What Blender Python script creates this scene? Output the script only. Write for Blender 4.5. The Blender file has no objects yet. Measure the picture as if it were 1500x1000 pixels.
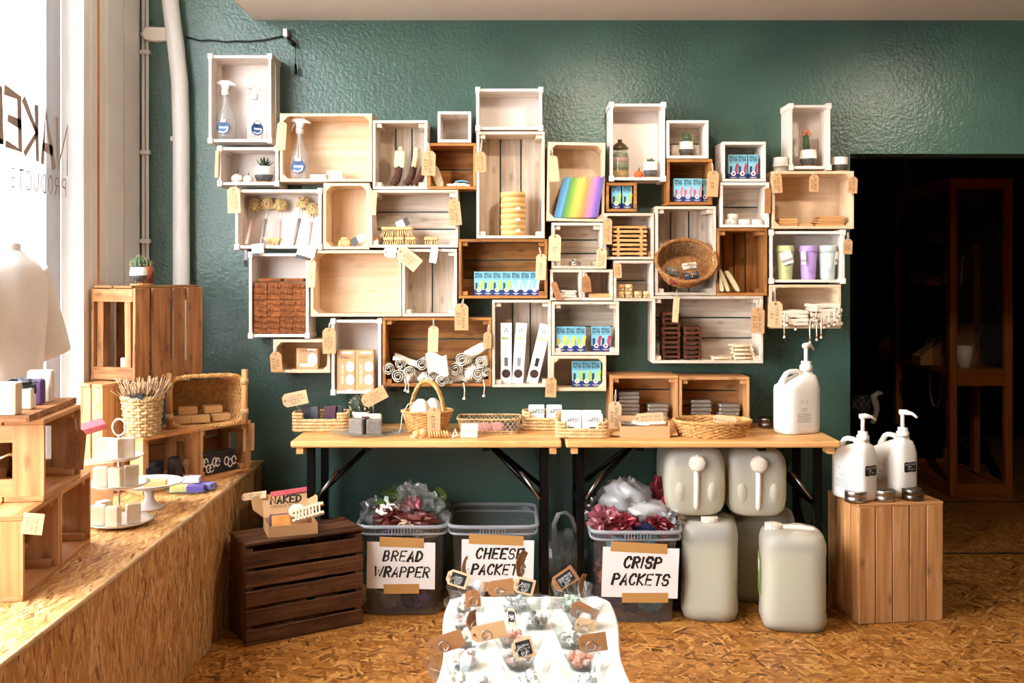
import bpy, math, random
from mathutils import Matrix, Vector
random.seed(7)
scn = bpy.context.scene
COL = scn.collection
# ---------------------------------------------------------------- camera, world, light, exposure
F = 1458.33; HZ = 405.0; CAMZ = 1.39; WALL = 4.5
cam_d = bpy.data.cameras.new('camera'); cam = bpy.data.objects.new('camera', cam_d); COL.objects.link(cam)
cam_d.lens = 35; cam_d.sensor_width = 36; cam_d.shift_y = -95/1500.0; cam_d.clip_start = .05
cam.location = (0, 0, CAMZ); cam.rotation_euler = (math.pi/2, 0, 0)
scn.camera = cam
world = bpy.data.worlds.new('overcast_sky'); scn.world = world; world.use_nodes = True
bg = world.node_tree.nodes['Background']; bg.inputs[0].default_value = (.93, .96, 1, 1); bg.inputs[1].default_value = 27.0
def lamp(name, kind, loc, energy, color, rot=(0, 0, 0), **kw):
    d = bpy.data.lights.new(name, kind); d.energy = energy; d.color = color
    for k, v in kw.items(): setattr(d, k, v)
    o = bpy.data.objects.new(name, d); COL.objects.link(o); o.location = loc; o.rotation_euler = rot
    return o
# the two ceiling lamps whose glare and crate shadows show on the teal wall; both hang above the frame
SPOTS = [(.46, 3.42), (2.02, 3.42)]
SPOT_W = [56, 52]
for (sx, sy), sw in zip(SPOTS, SPOT_W):
    lamp('ceiling_spot_offscreen', 'SPOT', (sx, sy, 2.455), sw, (1, .86, .70), rot=(math.radians(12), 0, 0), spot_size=math.radians(165), spot_blend=.55, shadow_soft_size=.035)
vs = scn.view_settings; vs.view_transform = 'Standard'; vs.look = 'None'; vs.gamma = 1; vs.exposure = -.35; vs.use_curve_mapping = False
# ---------------------------------------------------------------- helpers
def X(px, d): return (px-750.0)*d/F
def Z(py, d): return CAMZ-(py-HZ)*d/F
def P(px, py, d): return Vector((X(px, d), d, Z(py, d)))
def lin(h):
    h = h.lstrip('#'); r = []
    for i in (0, 2, 4):
        c = int(h[i:i+2], 16)/255.0
        r.append(c/12.92 if c <= .04045 else ((c+.055)/1.055)**2.4)
    return (*r, 1)
def RX(a): return Matrix.Rotation(math.radians(a), 4, 'X')
def RY(a): return Matrix.Rotation(math.radians(a), 4, 'Y')
def RZ(a): return Matrix.Rotation(math.radians(a), 4, 'Z')
def T(x, y=0, z=0): return Matrix.Translation((x, y, z)) if not isinstance(x, Vector) else Matrix.Translation(x)
def S(x, y=None, z=None):
    y = x if y is None else y; z = x if z is None else z
    return Matrix.Diagonal((x, y, z, 1))
I4 = Matrix.Identity(4)
class MB:
    def __init__(s): s.v = []; s.f = []; s.m = []; s.uv = []; s.sm = []
    def add(s, vs, fs, m=0, uvs=None, M=None, smooth=False):
        o = len(s.v)
        for p in vs: s.v.append(tuple(M @ Vector(p)) if M is not None else tuple(p))
        for i, f in enumerate(fs):
            s.f.append([o+k for k in f]); s.m.append(m); s.sm.append(smooth)
            s.uv.append(uvs[i] if uvs else [(vs[k][0]+vs[k][1]*.37, vs[k][2]+vs[k][1]*.61) for k in f])
        return s
    def box(s, c, d, m=0, M=None, taper=0):
        hx, hy, hz = d[0]/2, d[1]/2, d[2]/2
        vs = [(c[0]+a*hx, c[1]+b*hy, c[2]+e*hz) for a in (-1, 1) for b in (-1, 1) for e in (-1, 1)]
        fs = [(0, 1, 3, 2), (4, 6, 7, 5), (0, 4, 5, 1), (2, 3, 7, 6), (0, 2, 6, 4), (1, 5, 7, 3)]
        ax = max(range(3), key=lambda i: d[i]); oth = [i for i in range(3) if i != ax]
        ou, ov = random.random()*7, random.random()*7
        uvs = []
        for f in fs:
            n = [i for i in range(3) if len({round(vs[k][i], 6) for k in f}) == 1]
            n = n[0] if n else oth[0]
            if n == ax: a, b = oth
            else: a, b = ax, [i for i in oth if i != n][0] if [i for i in oth if i != n] else oth[0]
            uvs.append([(vs[k][a]+ou, vs[k][b]+ov+n*.31) for k in f])
        return s.add(vs, fs, m, uvs, M)
    def lathe(s, prof, seg=24, m=0, M=None, smooth=True, sx=1, sy=1, rib=None):
        vs = []; n = len(prof)
        for i in range(seg):
            a = 2*math.pi*i/seg; k = rib(a) if rib else 1
            for r, z in prof: vs.append((r*k*math.cos(a)*sx, r*k*math.sin(a)*sy, z))
        fs = []; uvs = []
        L = [0]
        for j in range(1, n): L.append(L[-1]+math.hypot(prof[j][0]-prof[j-1][0], prof[j][1]-prof[j-1][1]))
        rm = max(p[0] for p in prof)
        for i in range(seg):
            i2 = (i+1) % seg
            for j in range(n-1):
                fs.append((i*n+j, i2*n+j, i2*n+j+1, i*n+j+1))
                u0, u1 = 2*math.pi*rm*i/seg, 2*math.pi*rm*(i+1)/seg
                uvs.append([(u0, L[j]), (u1, L[j]), (u1, L[j+1]), (u0, L[j+1])])
        return s.add(vs, fs, m, uvs, M, smooth)
    def tube(s, pts, r, seg=6, m=0, M=None, closed=False, cap=True, smooth=True):
        pts = [Vector(p) for p in pts]; n = len(pts)
        rs = r if isinstance(r, (list, tuple)) else [r]*n
        vs = []; up = Vector((0, 0, 1)); prev = None; L = 0; Ls = []
        for i, p in enumerate(pts):
            if closed: t = pts[(i+1) % n]-pts[i-1]
            else: t = pts[min(i+1, n-1)]-pts[max(i-1, 0)]
            if t.length < 1e-9: t = Vector((0, 0, 1))
            t.normalize()
            if prev is None:
                a = t.orthogonal().normalized()
            else:
                a = prev-t*prev.dot(t)
                a = a.normalized() if a.length > 1e-6 else t.orthogonal().normalized()
            prev = a; b = t.cross(a)
            if i: L += (p-pts[i-1]).length
            Ls.append(L)
            for k in range(seg):
                an = 2*math.pi*k/seg
                vs.append(p+(a*math.cos(an)+b*math.sin(an))*rs[i])
        fs = []; uvs = []
        for i in range(n if closed else n-1):
            j = (i+1) % n
            for k in range(seg):
                k2 = (k+1) % seg
                fs.append((i*seg+k, i*seg+k2, j*seg+k2, j*seg+k))
                l1 = Ls[i]+.02 if j == 0 else Ls[j]
                uvs.append([(Ls[i], k*r_(rs[i], seg)), (Ls[i], (k+1)*r_(rs[i], seg)), (l1, (k+1)*r_(rs[i], seg)), (l1, k*r_(rs[i], seg))])
        if cap and not closed:
            fs.append(tuple(range(seg-1, -1, -1))); fs.append(tuple((n-1)*seg+k for k in range(seg)))
            uvs += [[(0, 0)]*seg, [(0, 0)]*seg]
        return s.add(vs, fs, m, uvs, M, smooth)
    def prism(s, out, y0, y1, m=0, M=None, smooth=False):
        n = len(out)      # outline in x,z ; extruded along y
        vs = [(x, y0, z) for x, z in out]+[(x, y1, z) for x, z in out]
        fs = [tuple(range(n)), tuple(range(2*n-1, n-1, -1))]
        uvs = [[(x, z) for x, z in out], [(x, z) for x, z in reversed(out)]]
        for i in range(n):
            j = (i+1) % n
            fs.append((i, n+i, n+j, j)); uvs.append([(vs[k][0]+vs[k][1], vs[k][2]) for k in (i, n+i, n+j, j)])
        return s.add(vs, fs, m, uvs, M, smooth)
    def grid(s, fn, nu, nv, m=0, M=None, smooth=True, su=1., sv=1.):
        vs = [fn(i/nu, j/nv) for i in range(nu+1) for j in range(nv+1)]
        fs = []; uvs = []
        for i in range(nu):
            for j in range(nv):
                a = i*(nv+1)+j
                fs.append((a, a+nv+1, a+nv+2, a+1))
                uvs.append([(i/nu*su, j/nv*sv), ((i+1)/nu*su, j/nv*sv), ((i+1)/nu*su, (j+1)/nv*sv), (i/nu*su, (j+1)/nv*sv)])
        return s.add(vs, fs, m, uvs, M, smooth)
    def ball(s, c, r, m=0, seg=12, rings=8, M=None, sc=(1, 1, 1)):
        prof = [(max(r*math.sin(math.pi*j/rings), 1e-5), -r*math.cos(math.pi*j/rings)) for j in range(rings+1)]
        MM = T(*c) @ S(*sc)
        return s.lathe(prof, seg, m, (M @ MM) if M is not None else MM)
    def text(s, txt, h, m=0, M=None, w=.1, slant=.0, brush=0, center=True, gap=.28):
        wid = text_w(txt, gap)*h
        x0 = -wid/2 if center else 0
        rng = random.Random(txt)
        for ch in txt:
            if ch in FONT:
                for st in FONT[ch]:
                    p = [(x0+(a*.1+slant*b*.1)*h, b*.1*h) for a, b in st]
                    s.stroke(p, w*h*(1+(rng.random()-.5)*brush), m, M, brush)
            x0 += (chw(ch)+gap)*h
        return s
    def stroke(s, p, w, m=0, M=None, brush=0):
        n = len(p)
        if n < 2: return
        vs = []
        for i, (x, z) in enumerate(p):
            a = p[max(i-1, 0)]; b = p[min(i+1, n-1)]
            dx, dz = b[0]-a[0], b[1]-a[1]; l = math.hypot(dx, dz) or 1
            k = w/2*(1-brush*.45*(i/(n-1)))
            e = (-1 if i == 0 else 1 if i == n-1 else 0)*w*.35
            vs += [(x-dz/l*k+dx/l*e, 0, z+dx/l*k+dz/l*e), (x+dz/l*k+dx/l*e, 0, z-dx/l*k+dz/l*e)]
        s.add(vs, [(2*i, 2*i+1, 2*i+3, 2*i+2) for i in range(n-1)], m, None, M)
    def obj(s, name, mats, parent=None, bevel=0, seg=1, sub=0, solid=0):
        me = bpy.data.meshes.new(name); me.from_pydata(s.v, [], s.f); 
        mats = mats if isinstance(mats, (list, tuple)) else [mats]
        for m in mats: me.materials.append(m)
        me.polygons.foreach_set('material_index', s.m); me.polygons.foreach_set('use_smooth', s.sm)
        ul = me.uv_layers.new(name='UVMap'); fl = []
        for u in s.uv:
            for a in u: fl += [a[0], a[1]]
        ul.data.foreach_set('uv', fl); me.update()
        o = bpy.data.objects.new(name, me); COL.objects.link(o)
        if parent is not None: o.parent = parent
        if solid: k = o.modifiers.new('solid', 'SOLIDIFY'); k.thickness = solid; k.offset = 0
        if bevel: k = o.modifiers.new('bevel', 'BEVEL'); k.width = bevel; k.segments = seg; k.limit_method = 'ANGLE'
        if sub: k = o.modifiers.new('sub', 'SUBSURF'); k.levels = sub; k.render_levels = sub
        return o
def r_(r, seg): return 2*math.pi*r/seg
def chw(ch): return {'I': .12, '1': .25, '.': .08, ' ': .28, 'M': .8, 'W': .85, "'": .05, ':': .08, 'L': .45, 'J': .45}.get(ch, .55)
def text_w(t, gap=.28): return sum(chw(c)+gap for c in t)-gap if t else 0
_F = {'A': "00 3a 50|13 43", 'B': "00 0a 3a 48 46 35 05|35 53 41 30 00", 'C': "58 4a 2a 07 03 20 40 52", 'D': "00 0a 2a 57 53 20 00", 'E': "5a 0a 00 50|05 45",
 'F': "5a 0a 00|05 45", 'G': "58 4a 2a 07 03 20 40 53 55 35", 'H': "0a 00|5a 50|05 55", 'I': "0a 00", 'J': "4a 42 30 10 02", 'K': "0a 00|5a 05 50", 'L': "0a 00 40",
 'M': "00 0a 44 8a 80", 'N': "00 0a 50 5a", 'O': "2a 07 03 20 30 53 57 3a 2a", 'P': "00 0a 3a 58 56 35 05", 'Q': "2a 07 03 20 30 53 57 3a 2a|33 60", 'R': "00 0a 3a 58 56 35 05|25 50",
 'S': "58 4a 1a 08 06 15 45 53 52 40 10 02", 'T': "0a 5a|3a 30", 'U': "0a 03 20 30 53 5a", 'V': "0a 30 5a", 'W': "0a 20 47 60 8a", 'X': "0a 50|5a 00", 'Y': "0a 35 5a|35 30", 'Z': "0a 5a 00 50",
 '0': "2a 07 03 20 30 53 57 3a 2a", '1': "08 2a 20", '2': "08 2a 4a 57 00 50", '3': "0a 5a 26 45 53 40 10 02", '4': "40 4a 03 53", '5': "5a 0a 06 36 54 52 30 00", '6': "4a 16 03 20 40 53 45 25 04",
 '7': "0a 5a 20", '8': "25 07 2a 3a 57 35 25 03 20 30 53 35", '9': "50 57 4a 2a 07 15 45 57", '.': "00 01", '\xa3': "59 3a 28 20 00 50|05 45", '-': "05 45", '&': "50 18 3a 48 03 10 30 54", "'": "0a 08", ':': "02 03|06 07"}
FONT = {k: [[(int(a[0], 16), int(a[1], 16)) for a in st.split()] for st in v.split('|')] for k, v in _F.items()}
def setp(o, label=None, cat=None, group=None, kind=None):
    if label: o['label'] = label
    if cat: o['category'] = cat
    if group: o['group'] = group
    if kind: o['kind'] = kind
    return o
def thing(name, label, cat, loc=(0, 0, 0), rot=None, group=None, M=None):
    o = bpy.data.objects.new(name, None); COL.objects.link(o); o.empty_display_size = .05
    if M is not None: o.matrix_world = M
    else:
        o.location = loc
        if rot: o.rotation_euler = [math.radians(a) for a in rot]
    return setp(o, label, cat, group)
def solo(name, mb, mats, label, cat, loc=(0, 0, 0), rot=None, group=None, M=None, **kw):
    o = mb.obj(name, mats, **kw)
    if M is not None: o.matrix_world = M
    else:
        o.location = loc
        if rot: o.rotation_euler = [math.radians(a) for a in rot]
    return setp(o, label, cat, group)
def dup(o, loc=None, rot=None, label=None, parent=None, group=None):
    c = o.copy(); COL.objects.link(c); c.parent = parent
    if loc is not None: c.location = loc
    if rot is not None: c.rotation_euler = [math.radians(a) for a in rot]
    if label: c['label'] = label
    if group: c['group'] = group
    for ch in o.children: dup(ch, parent=c)
    return c
# ---------------------------------------------------------------- materials
def newmat(name):
    m = bpy.data.materials.new(name); m.use_nodes = True; nt = m.node_tree
    return m, nt, nt.nodes, nt.links, nt.nodes['Principled BSDF']
def pm(name, c, rough=.6, metal=0, bump=0, bscale=200, var=0, vscale=8, spec=.5, trans=0):
    m, nt, N, L, b = newmat(name); c = lin(c) if isinstance(c, str) else c
    b.inputs['Base Color'].default_value = c; b.inputs['Roughness'].default_value = rough; b.inputs['Metallic'].default_value = metal
    b.inputs['Specular IOR Level'].default_value = spec
    tc = N.new('ShaderNodeTexCoord')
    if var:
        n = N.new('ShaderNodeTexNoise'); n.inputs['Scale'].default_value = vscale; n.inputs['Detail'].default_value = 5
        L.new(tc.outputs['Object'], n.inputs['Vector'])
        r = N.new('ShaderNodeValToRGB'); r.color_ramp.elements[0].position = .3; r.color_ramp.elements[1].position = .7
        r.color_ramp.elements[0].color = [x*(1-var) for x in c[:3]]+[1]; r.color_ramp.elements[1].color = [min(1, x*(1+var*.6)) for x in c[:3]]+[1]
        L.new(n.outputs['Fac'], r.inputs['Fac']); L.new(r.outputs['Color'], b.inputs['Base Color'])
    if bump:
        n2 = N.new('ShaderNodeTexNoise'); n2.inputs['Scale'].default_value = bscale; n2.inputs['Detail'].default_value = 3
        L.new(tc.outputs['Object'], n2.inputs['Vector'])
        bp = N.new('ShaderNodeBump'); bp.inputs['Strength'].default_value = bump; bp.inputs['Distance'].default_value = .004
        L.new(n2.outputs['Fac'], bp.inputs['Height']); L.new(bp.outputs['Normal'], b.inputs['Normal'])
    return m
def clear(name, tint, opac=.12, rough=.08, gloss=1.0, body=None):
    # thin-walled clear material: transparent + a share of body colour + fresnel gloss
    m, nt, N, L, b = newmat(name); N.remove(b); out = N['Material Output']
    tr = N.new('ShaderNodeBsdfTransparent'); tr.inputs[0].default_value = lin(tint)
    df = N.new('ShaderNodeBsdfDiffuse'); df.inputs[0].default_value = lin(body or tint)
    tl = N.new('ShaderNodeBsdfTranslucent'); tl.inputs[0].default_value = lin(body or tint)
    md = N.new('ShaderNodeMixShader'); md.inputs[0].default_value = .4; L.new(df.outputs[0], md.inputs[1]); L.new(tl.outputs[0], md.inputs[2])
    m1 = N.new('ShaderNodeMixShader'); m1.inputs[0].default_value = opac; L.new(tr.outputs[0], m1.inputs[1]); L.new(md.outputs[0], m1.inputs[2])
    gl = N.new('ShaderNodeBsdfGlossy'); gl.inputs['Roughness'].default_value = rough
    fr = N.new('ShaderNodeLayerWeight'); pw = N.new('ShaderNodeMath'); pw.operation = 'POWER'; pw.inputs[1].default_value = 4; L.new(fr.outputs['Facing'], pw.inputs[0])
    mu = N.new('ShaderNodeMath'); mu.operation = 'MULTIPLY_ADD'; mu.inputs[1].default_value = .55*gloss; mu.inputs[2].default_value = .045*gloss; L.new(pw.outputs[0], mu.inputs[0])
    m2 = N.new('ShaderNodeMixShader'); L.new(mu.outputs[0], m2.inputs[0]); L.new(m1.outputs[0], m2.inputs[1]); L.new(gl.outputs[0], m2.inputs[2])
    L.new(m2.outputs[0], out.inputs['Surface']); return m
def wood(name, lo, mid, hi, rough=.6, knots=.5, sc=1.0, stain=0., var=.25, bump=.25):
    m, nt, N, L, b = newmat(name); b.inputs['Roughness'].default_value = rough; b.inputs['Specular IOR Level'].default_value = .3
    uv = N.new('ShaderNodeUVMap'); oi = N.new('ShaderNodeObjectInfo')
    ad = N.new('ShaderNodeVectorMath'); ad.operation = 'ADD'; sr = N.new('ShaderNodeVectorMath'); sr.operation = 'SCALE'
    cb = N.new('ShaderNodeCombineXYZ'); L.new(oi.outputs['Random'], cb.inputs[0]); L.new(oi.outputs['Random'], cb.inputs[1])
    L.new(cb.outputs[0], sr.inputs[0]); sr.inputs['Scale'].default_value = 13
    L.new(uv.outputs[0], ad.inputs[0]); L.new(sr.outputs[0], ad.inputs[1])
    mp = N.new('ShaderNodeMapping'); mp.inputs['Scale'].default_value = (3*sc, 42*sc, 1); L.new(ad.outputs[0], mp.inputs[0])
    n = N.new('ShaderNodeTexNoise'); n.inputs['Scale'].default_value = 1; n.inputs['Detail'].default_value = 6; n.inputs['Distortion'].default_value = .8
    L.new(mp.outputs[0], n.inputs['Vector'])
    r = N.new('ShaderNodeValToRGB'); e = r.color_ramp.elements
    e[0].position = .28; e[0].color = lin(lo); e[1].position = .72; e[1].color = lin(hi); k = e.new(.5); k.color = lin(mid)
    L.new(n.outputs['Fac'], r.inputs['Fac'])
    # knots
    mp2 = N.new('ShaderNodeMapping'); mp2.inputs['Scale'].default_value = (5*sc, 11*sc, 1); L.new(ad.outputs[0], mp2.inputs[0])
    vo = N.new('ShaderNodeTexVoronoi'); vo.inputs['Scale'].default_value = 1; vo.voronoi_dimensions = '2D'; L.new(mp2.outputs[0], vo.inputs['Vector'])
    kr = N.new('ShaderNodeValToRGB'); kr.color_ramp.elements[0].position = .03; kr.color_ramp.elements[0].color = (1, 1, 1, 1)
    kr.color_ramp.elements[1].position = .13; kr.color_ramp.elements[1].color = (0, 0, 0, 1); L.new(vo.outputs['Distance'], kr.inputs['Fac'])
    mk = N.new('ShaderNodeMix'); mk.data_type = 'RGBA'; mm = N.new('ShaderNodeMath'); mm.operation = 'MULTIPLY'; mm.inputs[1].default_value = knots
    L.new(kr.outputs[0], mm.inputs[0]); L.new(mm.outputs[0], mk.inputs[0]); L.new(r.outputs[0], mk.inputs[6]); mk.inputs[7].default_value = [x*.35 for x in lin(lo)[:3]]+[1]
    # board to board value variation
    hs = N.new('ShaderNodeHueSaturation'); mr = N.new('ShaderNodeMapRange'); mr.inputs[3].default_value = 1-var; mr.inputs[4].default_value = 1+var*.45
    L.new(oi.outputs['Random'], mr.inputs[0]); L.new(mr.outputs[0], hs.inputs['Value']); L.new(mk.outputs[2], hs.inputs['Color'])
    last = hs.outputs[0]
    if stain:
        ns = N.new('ShaderNodeTexNoise'); ns.inputs['Scale'].default_value = 9; ns.inputs['Detail'].default_value = 4; L.new(ad.outputs[0], ns.inputs['Vector'])
        sr2 = N.new('ShaderNodeValToRGB'); sr2.color_ramp.elements[0].position = .45; sr2.color_ramp.elements[0].color = (1, 1, 1, 1); sr2.color_ramp.elements[1].position = .75; sr2.color_ramp.elements[1].color = (1-stain,)*3+(1,)
        L.new(ns.outputs['Fac'], sr2.inputs['Fac'])
        mx = N.new('ShaderNodeMix'); mx.data_type = 'RGBA'; mx.blend_type = 'MULTIPLY'; mx.inputs[0].default_value = 1
        L.new(last, mx.inputs[6]); L.new(sr2.outputs[0], mx.inputs[7]); last = mx.outputs[2]
    L.new(last, b.inputs['Base Color'])
    bp = N.new('ShaderNodeBump'); bp.inputs['Strength'].default_value = bump; bp.inputs['Distance'].default_value = .002
    L.new(n.outputs['Fac'], bp.inputs['Height']); L.new(bp.outputs['Normal'], b.inputs['Normal'])
    return m
def osb(name, cols, sc=1.0, rough=.5, rots=(.2, 1.3, -.8), stretch=4.5):
    m, nt, N, L, b = newmat(name); b.inputs['Roughness'].default_value = rough; b.inputs['Specular IOR Level'].default_value = .35
    uv = N.new('ShaderNodeUVMap'); prev = None; pg = None
    nz = N.new('ShaderNodeTexNoise'); nz.inputs['Scale'].default_value = 22*sc; nz.inputs['Detail'].default_value = 3; L.new(uv.outputs[0], nz.inputs['Vector'])
    sc_ = N.new('ShaderNodeVectorMath'); sc_.operation = 'SCALE'; sc_.inputs['Scale'].default_value = .03/sc; L.new(nz.outputs['Color'], sc_.inputs[0])
    dv = N.new('ShaderNodeVectorMath'); dv.operation = 'ADD'; L.new(uv.outputs[0], dv.inputs[0]); L.new(sc_.outputs[0], dv.inputs[1])
    for i, a in enumerate(rots):
        vr = N.new('ShaderNodeVectorRotate'); vr.rotation_type = 'Z_AXIS'; vr.inputs['Angle'].default_value = a; L.new(dv.outputs[0], vr.inputs['Vector'])
        mp = N.new('ShaderNodeMapping'); mp.inputs['Location'].default_value = (i*3.7, i*5.1, 0); mp.inputs['Scale'].default_value = (13*sc, 13*sc*stretch, 1); L.new(vr.outputs[0], mp.inputs[0])
        vo = N.new('ShaderNodeTexVoronoi'); vo.voronoi_dimensions = '2D'; vo.inputs['Scale'].default_value = 1; L.new(mp.outputs[0], vo.inputs['Vector'])
        sp = N.new('ShaderNodeSeparateColor'); L.new(vo.outputs['Color'], sp.inputs[0])
        if prev is None: prev, pg = sp.outputs[0], sp.outputs[1]
        else:
            gt = N.new('ShaderNodeMath'); gt.operation = 'GREATER_THAN'; L.new(sp.outputs[1], gt.inputs[0]); L.new(pg, gt.inputs[1])
            mx = N.new('ShaderNodeMix'); L.new(gt.outputs[0], mx.inputs[0]); L.new(prev, mx.inputs[2]); L.new(sp.outputs[0], mx.inputs[3])
            mg = N.new('ShaderNodeMath'); mg.operation = 'MAXIMUM'; L.new(sp.outputs[1], mg.inputs[0]); L.new(pg, mg.inputs[1])
            prev, pg = mx.outputs[0], mg.outputs[0]
    gn = N.new('ShaderNodeTexNoise'); gn.inputs['Scale'].default_value = 160*sc; gn.inputs['Detail'].default_value = 3; L.new(uv.outputs[0], gn.inputs['Vector'])
    ad = N.new('ShaderNodeMath'); ad.operation = 'MULTIPLY_ADD'; ad.inputs[1].default_value = .45; L.new(gn.outputs['Fac'], ad.inputs[0]); 
    sb = N.new('ShaderNodeMath'); sb.operation = 'SUBTRACT'; sb.inputs[1].default_value = .22; L.new(prev, sb.inputs[0]); L.new(sb.outputs[0], ad.inputs[2])
    r = N.new('ShaderNodeValToRGB'); e = r.color_ramp.elements
    e[0].position = .0; e[0].color = lin(cols[0]); e[1].position = 1; e[1].color = lin(cols[-1])
    for i, c in enumerate(cols[1:-1]): q = e.new((.1, .5, .8)[i] if len(cols) > 4 else (.12, .6)[i]); q.color = lin(c)
    L.new(ad.outputs[0], r.inputs['Fac']); L.new(r.outputs[0], b.inputs['Base Color'])
    bp = N.new('ShaderNodeBump'); bp.inputs['Strength'].default_value = .25; bp.inputs['Distance'].default_value = .002; L.new(ad.outputs[0], bp.inputs['Height']); L.new(bp.outputs['Normal'], b.inputs['Normal'])
    return m
def teal_wall(name):
    m, nt, N, L, b = newmat(name); tc = N.new('ShaderNodeTexCoord')
    n = N.new('ShaderNodeTexNoise'); n.inputs['Scale'].default_value = 2.2; n.inputs['Detail'].default_value = 6; L.new(tc.outputs['Object'], n.inputs['Vector'])
    r = N.new('ShaderNodeValToRGB'); e = r.color_ramp.elements; e[0].position = .3; e[0].color = lin('#3a534b'); e[1].position = .72; e[1].color = lin('#476658')
    L.new(n.outputs['Fac'], r.inputs['Fac'])
    # flaking spots near the window corner
    n3 = N.new('ShaderNodeTexNoise'); n3.inputs['Scale'].default_value = 34; n3.inputs['Detail'].default_value = 5; L.new(tc.outputs['Object'], n3.inputs['Vector'])
    r3 = N.new('ShaderNodeValToRGB'); r3.color_ramp.elements[0].position = .62; r3.color_ramp.elements[0].color = (0, 0, 0, 1); r3.color_ramp.elements[1].position = .65; r3.color_ramp.elements[1].color = (1, 1, 1, 1); L.new(n3.outputs['Fac'], r3.inputs['Fac'])
    sx = N.new('ShaderNodeSeparateXYZ'); L.new(tc.outputs['Object'], sx.inputs[0])
    mr = N.new('ShaderNodeMapRange'); mr.inputs[1].default_value = -1.36; mr.inputs[2].default_value = -1.6; mr.inputs[3].default_value = 0; mr.inputs[4].default_value = .55; L.new(sx.outputs[0], mr.inputs[0])
    mu = N.new('ShaderNodeMath'); mu.operation = 'MULTIPLY'; L.new(r3.outputs[0], mu.inputs[0]); L.new(mr.outputs[0], mu.inputs[1])
    mx = N.new('ShaderNodeMix'); mx.data_type = 'RGBA'; L.new(mu.outputs[0], mx.inputs[0]); L.new(r.outputs[0], mx.inputs[6]); mx.inputs[7].default_value = lin('#1c3431')
    L.new(mx.outputs[2], b.inputs['Base Color'])
    b.inputs['Roughness'].default_value = .29; b.inputs['Specular IOR Level'].default_value = .5
    n2 = N.new('ShaderNodeTexNoise'); n2.inputs['Scale'].default_value = 75; n2.inputs['Detail'].default_value = 4; L.new(tc.outputs['Object'], n2.inputs['Vector'])
    bp = N.new('ShaderNodeBump'); bp.inputs['Strength'].default_value = .5; bp.inputs['Distance'].default_value = .006; L.new(n2.outputs['Fac'], bp.inputs['Height'])
    bp2 = N.new('ShaderNodeBump'); bp2.inputs['Strength'].default_value = .25; bp2.inputs['Distance'].default_value = .03; L.new(n.outputs['Fac'], bp2.inputs['Height']); L.new(bp.outputs['Normal'], bp2.inputs['Normal'])
    L.new(bp2.outputs['Normal'], b.inputs['Normal']); return m
M_ = {}
M_['teal'] = teal_wall('teal_paint')
M_['ceil'] = pm('ceiling_paint', '#d9cdc0', .8, var=.04, vscale=2)
M_['white_paint'] = pm('white_gloss_paint', '#ece8e2', .4, var=.05, vscale=5)
M_['grey_paint'] = pm('grey_frame_paint', '#a9a9ac', .5)
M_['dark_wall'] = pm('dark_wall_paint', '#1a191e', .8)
M_['osb_floor'] = osb('osb_floor', ['#3f220d', '#84501f', '#9c6429', '#ad7438', '#c4904e'], 1.35, .42)
M_['osb_ledge'] = osb('osb_ledge', ['#6a4120', '#a8743c', '#be8a50', '#d0a068', '#dfba88'], 1.2, .5, rots=(.0, .3, -.35), stretch=7)
M_['floor_dark'] = osb('osb_floor_shaded', ['#120803', '#42200c', '#522a12', '#5f3418', '#6c3f20'], .7, .4, rots=(0, .15, -.12), stretch=7)  # unused darker copy of the shop floor, shade put into its colours
M_['white_wood'] = wood('white_painted_wood', '#d9cbbd', '#e9ddd2', '#f1e8df', .55, .15, var=.08, bump=.12)
M_['white_ply'] = pm('white_ply_panel', '#ece0d6', .55, var=.05, vscale=6)
M_['wash'] = wood('whitewashed_wood', '#bfa78e', '#d8c6b2', '#eadfd0', .65, .4, var=.16, stain=.2)
M_['pine'] = wood('pale_pine', '#d6b48a', '#e2c4a0', '#ecd3b4', .55, .25, sc=.7, var=.08, bump=.1)
M_['pine_o'] = wood('orange_pine', '#a9703f', '#c28a56', '#d2a070', .5, .6, sc=.8, var=.14)
M_['brown'] = wood('brown_crate_wood', '#8a5425', '#ac7036', '#c48a4c', .6, .6, var=.3, stain=.45)
M_['dark_crate'] = wood('dark_crate_wood', '#3a2012', '#5c3822', '#7a5236', .55, .5, var=.3, stain=.4)
M_['old'] = wood('weathered_orange_wood', '#7f4f2a', '#a06c40', '#b98658', .6, .6, var=.22, stain=.35)
M_['table'] = wood('varnished_table_wood', '#c98c4c', '#dba263', '#e6b47a', .32, .45, sc=.6, var=.04, bump=.08)
M_['cab'] = wood('cabinet_wood', '#8a4a1c', '#a05a26', '#b06a30', .35, 0, sc=.6, var=.06, bump=.05)
M_['blackmetal'] = pm('black_steel', '#0d0d0f', .35, .6)
M_['steel'] = pm('brushed_steel', '#b8b4ae', .3, 1)
M_['glass'] = clear('clear_glass', '#ffffff', .02, .02, .9)
M_['kraft'] = pm('kraft_card', '#c79a6b', .8, var=.06, vscale=40)
M_['kraft_l'] = pm('light_kraft_card', '#dcb78c', .8, var=.05, vscale=40)
M_['kraft_d'] = pm('brown_kraft_card', '#a06a3c', .75, var=.06, vscale=40)
M_['ink'] = pm('black_ink', '#16130f', .6)
M_['white'] = pm('white_card', '#f2efea', .6)
M_['plastic_w'] = pm('white_plastic', '#f0e9e0', .35)
M_['string'] = pm('cotton_string', '#e6dac6', .9)
M_['jute'] = pm('jute_string', '#b48d5c', .9)
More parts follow.
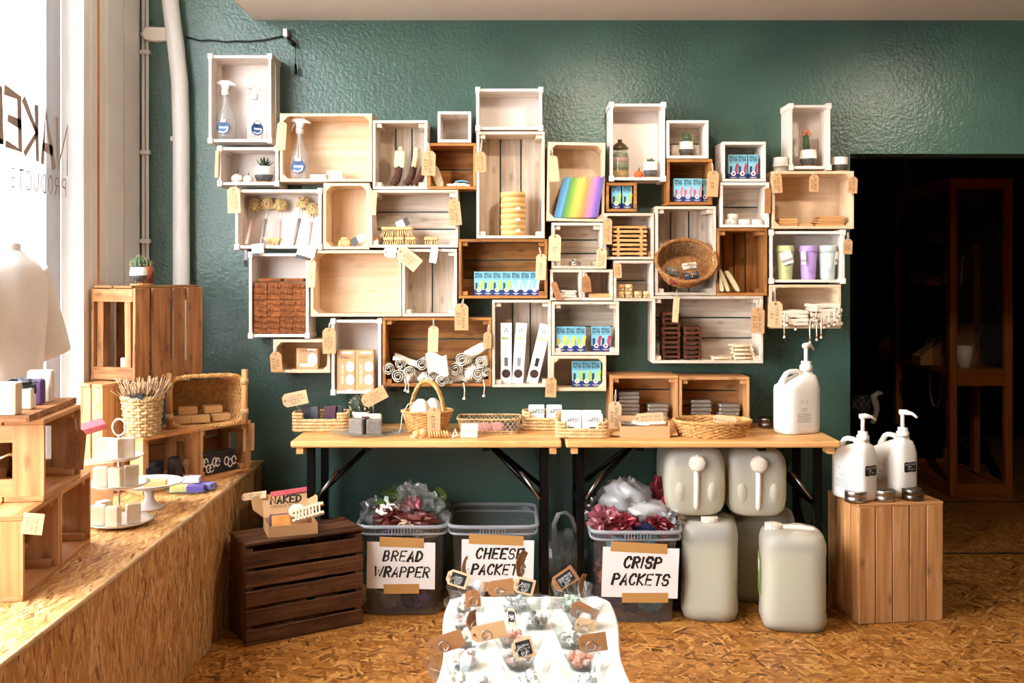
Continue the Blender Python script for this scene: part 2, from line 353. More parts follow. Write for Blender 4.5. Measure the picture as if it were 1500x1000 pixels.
# ---------------------------------------------------------------- structure
def slab(name, c, d, mat, parent=None, kind='structure', **kw):
    mb = MB(); mb.box(c, d); o = mb.obj(name, mat, parent, **kw)
    if parent is None: o['kind'] = kind
    return o
def rect_uv(name, pts, mat, uvs, kind='structure'):
    mb = MB(); mb.add(pts, [tuple(range(len(pts)))], 0, [uvs]); o = mb.obj(name, mat); o['kind'] = kind; return o
LX = -1.68        # window plane
def floor_box(name, x0, x1, y0, y1, z, th, mat, flip=False):
    mb = MB(); c = [(x0, y0, z), (x1, y0, z), (x1, y1, z), (x0, y1, z), (x0, y0, z-th), (x1, y0, z-th), (x1, y1, z-th), (x0, y1, z-th)]
    fs = [(0, 1, 2, 3), (7, 6, 5, 4), (0, 4, 5, 1), (1, 5, 6, 2), (2, 6, 7, 3), (3, 7, 4, 0)]
    mb.add(c, fs, 0, [[(c[k][0], c[k][1]+c[k][2]) if not flip else (c[k][1]+c[k][2], c[k][0]) for k in f] for f in fs]); o = mb.obj(name, mat); o['kind'] = 'structure'; return o
floor_box('floor', LX-.1, 4.2, -3.2, WALL+.02, 0, .1, M_['osb_floor'])
fb = floor_box('floor_back_room', 1.0, 6.5, WALL+.02, 10.2, 0, .1, M_['osb_floor'])
for yy in (5.0, 6.15, 7.4):
    slab('board_joint', (3.2, yy, .0008), (3.2, .018, .002), M_['dark_wall'], fb)
OPX, OPZ = 1.528, 1.945
mb = MB(); mb.box(((LX-.3+OPX)/2, WALL+.09, 1.7), (OPX-LX+.3, .18, 3.4)); mb.box(((OPX+2.9)/2, WALL+.09, (OPZ+3.4)/2), (2.9-OPX, .18, 3.4-OPZ))
mb.box((4.75, WALL+.09, 1.7), (3.7, .18, 3.4)); o = mb.obj('wall_back', M_['teal']); o['kind'] = 'structure'
# wall return next to the opening, brown jamb
slab('trim_1', (OPX+.03, WALL+.42, .97), (.05, .12, 1.94), M_['cab'])
slab('wall_right', (4.3, .65, 1.5), (.2, 7.7, 3.2), M_['teal'])
slab('wall_rear', (1.3, -3.2, 1.5), (6.2, .2, 3.2), M_['teal'])
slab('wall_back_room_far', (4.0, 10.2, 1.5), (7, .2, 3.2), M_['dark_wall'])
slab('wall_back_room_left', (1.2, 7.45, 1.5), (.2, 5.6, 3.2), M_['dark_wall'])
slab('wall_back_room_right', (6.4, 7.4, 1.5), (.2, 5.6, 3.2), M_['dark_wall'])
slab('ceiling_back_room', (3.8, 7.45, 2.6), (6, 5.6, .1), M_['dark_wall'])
CEZ = 2.548
slab('ceiling', ((-1.165+4.3)/2, .65, CEZ+.15), (4.3+1.165, 7.7, .3), M_['ceil'])
slab('ceiling_window_bay', ((LX-.1-1.165)/2, .65, 3.25), (-1.165-LX+.1, 7.7, .1), M_['ceil'])
mb = MB(); mb.box((1.32, 2.62, CEZ-.0), (.02, .02, .02))
# ledge of the window bay (front edge slightly skewed to the wall)
LZ = .56
def ledge_x(y): return -1.13+(WALL-y)*.012
mb = MB()
a, b_ = -1.2, WALL
v = [(LX, a, LZ), (ledge_x(a), a, LZ), (ledge_x(b_), b_, LZ), (LX, b_, LZ), (LX, a, 0), (ledge_x(a)-.012, a, 0), (ledge_x(b_)-.012, b_, 0), (LX, b_, 0)]
mb.add(v, [(0, 1, 2, 3)], 0, [[(p[1], p[0]) for p in v[:4]]])
mb.add(v, [(1, 5, 6, 2)], 0, [[(v[k][2]*1.0, v[k][1]) for k in (1, 5, 6, 2)]])
mb.add(v, [(0, 4, 5, 1), (3, 2, 6, 7)], 0)
led = mb.obj('window_ledge', M_['osb_ledge']); led['kind'] = 'structure'
M_['osb_edge'] = pm('osb_cut_edge', '#cda878', .7, var=.25, vscale=30)
mb = MB(); p0, p1 = Vector((ledge_x(a)+.001, a, LZ-.006)), Vector((ledge_x(b_)+.001, b_, LZ-.006))
mb.tube([p0, p1], .0085, 6); mb.obj('edge_strip', M_['osb_edge'], led)
# window wall: stall below, frame, glass, lintel
slab('wall_left', (LX-.06, .65, LZ/2), (.12, 7.7, LZ), M_['white_paint'])
slab('wall_left_lintel', (LX-.06, .65, 3.2), (.12, 7.7, .3), M_['white_paint'])
wp = slab('wall_left_panel', (LX-.03, 4.27, 1.85), (.06, .50, 2.6), M_['white_paint'])
for yy in (4.12, 4.3):
    slab('panel_board', (LX+.006, yy+.07, 1.83), (.014, .165, 2.5), M_['white_paint'], wp)
slab('wall_left_blocker', (LX-.06, -1.3, 1.8), (.12, 3.9, 2.6), M_['white_paint'])  # unseen wall, added here to cut down the daylight coming in
wn = MB(); wn.box((LX-.05, 2.3, 1.83), (.006, 3.3, 2.55)); wn = wn.obj('window_1', M_['glass']); wn['kind'] = 'structure'
def fr(c, d, mat='white_paint', nm='window_frame', bev=.006): return slab(nm, c, d, M_[mat], wn, bevel=bev)
fr((LX-.01, 3.965, 1.83), (.05, .05, 2.55)); fr((LX-.03, 3.90, 1.83), (.09, .07, 2.55)); fr((LX-.12, 3.80, 1.83), (.1, .13, 2.55), 'grey_paint', 'window_mullion')
fr((LX-.03, 2.3, LZ+.03), (.08, 3.3, .06)); fr((LX-.03, 2.3, 3.08), (.08, 3.3, .06)); fr((LX-.03, 1.6, 1.83), (.08, .06, 2.55), nm='window_mullion')
fr((LX+.016, 4.005, 1.83), (.006, .007, 2.55), 'cab', 'frame_bead', 0)
# lettering on the glass, read from the street
wl = MB(); M_['letter'] = pm('window_lettering', '#9a8576', .7)
def glassM(d, z): return T(LX-.046, d, z) @ RZ(90)
# x axis of the text runs toward the camera so it reads mirrored from inside
wl.text('NAKED', .18, 0, T(LX-.045, 3.57, 1.825) @ RZ(-90) @ RY(-6), .2, .15, .6, gap=.16)
wl.text('PRODUCTS CO.', .065, 0, T(LX-.045, 3.55, 1.70) @ RZ(-90), .1, 0, 0, gap=.3)
wl.obj('window_lettering', M_['letter'], wn)
# conduits, pipe
mb = MB()
for i, yy in enumerate((4.475, 4.455)): mb.tube([(LX+.018+.018*i, WALL-.012, LZ), (LX+.018+.018*i, WALL-.012, 3.2)], .008, 8)
for z in (.9, 1.2, 1.55, 1.95, 2.4):
    mb.box((LX+.026, WALL-.014, z), (.05, .024, .018))
o = mb.obj('cable_conduit', M_['white_paint']); setp(o, 'pair of thin cream conduits with clips in the corner beside the window', 'conduit')
mb = MB(); px = [(-1.478, .56), (-1.478, 1.0), (-1.478, 1.6), (-1.478, 2.0), (-1.485, 2.25), (-1.502, 2.42), (-1.523, 2.58), (-1.545, 2.8), (-1.56, 3.2)]
mb.tube([(x, WALL-.05, z) for x, z in px], .037, 20); pp = thing('wall_pipe', 'thick white soil pipe bending up the teal wall by the window', 'pipe', (0, 0, 0)); mb.obj('pipe_run', M_['white_paint'], pp)
mb = MB(); mb.tube([(-1.478, WALL-.05, 1.30), (-1.478, WALL-.05, 1.34)], .042, 20); mb.obj('pipe_collar', M_['white_paint'], pp)
mb = MB(); mb.box((-1.52, WALL-.012, 2.01), (.03, .03, .02)); mb.obj('pipe_clip', M_['white_paint'], pp)
# little white junction box + cable + hook
t = thing('junction_box', 'white plastic junction box fixed to the wall behind the pipe', 'junction box', P(231, 52, WALL))
mb = MB(); mb.prism([(-.058, 0), (-.04, .03), (.05, .026), (.056, .0), (.056, -.032), (.0, -.036), (-.045, -.028)], -.045, 0); mb.obj('housing', M_['plastic_w'], t, bevel=.004)
mb = MB(); mb.tube([(-.058, -.02, 0), (-.075, -.02, 0)], .008, 8); mb.obj('gland', M_['plastic_w'], t)
cab = [(272, 54), (285, 57), (293, 59.5), (305, 58.5), (318, 59.5), (330, 61.5), (345, 60), (365, 60.5), (385, 59), (400, 56), (416, 53)]
t = thing('hanging_cable', 'black cable along the teal wall ending in a dangling plug', 'cable', (0, 0, 0))
mb = MB(); mb.tube([P(x, y, WALL-.012) for x, y in cab], .0035, 6); mb.obj('flex', M_['blackmetal'], t)
mb = MB(); mb.box(tuple(P(419, 49, WALL-.02)), (.018, .04, .034)); mb.obj('wall_clip', M_['plastic_w'], t)
mb = MB(); mb.tube([P(421, 55, WALL-.03), P(427, 62, WALL-.03), P(432, 66.5, WALL-.03)], [.006, .011, .009], 8); mb.obj('plug_body', M_['blackmetal'], t)
mb = MB(); mb.tube([P(432.5, 66, WALL-.03), P(433, 80, WALL-.03), P(433, 95, WALL-.03)], .002, 5); mb.tube([P(433, 94, WALL-.03), P(433, 109, WALL-.03)], [.005, .008], 8); mb.obj('pull_cord', M_['blackmetal'], t)
# ceiling spot fixtures (above the frame)
for i, (sx, sy) in enumerate(SPOTS):
    t = thing('ceiling_spotlight', 'white can spotlight on the ceiling, number of a row along the shop', 'spotlight', (sx, sy, CEZ), group='ceiling spotlights')
    t['label'] = 'white cylindrical spotlight mounted on the shop ceiling'
    mb = MB(); mb.lathe([(.0, 0), (.05, 0), (.05, -.02), (.0, -.02)], 20); mb.obj('base_plate', M_['white_paint'], t)
    mb = MB(); mb.lathe([(.001, -.018), (.042, -.018), (.048, -.055), (.044, -.055), (.036, -.03), (.001, -.03)], 20); mb.obj('lamp_can', M_['white_paint'], t)
# small square hatch line at the ceiling's right edge
slab('trim_2', (2.10, 3.55, CEZ-.004), (.5, .25, .008), M_['ceil'])
# outside: street and facade across it
M_['facade'] = pm('rendered_facade', '#f3dcc6', .9, var=.06, vscale=1)
M_['facade_w'] = pm('facade_white', '#f4f1ec', .8)
M_['facade_g'] = pm('facade_glass', '#9aa0a6', .2)
slab('street', (-9, 8, -.15), (14.4, 40, .1), pm('asphalt', '#8d8d8d', .9))
slab('wall_upper_storeys_unseen', (1.3, 4, 6.4), (6.0, 30, 6.2), M_['facade'])  # unseen floors above the shop, added to keep sky light off the facade
fx = -9.0
t = thing('townhouse', 'pale rendered townhouse across the street seen through the window', 'building', (fx, 18, -.1))
slab('wall', (-.5, 0, 4.6), (1, 22, 9.2), M_['facade'], t)
slab('fascia', (.06, 0, 2.1), (.12, 22, .78), M_['facade_w'], t); slab('cornice', (.12, 0, 2.62), (.3, 22, .14), M_['facade'], t); slab('cornice', (.1, 0, 5.3), (.3, 22, .2), M_['facade'], t)
for z in (3.25, 5.95):
    for k in range(-6, 7):
        y0 = k*.92-.3
        w_ = slab('window', (.0, y0, z+.05), (.06, .46, 1.15), M_['facade_w'], t)
        for a_ in (-.1, .1):
            for b2 in (-.26, .0, .27): slab('pane', (.035, y0+a_, z+.05+b2), (.01, .15, .22), M_['facade_g'], w_)
for z in (2.95, 3.4, 3.9, 4.4, 4.9, 5.7, 6.3):
    slab('string_course', (.01, 0, z), (.05, 22, .02), M_['facade_w'], t)
slab('shopfront_glass', (.02, 0, .95), (.06, 20, 1.4), pm('shop_glass', '#c8bfae', .3), t)
mb = MB(); mt = T(.125, 0, 0)
mb.text('MITEC', .09, 0, T(.125, -.1, 2.05) @ RZ(90), .1); mb.text('X', .2, 0, T(.125, .27, 2.0) @ RZ(90), .1)
for k in range(6): mb.text('MADE TO MEASURE'[k:k+9], .04, 0, T(.125, .75, 2.3-.07*k) @ RZ(90), .08)
mb.text('FEAT', .17, 0, T(.125, 1.62, 1.88) @ RZ(90), .2); mb.text('I', .3, 0, T(.125, 1.25, 1.85) @ RZ(90), .1)
mb.obj('sign_lettering', pm('grey_sign', '#7d7a78', .7), t)
# ---------------------------------------------------------------- wall crates
CR = {}
def boards(t, name, x0, x1, z0, z1, y, th, n, vertical, mat, gap=.006, nameb='back_board'):
    for i in range(n):
        mb = MB()
        if vertical:
            w = (x1-x0-gap*(n-1))/n; a = x0+i*(w+gap); mb.box((a+w/2, y, (z0+z1)/2), (w, th, z1-z0))
        else:
            w = (z1-z0-gap*(n-1))/n; a = z0+i*(w+gap); mb.box(((x0+x1)/2, y, a+w/2), (x1-x0, th, w))
        mb.obj(nameb, mat, t)
def crate_parts(t, w, h, dp, style, mat, backmat=None, n=3, th=.012, slats=1, jit=.0):
    """open front faces -y; origin at bottom centre of the back"""
    backmat = backmat or mat; hw = w/2
    def bx(nm, c, d, m=mat):
        mb = MB(); mb.box(c, d); return mb.obj(nm, m, t, bevel=.0012)
    if style == 'tray':
        pz = .012; ps = .026
        sl = (dp-.012)/2; 
        for sx in (-1, 1):
            for k in range(2):
                bx('side_board', (sx*(hw-th/2-.005), -dp+sl/2-.001+k*(sl+.012), h/2), (th, sl, h-.03))
        for z, nm in ((th/2+.007, 'bottom_board'), (h-th/2-.007, 'top_board')):
            for k in range(2): bx(nm, (0, -dp+sl/2+k*(sl+.012)+.003, z), (w-.02, sl-.004, th))
        for sx in (-1, 1):
            for z in (.013, h-.013): bx('corner_post', (sx*(hw-.0115), -dp/2-.003, z), (.022, dp+.002, .025))
        bx('back_panel', (0, -.004, h/2), (w-.012, .008, h-.012), backmat)
    elif style == 'ply':
        for sx in (-1, 1): bx('side_board', (sx*(hw-th/2), -dp/2, h/2), (th, dp, h-2*th-.0008))
        bx('bottom_board', (0, -dp/2, th/2), (w, dp, th)); bx('top_board', (0, -dp/2, h-th/2), (w, dp, th))
        bx('back_panel', (0, -.003, h/2), (w-2*th, .006, h-2*th), backmat)
        c = .022
        for sx in (-1, 1):
            for sz in (0, 1):
                x = sx*(hw-th); z = th if sz == 0 else h-th; dz = c if sz == 0 else -c
                mb = MB(); o = [(x, z), (x-sx*c, z), (x, z+dz)]
                mb.prism(o, -dp+.002, -.006); mb.obj('corner_fillet', mat, t)
    else:
        vert = style == 'slat_v'
        sl = (dp-.008*(slats-1))/slats
        for k in range(slats):
            yc = -dp+sl/2+k*(sl+.008)
            for sx in (-1, 1): bx('side_board', (sx*(hw-th/2), yc, h/2), (th, sl, h-2*th-.0008))
            bx('bottom_board', (0, yc, th/2), (w, sl, th)); bx('top_board', (0, yc, h-th/2), (w, sl, th))
        boards(t, '', -hw+th, hw-th, th, h-th, -.005, .008, n, vert, backmat, gap=.007)
        if style != 'box':
            cs = min(.026, w*.14)
            for sx in (-1, 1):
                for z in (th+cs*.35, h-th-cs*.35): bx('corner_block', (sx*(hw-th-cs*.5), -dp/2-.002, z), (cs, dp-.022, cs*.7))
def wcrate(k, rect, style, mat, label, back=None, n=3, dp=.165, th=.0125, slats=1, roll=0, group=None, yb=WALL, name=None, zb=None):
    x0, y0, x1, y1 = rect; d = yb-dp
    wx0, wx1 = X(x0, d), X(x1, d); z1, z0 = Z(y0, d), Z(y1, d)
    if zb is not None: z0 = zb
    nm = name or {'tray': 'wooden_tray_crate', 'ply': 'plywood_box_crate'}.get(style, 'slatted_wooden_crate')
    t = thing(nm, label, 'crate', ((wx0+wx1)/2, yb, z0), (0, roll, 0), group=group or 'crates mounted on the wall')
    crate_parts(t, wx1-wx0, z1-z0, dp, style, M_[mat], M_[back] if back else None, n, th, slats)
    CR[k] = dict(x0=wx0, x1=wx1, z0=z0, z1=z1, zf=z0+th+(.007 if style == 'tray' else 0), yf=d, yb=yb)
    return t
W = 'white_wood'; WP = 'white_ply'; WS = 'wash'; PI = 'pine'; BR = 'brown'
wcrate(1, (304, 78, 399, 210), 'tray', W, 'tall white tray crate holding two spray bottles, highest by the window', WP)
wcrate(2, (318, 213, 409.5, 273), 'tray', W, 'low white tray crate with white mini pumpkins and a spiky succulent', WP)
wcrate(3, (410, 166, 545, 266), 'ply', PI, 'pale pine box crate holding one spray bottle and soap blocks')
wcrate(4, (546, 176, 626, 277), 'slat_v', WS, 'whitewashed slatted crate holding brown sock-shaped scrubbers', n=3)
wcrate(5, (641, 163, 690, 208.5), 'box', W, 'tiny empty white box crate sitting on a brown crate', WS, n=1)
wcrate(6, (626.5, 209.5, 697.5, 277), 'box', BR, 'brown crate holding loofah slices and a cloth packet', n=2)
wcrate(7, (696, 127, 796, 192), 'tray', W, 'empty white tray crate topping the tall whitewashed crate', WP)
wcrate(8, (698, 192.5, 798, 349), 'slat_v', WS, 'tallest whitewashed crate with a stack of round kraft tins', n=3)
wcrate(9, (541, 278, 671, 362.5), 'slat_h', WS, 'whitewashed crate full of wooden scrubbing brushes', n=3)
wcrate(10, (343, 275, 472.5, 366), 'tray', W, 'white tray crate with five long-handled dish brushes', WP)
wcrate(11, (473.5, 268, 541, 365), 'ply', PI, 'narrow pale pine box crate with a lone pot brush head')
wcrate(12, (363, 368.5, 454, 496), 'tray', W, 'white tray crate half filled with brown coir scourers', WP)
wcrate(13, (455, 366.5, 588, 463.5), 'ply', PI, 'wide empty pale pine box crate')
wcrate(14, (589, 364.5, 669.5, 463.5), 'slat_v', WS, 'empty whitewashed crate with two wide upright back boards', n=2)
wcrate(15, (672, 350, 802, 437), 'slat_h', BR, 'brown crate with seven slim blue refill boxes in a row', n=3)
wcrate(16, (800.5, 208.5, 885, 324), 'ply', PI, 'pale pine box crate holding rainbow coloured cloth packs', roll=1.0)
wcrate(17, (892, 149, 976, 266), 'tray', W, 'tall white tray crate with a layered glass jar and orange pumpkin', WP)
wcrate(18, (976.5, 176, 1038, 232), 'box', W, 'small white box crate holding a single potted cactus', WS, n=2)
wcrate(19, (888, 267.5, 933, 310), 'box', BR, 'smallest brown crate holding two slim blue boxes', n=1)
wcrate(20, (977, 233, 1043.5, 300), 'box', BR, 'brown crate holding four slim blue boxes with pink print', n=2)
wcrate(21, (884, 312, 958, 380), 'box', WS, 'whitewashed crate holding a stack of bamboo soap dishes', n=2)
wcrate(22, (808, 326, 883.5, 393.5), 'slat_h', WS, 'whitewashed crate holding a small round aluminium tin', n=3)
wcrate(23, (806, 394.5, 852.5, 440), 'box', WS, 'very small whitewashed crate with folded cream cloths', n=1)
wcrate(24, (853, 394.5, 898, 440), 'box', WS, 'very small whitewashed crate with a flat bamboo board', n=1)
wcrate(25, (899, 381.5, 957.5, 441), 'box', WS, 'small whitewashed crate with little round nail brushes', n=2)
wcrate(26, (960, 302, 1049, 432.5), 'slat_v', WS, 'whitewashed upright crate behind the round wicker basket', n=3)
wcrate(27, (1050, 334, 1124, 433), 'slat_v', BR, 'brown upright crate holding leaning loofah slabs', n=4)
wcrate(28, (1058, 207.5, 1122, 266), 'box', W, 'small white box crate with three blue boxes, on another white crate', WS, n=1)
wcrate(29, (1055, 267, 1127, 333), 'box', W, 'white box crate with three small wrapped soap rounds', WS, n=2)
wcrate(30, (1155, 151, 1218, 249.5), 'tray', W, 'tall empty white tray crate standing above the pots', WP, dp=.14)
wcrate(31, (1131, 250.5, 1251, 335), 'ply', PI, 'pale pine box crate with small wooden soap dishes')
wcrate(32, (1126, 336, 1239, 416), 'tray', W, 'white tray crate with three pastel travel cups', WP)
wcrate(33, (1127, 417, 1232, 481), 'ply', PI, 'pale pine box crate overflowing with cord-tied mesh bags')
wcrate(34, (956, 433.5, 1118, 532), 'slat_h', WS, 'widest whitewashed crate with dark and pale wooden racks', n=3)
wcrate(35, (484, 466, 560, 579), 'tray', W, 'white tray crate with two tall kraft boxes', WP)
wcrate(36, (400, 497, 483.5, 546), 'ply', PI, 'low pale pine box crate with one square kraft box')
wcrate(37, (560.5, 465, 720, 566), 'slat_h', BR, 'wide brown crate overflowing with rolled cotton bags', n=3)
wcrate(38, (721, 439, 807.5, 567), 'slat_v', WS, 'whitewashed upright crate with three white brush boxes', n=3)
wcrate(39, (808.5, 441.5, 907, 520), 'slat_h', WS, 'whitewashed crate with five slim blue boxes in two sets', n=2)
wcrate(40, (807.5, 521, 888, 572.5), 'ply', PI, 'low pale pine box crate with three slim blue boxes')
TZ = .73
wcrate(41, (894, 550, 993.5, 630), 'slat_h', 'pine_o', 'orange pine crate with foil packs standing behind the kraft box', n=3, zb=TZ, dp=.19, group='pine crates at the back of the table')
wcrate(42, (995, 552, 1098, 630), 'slat_h', 'pine_o', 'orange pine crate with foil packs standing behind the round tray basket', n=3, zb=TZ, dp=.19, group='pine crates at the back of the table')
# ---------------------------------------------------------------- tables
def trestle(x0, x1, label):
    yf, yb = 4.0, 4.495; th = .028; zt = TZ-.0005
    t = thing('trestle_table', label, 'table', ((x0+x1)/2, (yf+yb)/2, 0), group='folding trestle tables')
    w = x1-x0
    for k in range(4):
        mb = MB(); bw = (yb-yf)/4
        mb.box((0, yf-(yf+yb)/2+bw*(k+.5), zt-th/2), (w, bw-.0015, th)); mb.obj('top_plank', M_['table'], t, bevel=.008, seg=3)
    for sx in (-1, 1):
        mb = MB(); mb.box((sx*(w/2-.035), 0, zt-th-.013), (.028, yb-yf-.03, .026)); mb.obj('cleat', M_['table'], t)
    for sx in (-1, 1):
        xo = sx*(w/2-.065)
        for sy in (-.15, .15):
            mb = MB(); mb.box((xo, sy, (zt-th)/2), (.03, .03, zt-th)); mb.obj('leg', M_['blackmetal'], t)
        for z in (.1, .45):
            mb = MB(); mb.box((xo, 0, z), (.02, .3, .02)); mb.obj('leg_rail', M_['blackmetal'], t)
        mb = MB(); mb.tube([(xo, -.14, .12), (xo, .14, .43)], .006, 6); mb.tube([(xo, .14, .12), (xo, -.14, .43)], .006, 6); mb.obj('cross_brace', M_['blackmetal'], t)
        mb = MB(); mb.tube([(xo-sx*.24, -.03, zt-th-.012), (xo, -.15, .46)], .011, 6); mb.tube([(xo-sx*.24, -.03, zt-th-.012), (xo, .15, .46)], .011, 6); mb.box((xo-sx*.24, 0, zt-th-.01), (.03, .4, .02))
        st = mb.obj('folding_stay', M_['blackmetal'], t)
        mb = MB(); mb.tube([(xo-sx*.1, -.105, .58), (xo-sx*.02, -.148, .475)], .008, 6); mb.obj('locking_sleeve', M_['steel'], st)
    return t
trestle(X(425, 4.0), X(823, 4.0), 'pine topped trestle table with black legs, above the bread and cheese bins')
trestle(X(829, 4.0), X(1232, 4.0), 'pine topped trestle table with black legs, above the crisp bin and jerrycans')
# ---------------------------------------------------------------- crate contents
def on(k, px, y=4.40): return (X(px, y), y, CR[k]['zf'])
Q = 4.4/F
def mat(name, *a, **k):
    if name not in M_: M_[name] = pm(name, *a, **k)
    return M_[name]
# spray bottles
clear_b = clear('clear_bottle', '#fbfdfe', .22, .05, 1.0, '#ffffff')
blue_l = mat('blue_label', '#2d5f94', .5); blue_d = mat('navy_label', '#173a68', .5)
def spray(loc, rz, sc, label):
    t = thing('spray_bottle', label, 'spray bottle', loc, (0, 0, rz), group='clear spray bottles')
    mb = MB(); mb.lathe([(.001, 0), (.038, 0), (.041, .006), (.042, .07), (.040, .105), (.030, .13), (.018, .155), (.015, .2), (.014, .205)], 24, M=S(sc, sc*.72, sc)); mb.obj('bottle_body', clear_b, t)
    mb = MB()
    for k, (rr, z, m_) in enumerate(((.03, .055, 1), (.024, .055, 0), (.018, .078, 1))):
        mb.lathe([(.0001, 0), (rr*sc, 0)], 20, m_, T(0, -.0312*sc-.0006*k, z*sc) @ RX(90), smooth=False)
    mb.box((0, -.0335*sc, .085*sc), (.024*sc, .001, .014*sc), 2); mb.box((0, -.0335*sc, .055*sc), (.034*sc, .001, .008*sc), 2)
    mb.stroke([(-.018*sc, .038*sc), (0, .032*sc), (.016*sc, .04*sc), (.02*sc, .055*sc)], .006*sc, 2, T(0, -.0338*sc, 0)); mb.obj('label', [blue_l, blue_d, M_['white']], t)
    mb = MB(); mb.tube([(0, 0, .02*sc), (0, 0, .2*sc)], .0025*sc, 6); mb.obj('dip_tube', M_['plastic_w'], t)
    mb = MB(); mb.lathe([(.001, .2), (.017, .2), (.017, .222), (.001, .222)], 16, M=S(sc)); mb.obj('collar', M_['plastic_w'], t)
    mb = MB(); mb.prism([(x*sc, z*sc) for x, z in [(-.042, .252), (-.04, .262), (-.01, .268), (.02, .266), (.045, .25), (.05, .243), (.02, .246), (.012, .222), (-.012, .222), (-.016, .245)]], -.011*sc, .011*sc); mb.obj('spray_head', M_['plastic_w'], t, bevel=.003)
    mb = MB(); mb.tube([(-.022*sc, 0, .245*sc), (-.03*sc, 0, .228*sc), (-.036*sc, 0, .208*sc)], .004*sc, 6); mb.obj('trigger', M_['plastic_w'], t)
spray(on(1, 330), 0, 1.0, 'clear spray bottle in the tall white crate, wide side to the front')
spray(on(1, 373, 4.41), 38, .93, 'clear spray bottle in the tall white crate, turned narrow side on')
spray(on(3, 439, 4.39), 0, 1.02, 'clear spray bottle standing beside soap blocks in the pine crate')
# pots and plants
glaze = mat('white_glaze', '#eee7dc', .3); speck = pm('speckled_grey_glaze', '#55524f', .6, var=.75, vscale=160); cork = mat('cork_saucer', '#c18a52', .8)
terra = mat('terracotta', '#a4583c', .8); leafg = pm('succulent_green', '#3e4a36', .5, var=.3, vscale=40); cact = pm('cactus_green', '#3c5230', .6, var=.3, vscale=30); spine = mat('cactus_spines', '#d6c79a', .8)
def cactus_ball(t, r, z, m=cact, name='cactus', off=(0, 0)):
    mb = MB(); mb.lathe([(max(.0005, r*math.sin(math.pi*j/10)), z+r-r*math.cos(math.pi*j/10)) for j in range(11)], 40, 0, T(off[0], off[1], 0), rib=lambda a: 1+.08*math.cos(a*12)); o = mb.obj(name, m, t)
    mb = MB(); rg = random.Random(r)
    for i in range(150):
        u = rg.uniform(-.5, 1); a = int(rg.random()*12)*math.pi/6; q = math.sqrt(1-u*u)
        dv = Vector((q*math.cos(a), q*math.sin(a), u)); p = Vector((off[0], off[1], z+r))+dv*r*1.03
        e = (dv+Vector((rg.uniform(-.6, .6), rg.uniform(-.6, .6), rg.uniform(-.6, .6)))).normalized()*r*.32; w = dv.orthogonal().normalized()*r*.028
        mb.add([p-w, p+w, p+e], [(0, 1, 2)])
    o2 = mb.obj('spines', spine, o); o2['kind'] = 'stuff'
def pot(loc, r, h, plant, label, round_=True, saucer=True, body=None, feet=False, pw=.45, cat='plant pot'):
    t = thing('potted_plant' if plant else 'empty_pot', label, cat, loc)
    z = 0
    if saucer:
        mb = MB(); mb.lathe([(.0005, 0), (r*.95, 0), (r*.95, .006), (.0005, .006)], 24); mb.obj('saucer', cork, t); z = .006
    if feet:
        for a in (20, 140, 260):
            mb = MB(); mb.tube([(r*.5*math.cos(math.radians(a)), r*.5*math.sin(math.radians(a)), z), (r*.6*math.cos(math.radians(a)), r*.6*math.sin(math.radians(a)), z+h*.2)], [r*.08, r*.14], 8); mb.obj('foot', body or speck, t)
        z += h*.13
    b = .8 if round_ else .95; mid = z+h*pw
    if pw > 0:
        mb = MB(); mb.lathe([(.0005, z), (r*b*(.5 if feet else .92), z), (r*(.98 if round_ else .97), mid-h*.1), (r, mid)], 28); mb.obj('speckled_base', body or speck, t)
    lo = [(r, mid)] if pw > 0 else [(.0005, z), (r*b, z), (r, z+h*.5)]
    mb = MB(); mb.lathe(lo+[(r*(.99 if round_ else 1), mid+h*.3*(1-pw)), (r*(.9 if round_ else 1.0), z+h), (r*.8, z+h), (r*.8, z+h*.86), (.0005, z+h*.86)], 28); mb.obj('pot_rim', glaze if pw > 0 or body is None else body, t)
    zt = z+h*.86
    if plant == 'cactus': cactus_ball(t, r*.8, zt-.004)
    if plant == 'succ':
        for i in range(13):
            a = i*137.5; tl = 68-i*4.5
            mb = MB(); L_ = r*1.25
            mb.grid(lambda u, v: (L_*u, (v-.5)*L_*.32*math.sin(math.pi*(.15+.85*u)**.8) if u < 1 else 0, L_*.22*u*u+.25*L_*abs(v-.5)*(1-u)), 5, 2, 0, T(0, 0, zt) @ RZ(a) @ RY(-90+tl)); mb.obj('leaf', leafg, t, solid=.003)
    if plant == 'graft':
        mb = MB(); mb.lathe([(.0005, zt), (r*.34, zt), (r*.42, zt+h*.5), (r*.3, zt+h*1.1), (.0005, zt+h*1.15)], 18, 0, T(-.002, 0, 0) @ RY(-4), rib=lambda a: 1+.12*math.cos(3*a)); mb.obj('cactus_stem', cact, t)
        mb = MB()
        for k in range(7): mb.ball((-.008+.012*math.cos(k), .01*math.sin(k*2), zt+h*1.15+.006*(k % 3)), r*.26, 0, 8, 6)
        mb.obj('cactus_graft', mat('pink_graft', '#c07a5a', .7), t)
    if plant == 'sprig':
        for i in range(16):
            a = i*2.399; l = r*(.5+.5*random.random()); mb = MB()
            mb.tube([(0, 0, zt), (r*.3*math.cos(a), r*.3*math.sin(a), zt+l*.6), (r*.6*math.cos(a), r*.6*math.sin(a), zt+l)], [r*.07, r*.09, r*.02], 5); mb.obj('leaf', cact, t)
    return t
pot(on(2, 386.5), .040, .068, 'succ', 'spiky dark succulent in a white and speckled pot, beside mini pumpkins')
pot(on(18, 1005), .033, .062, 'cactus', 'small cactus in a white and speckled pot, alone in its crate')
pot(on(17, 953, 4.40), .031, .066, 'sprig', 'tiny plant in a white speckled pot beside the orange pumpkin', round_=False)
zc = CR[31]['z1']+.001
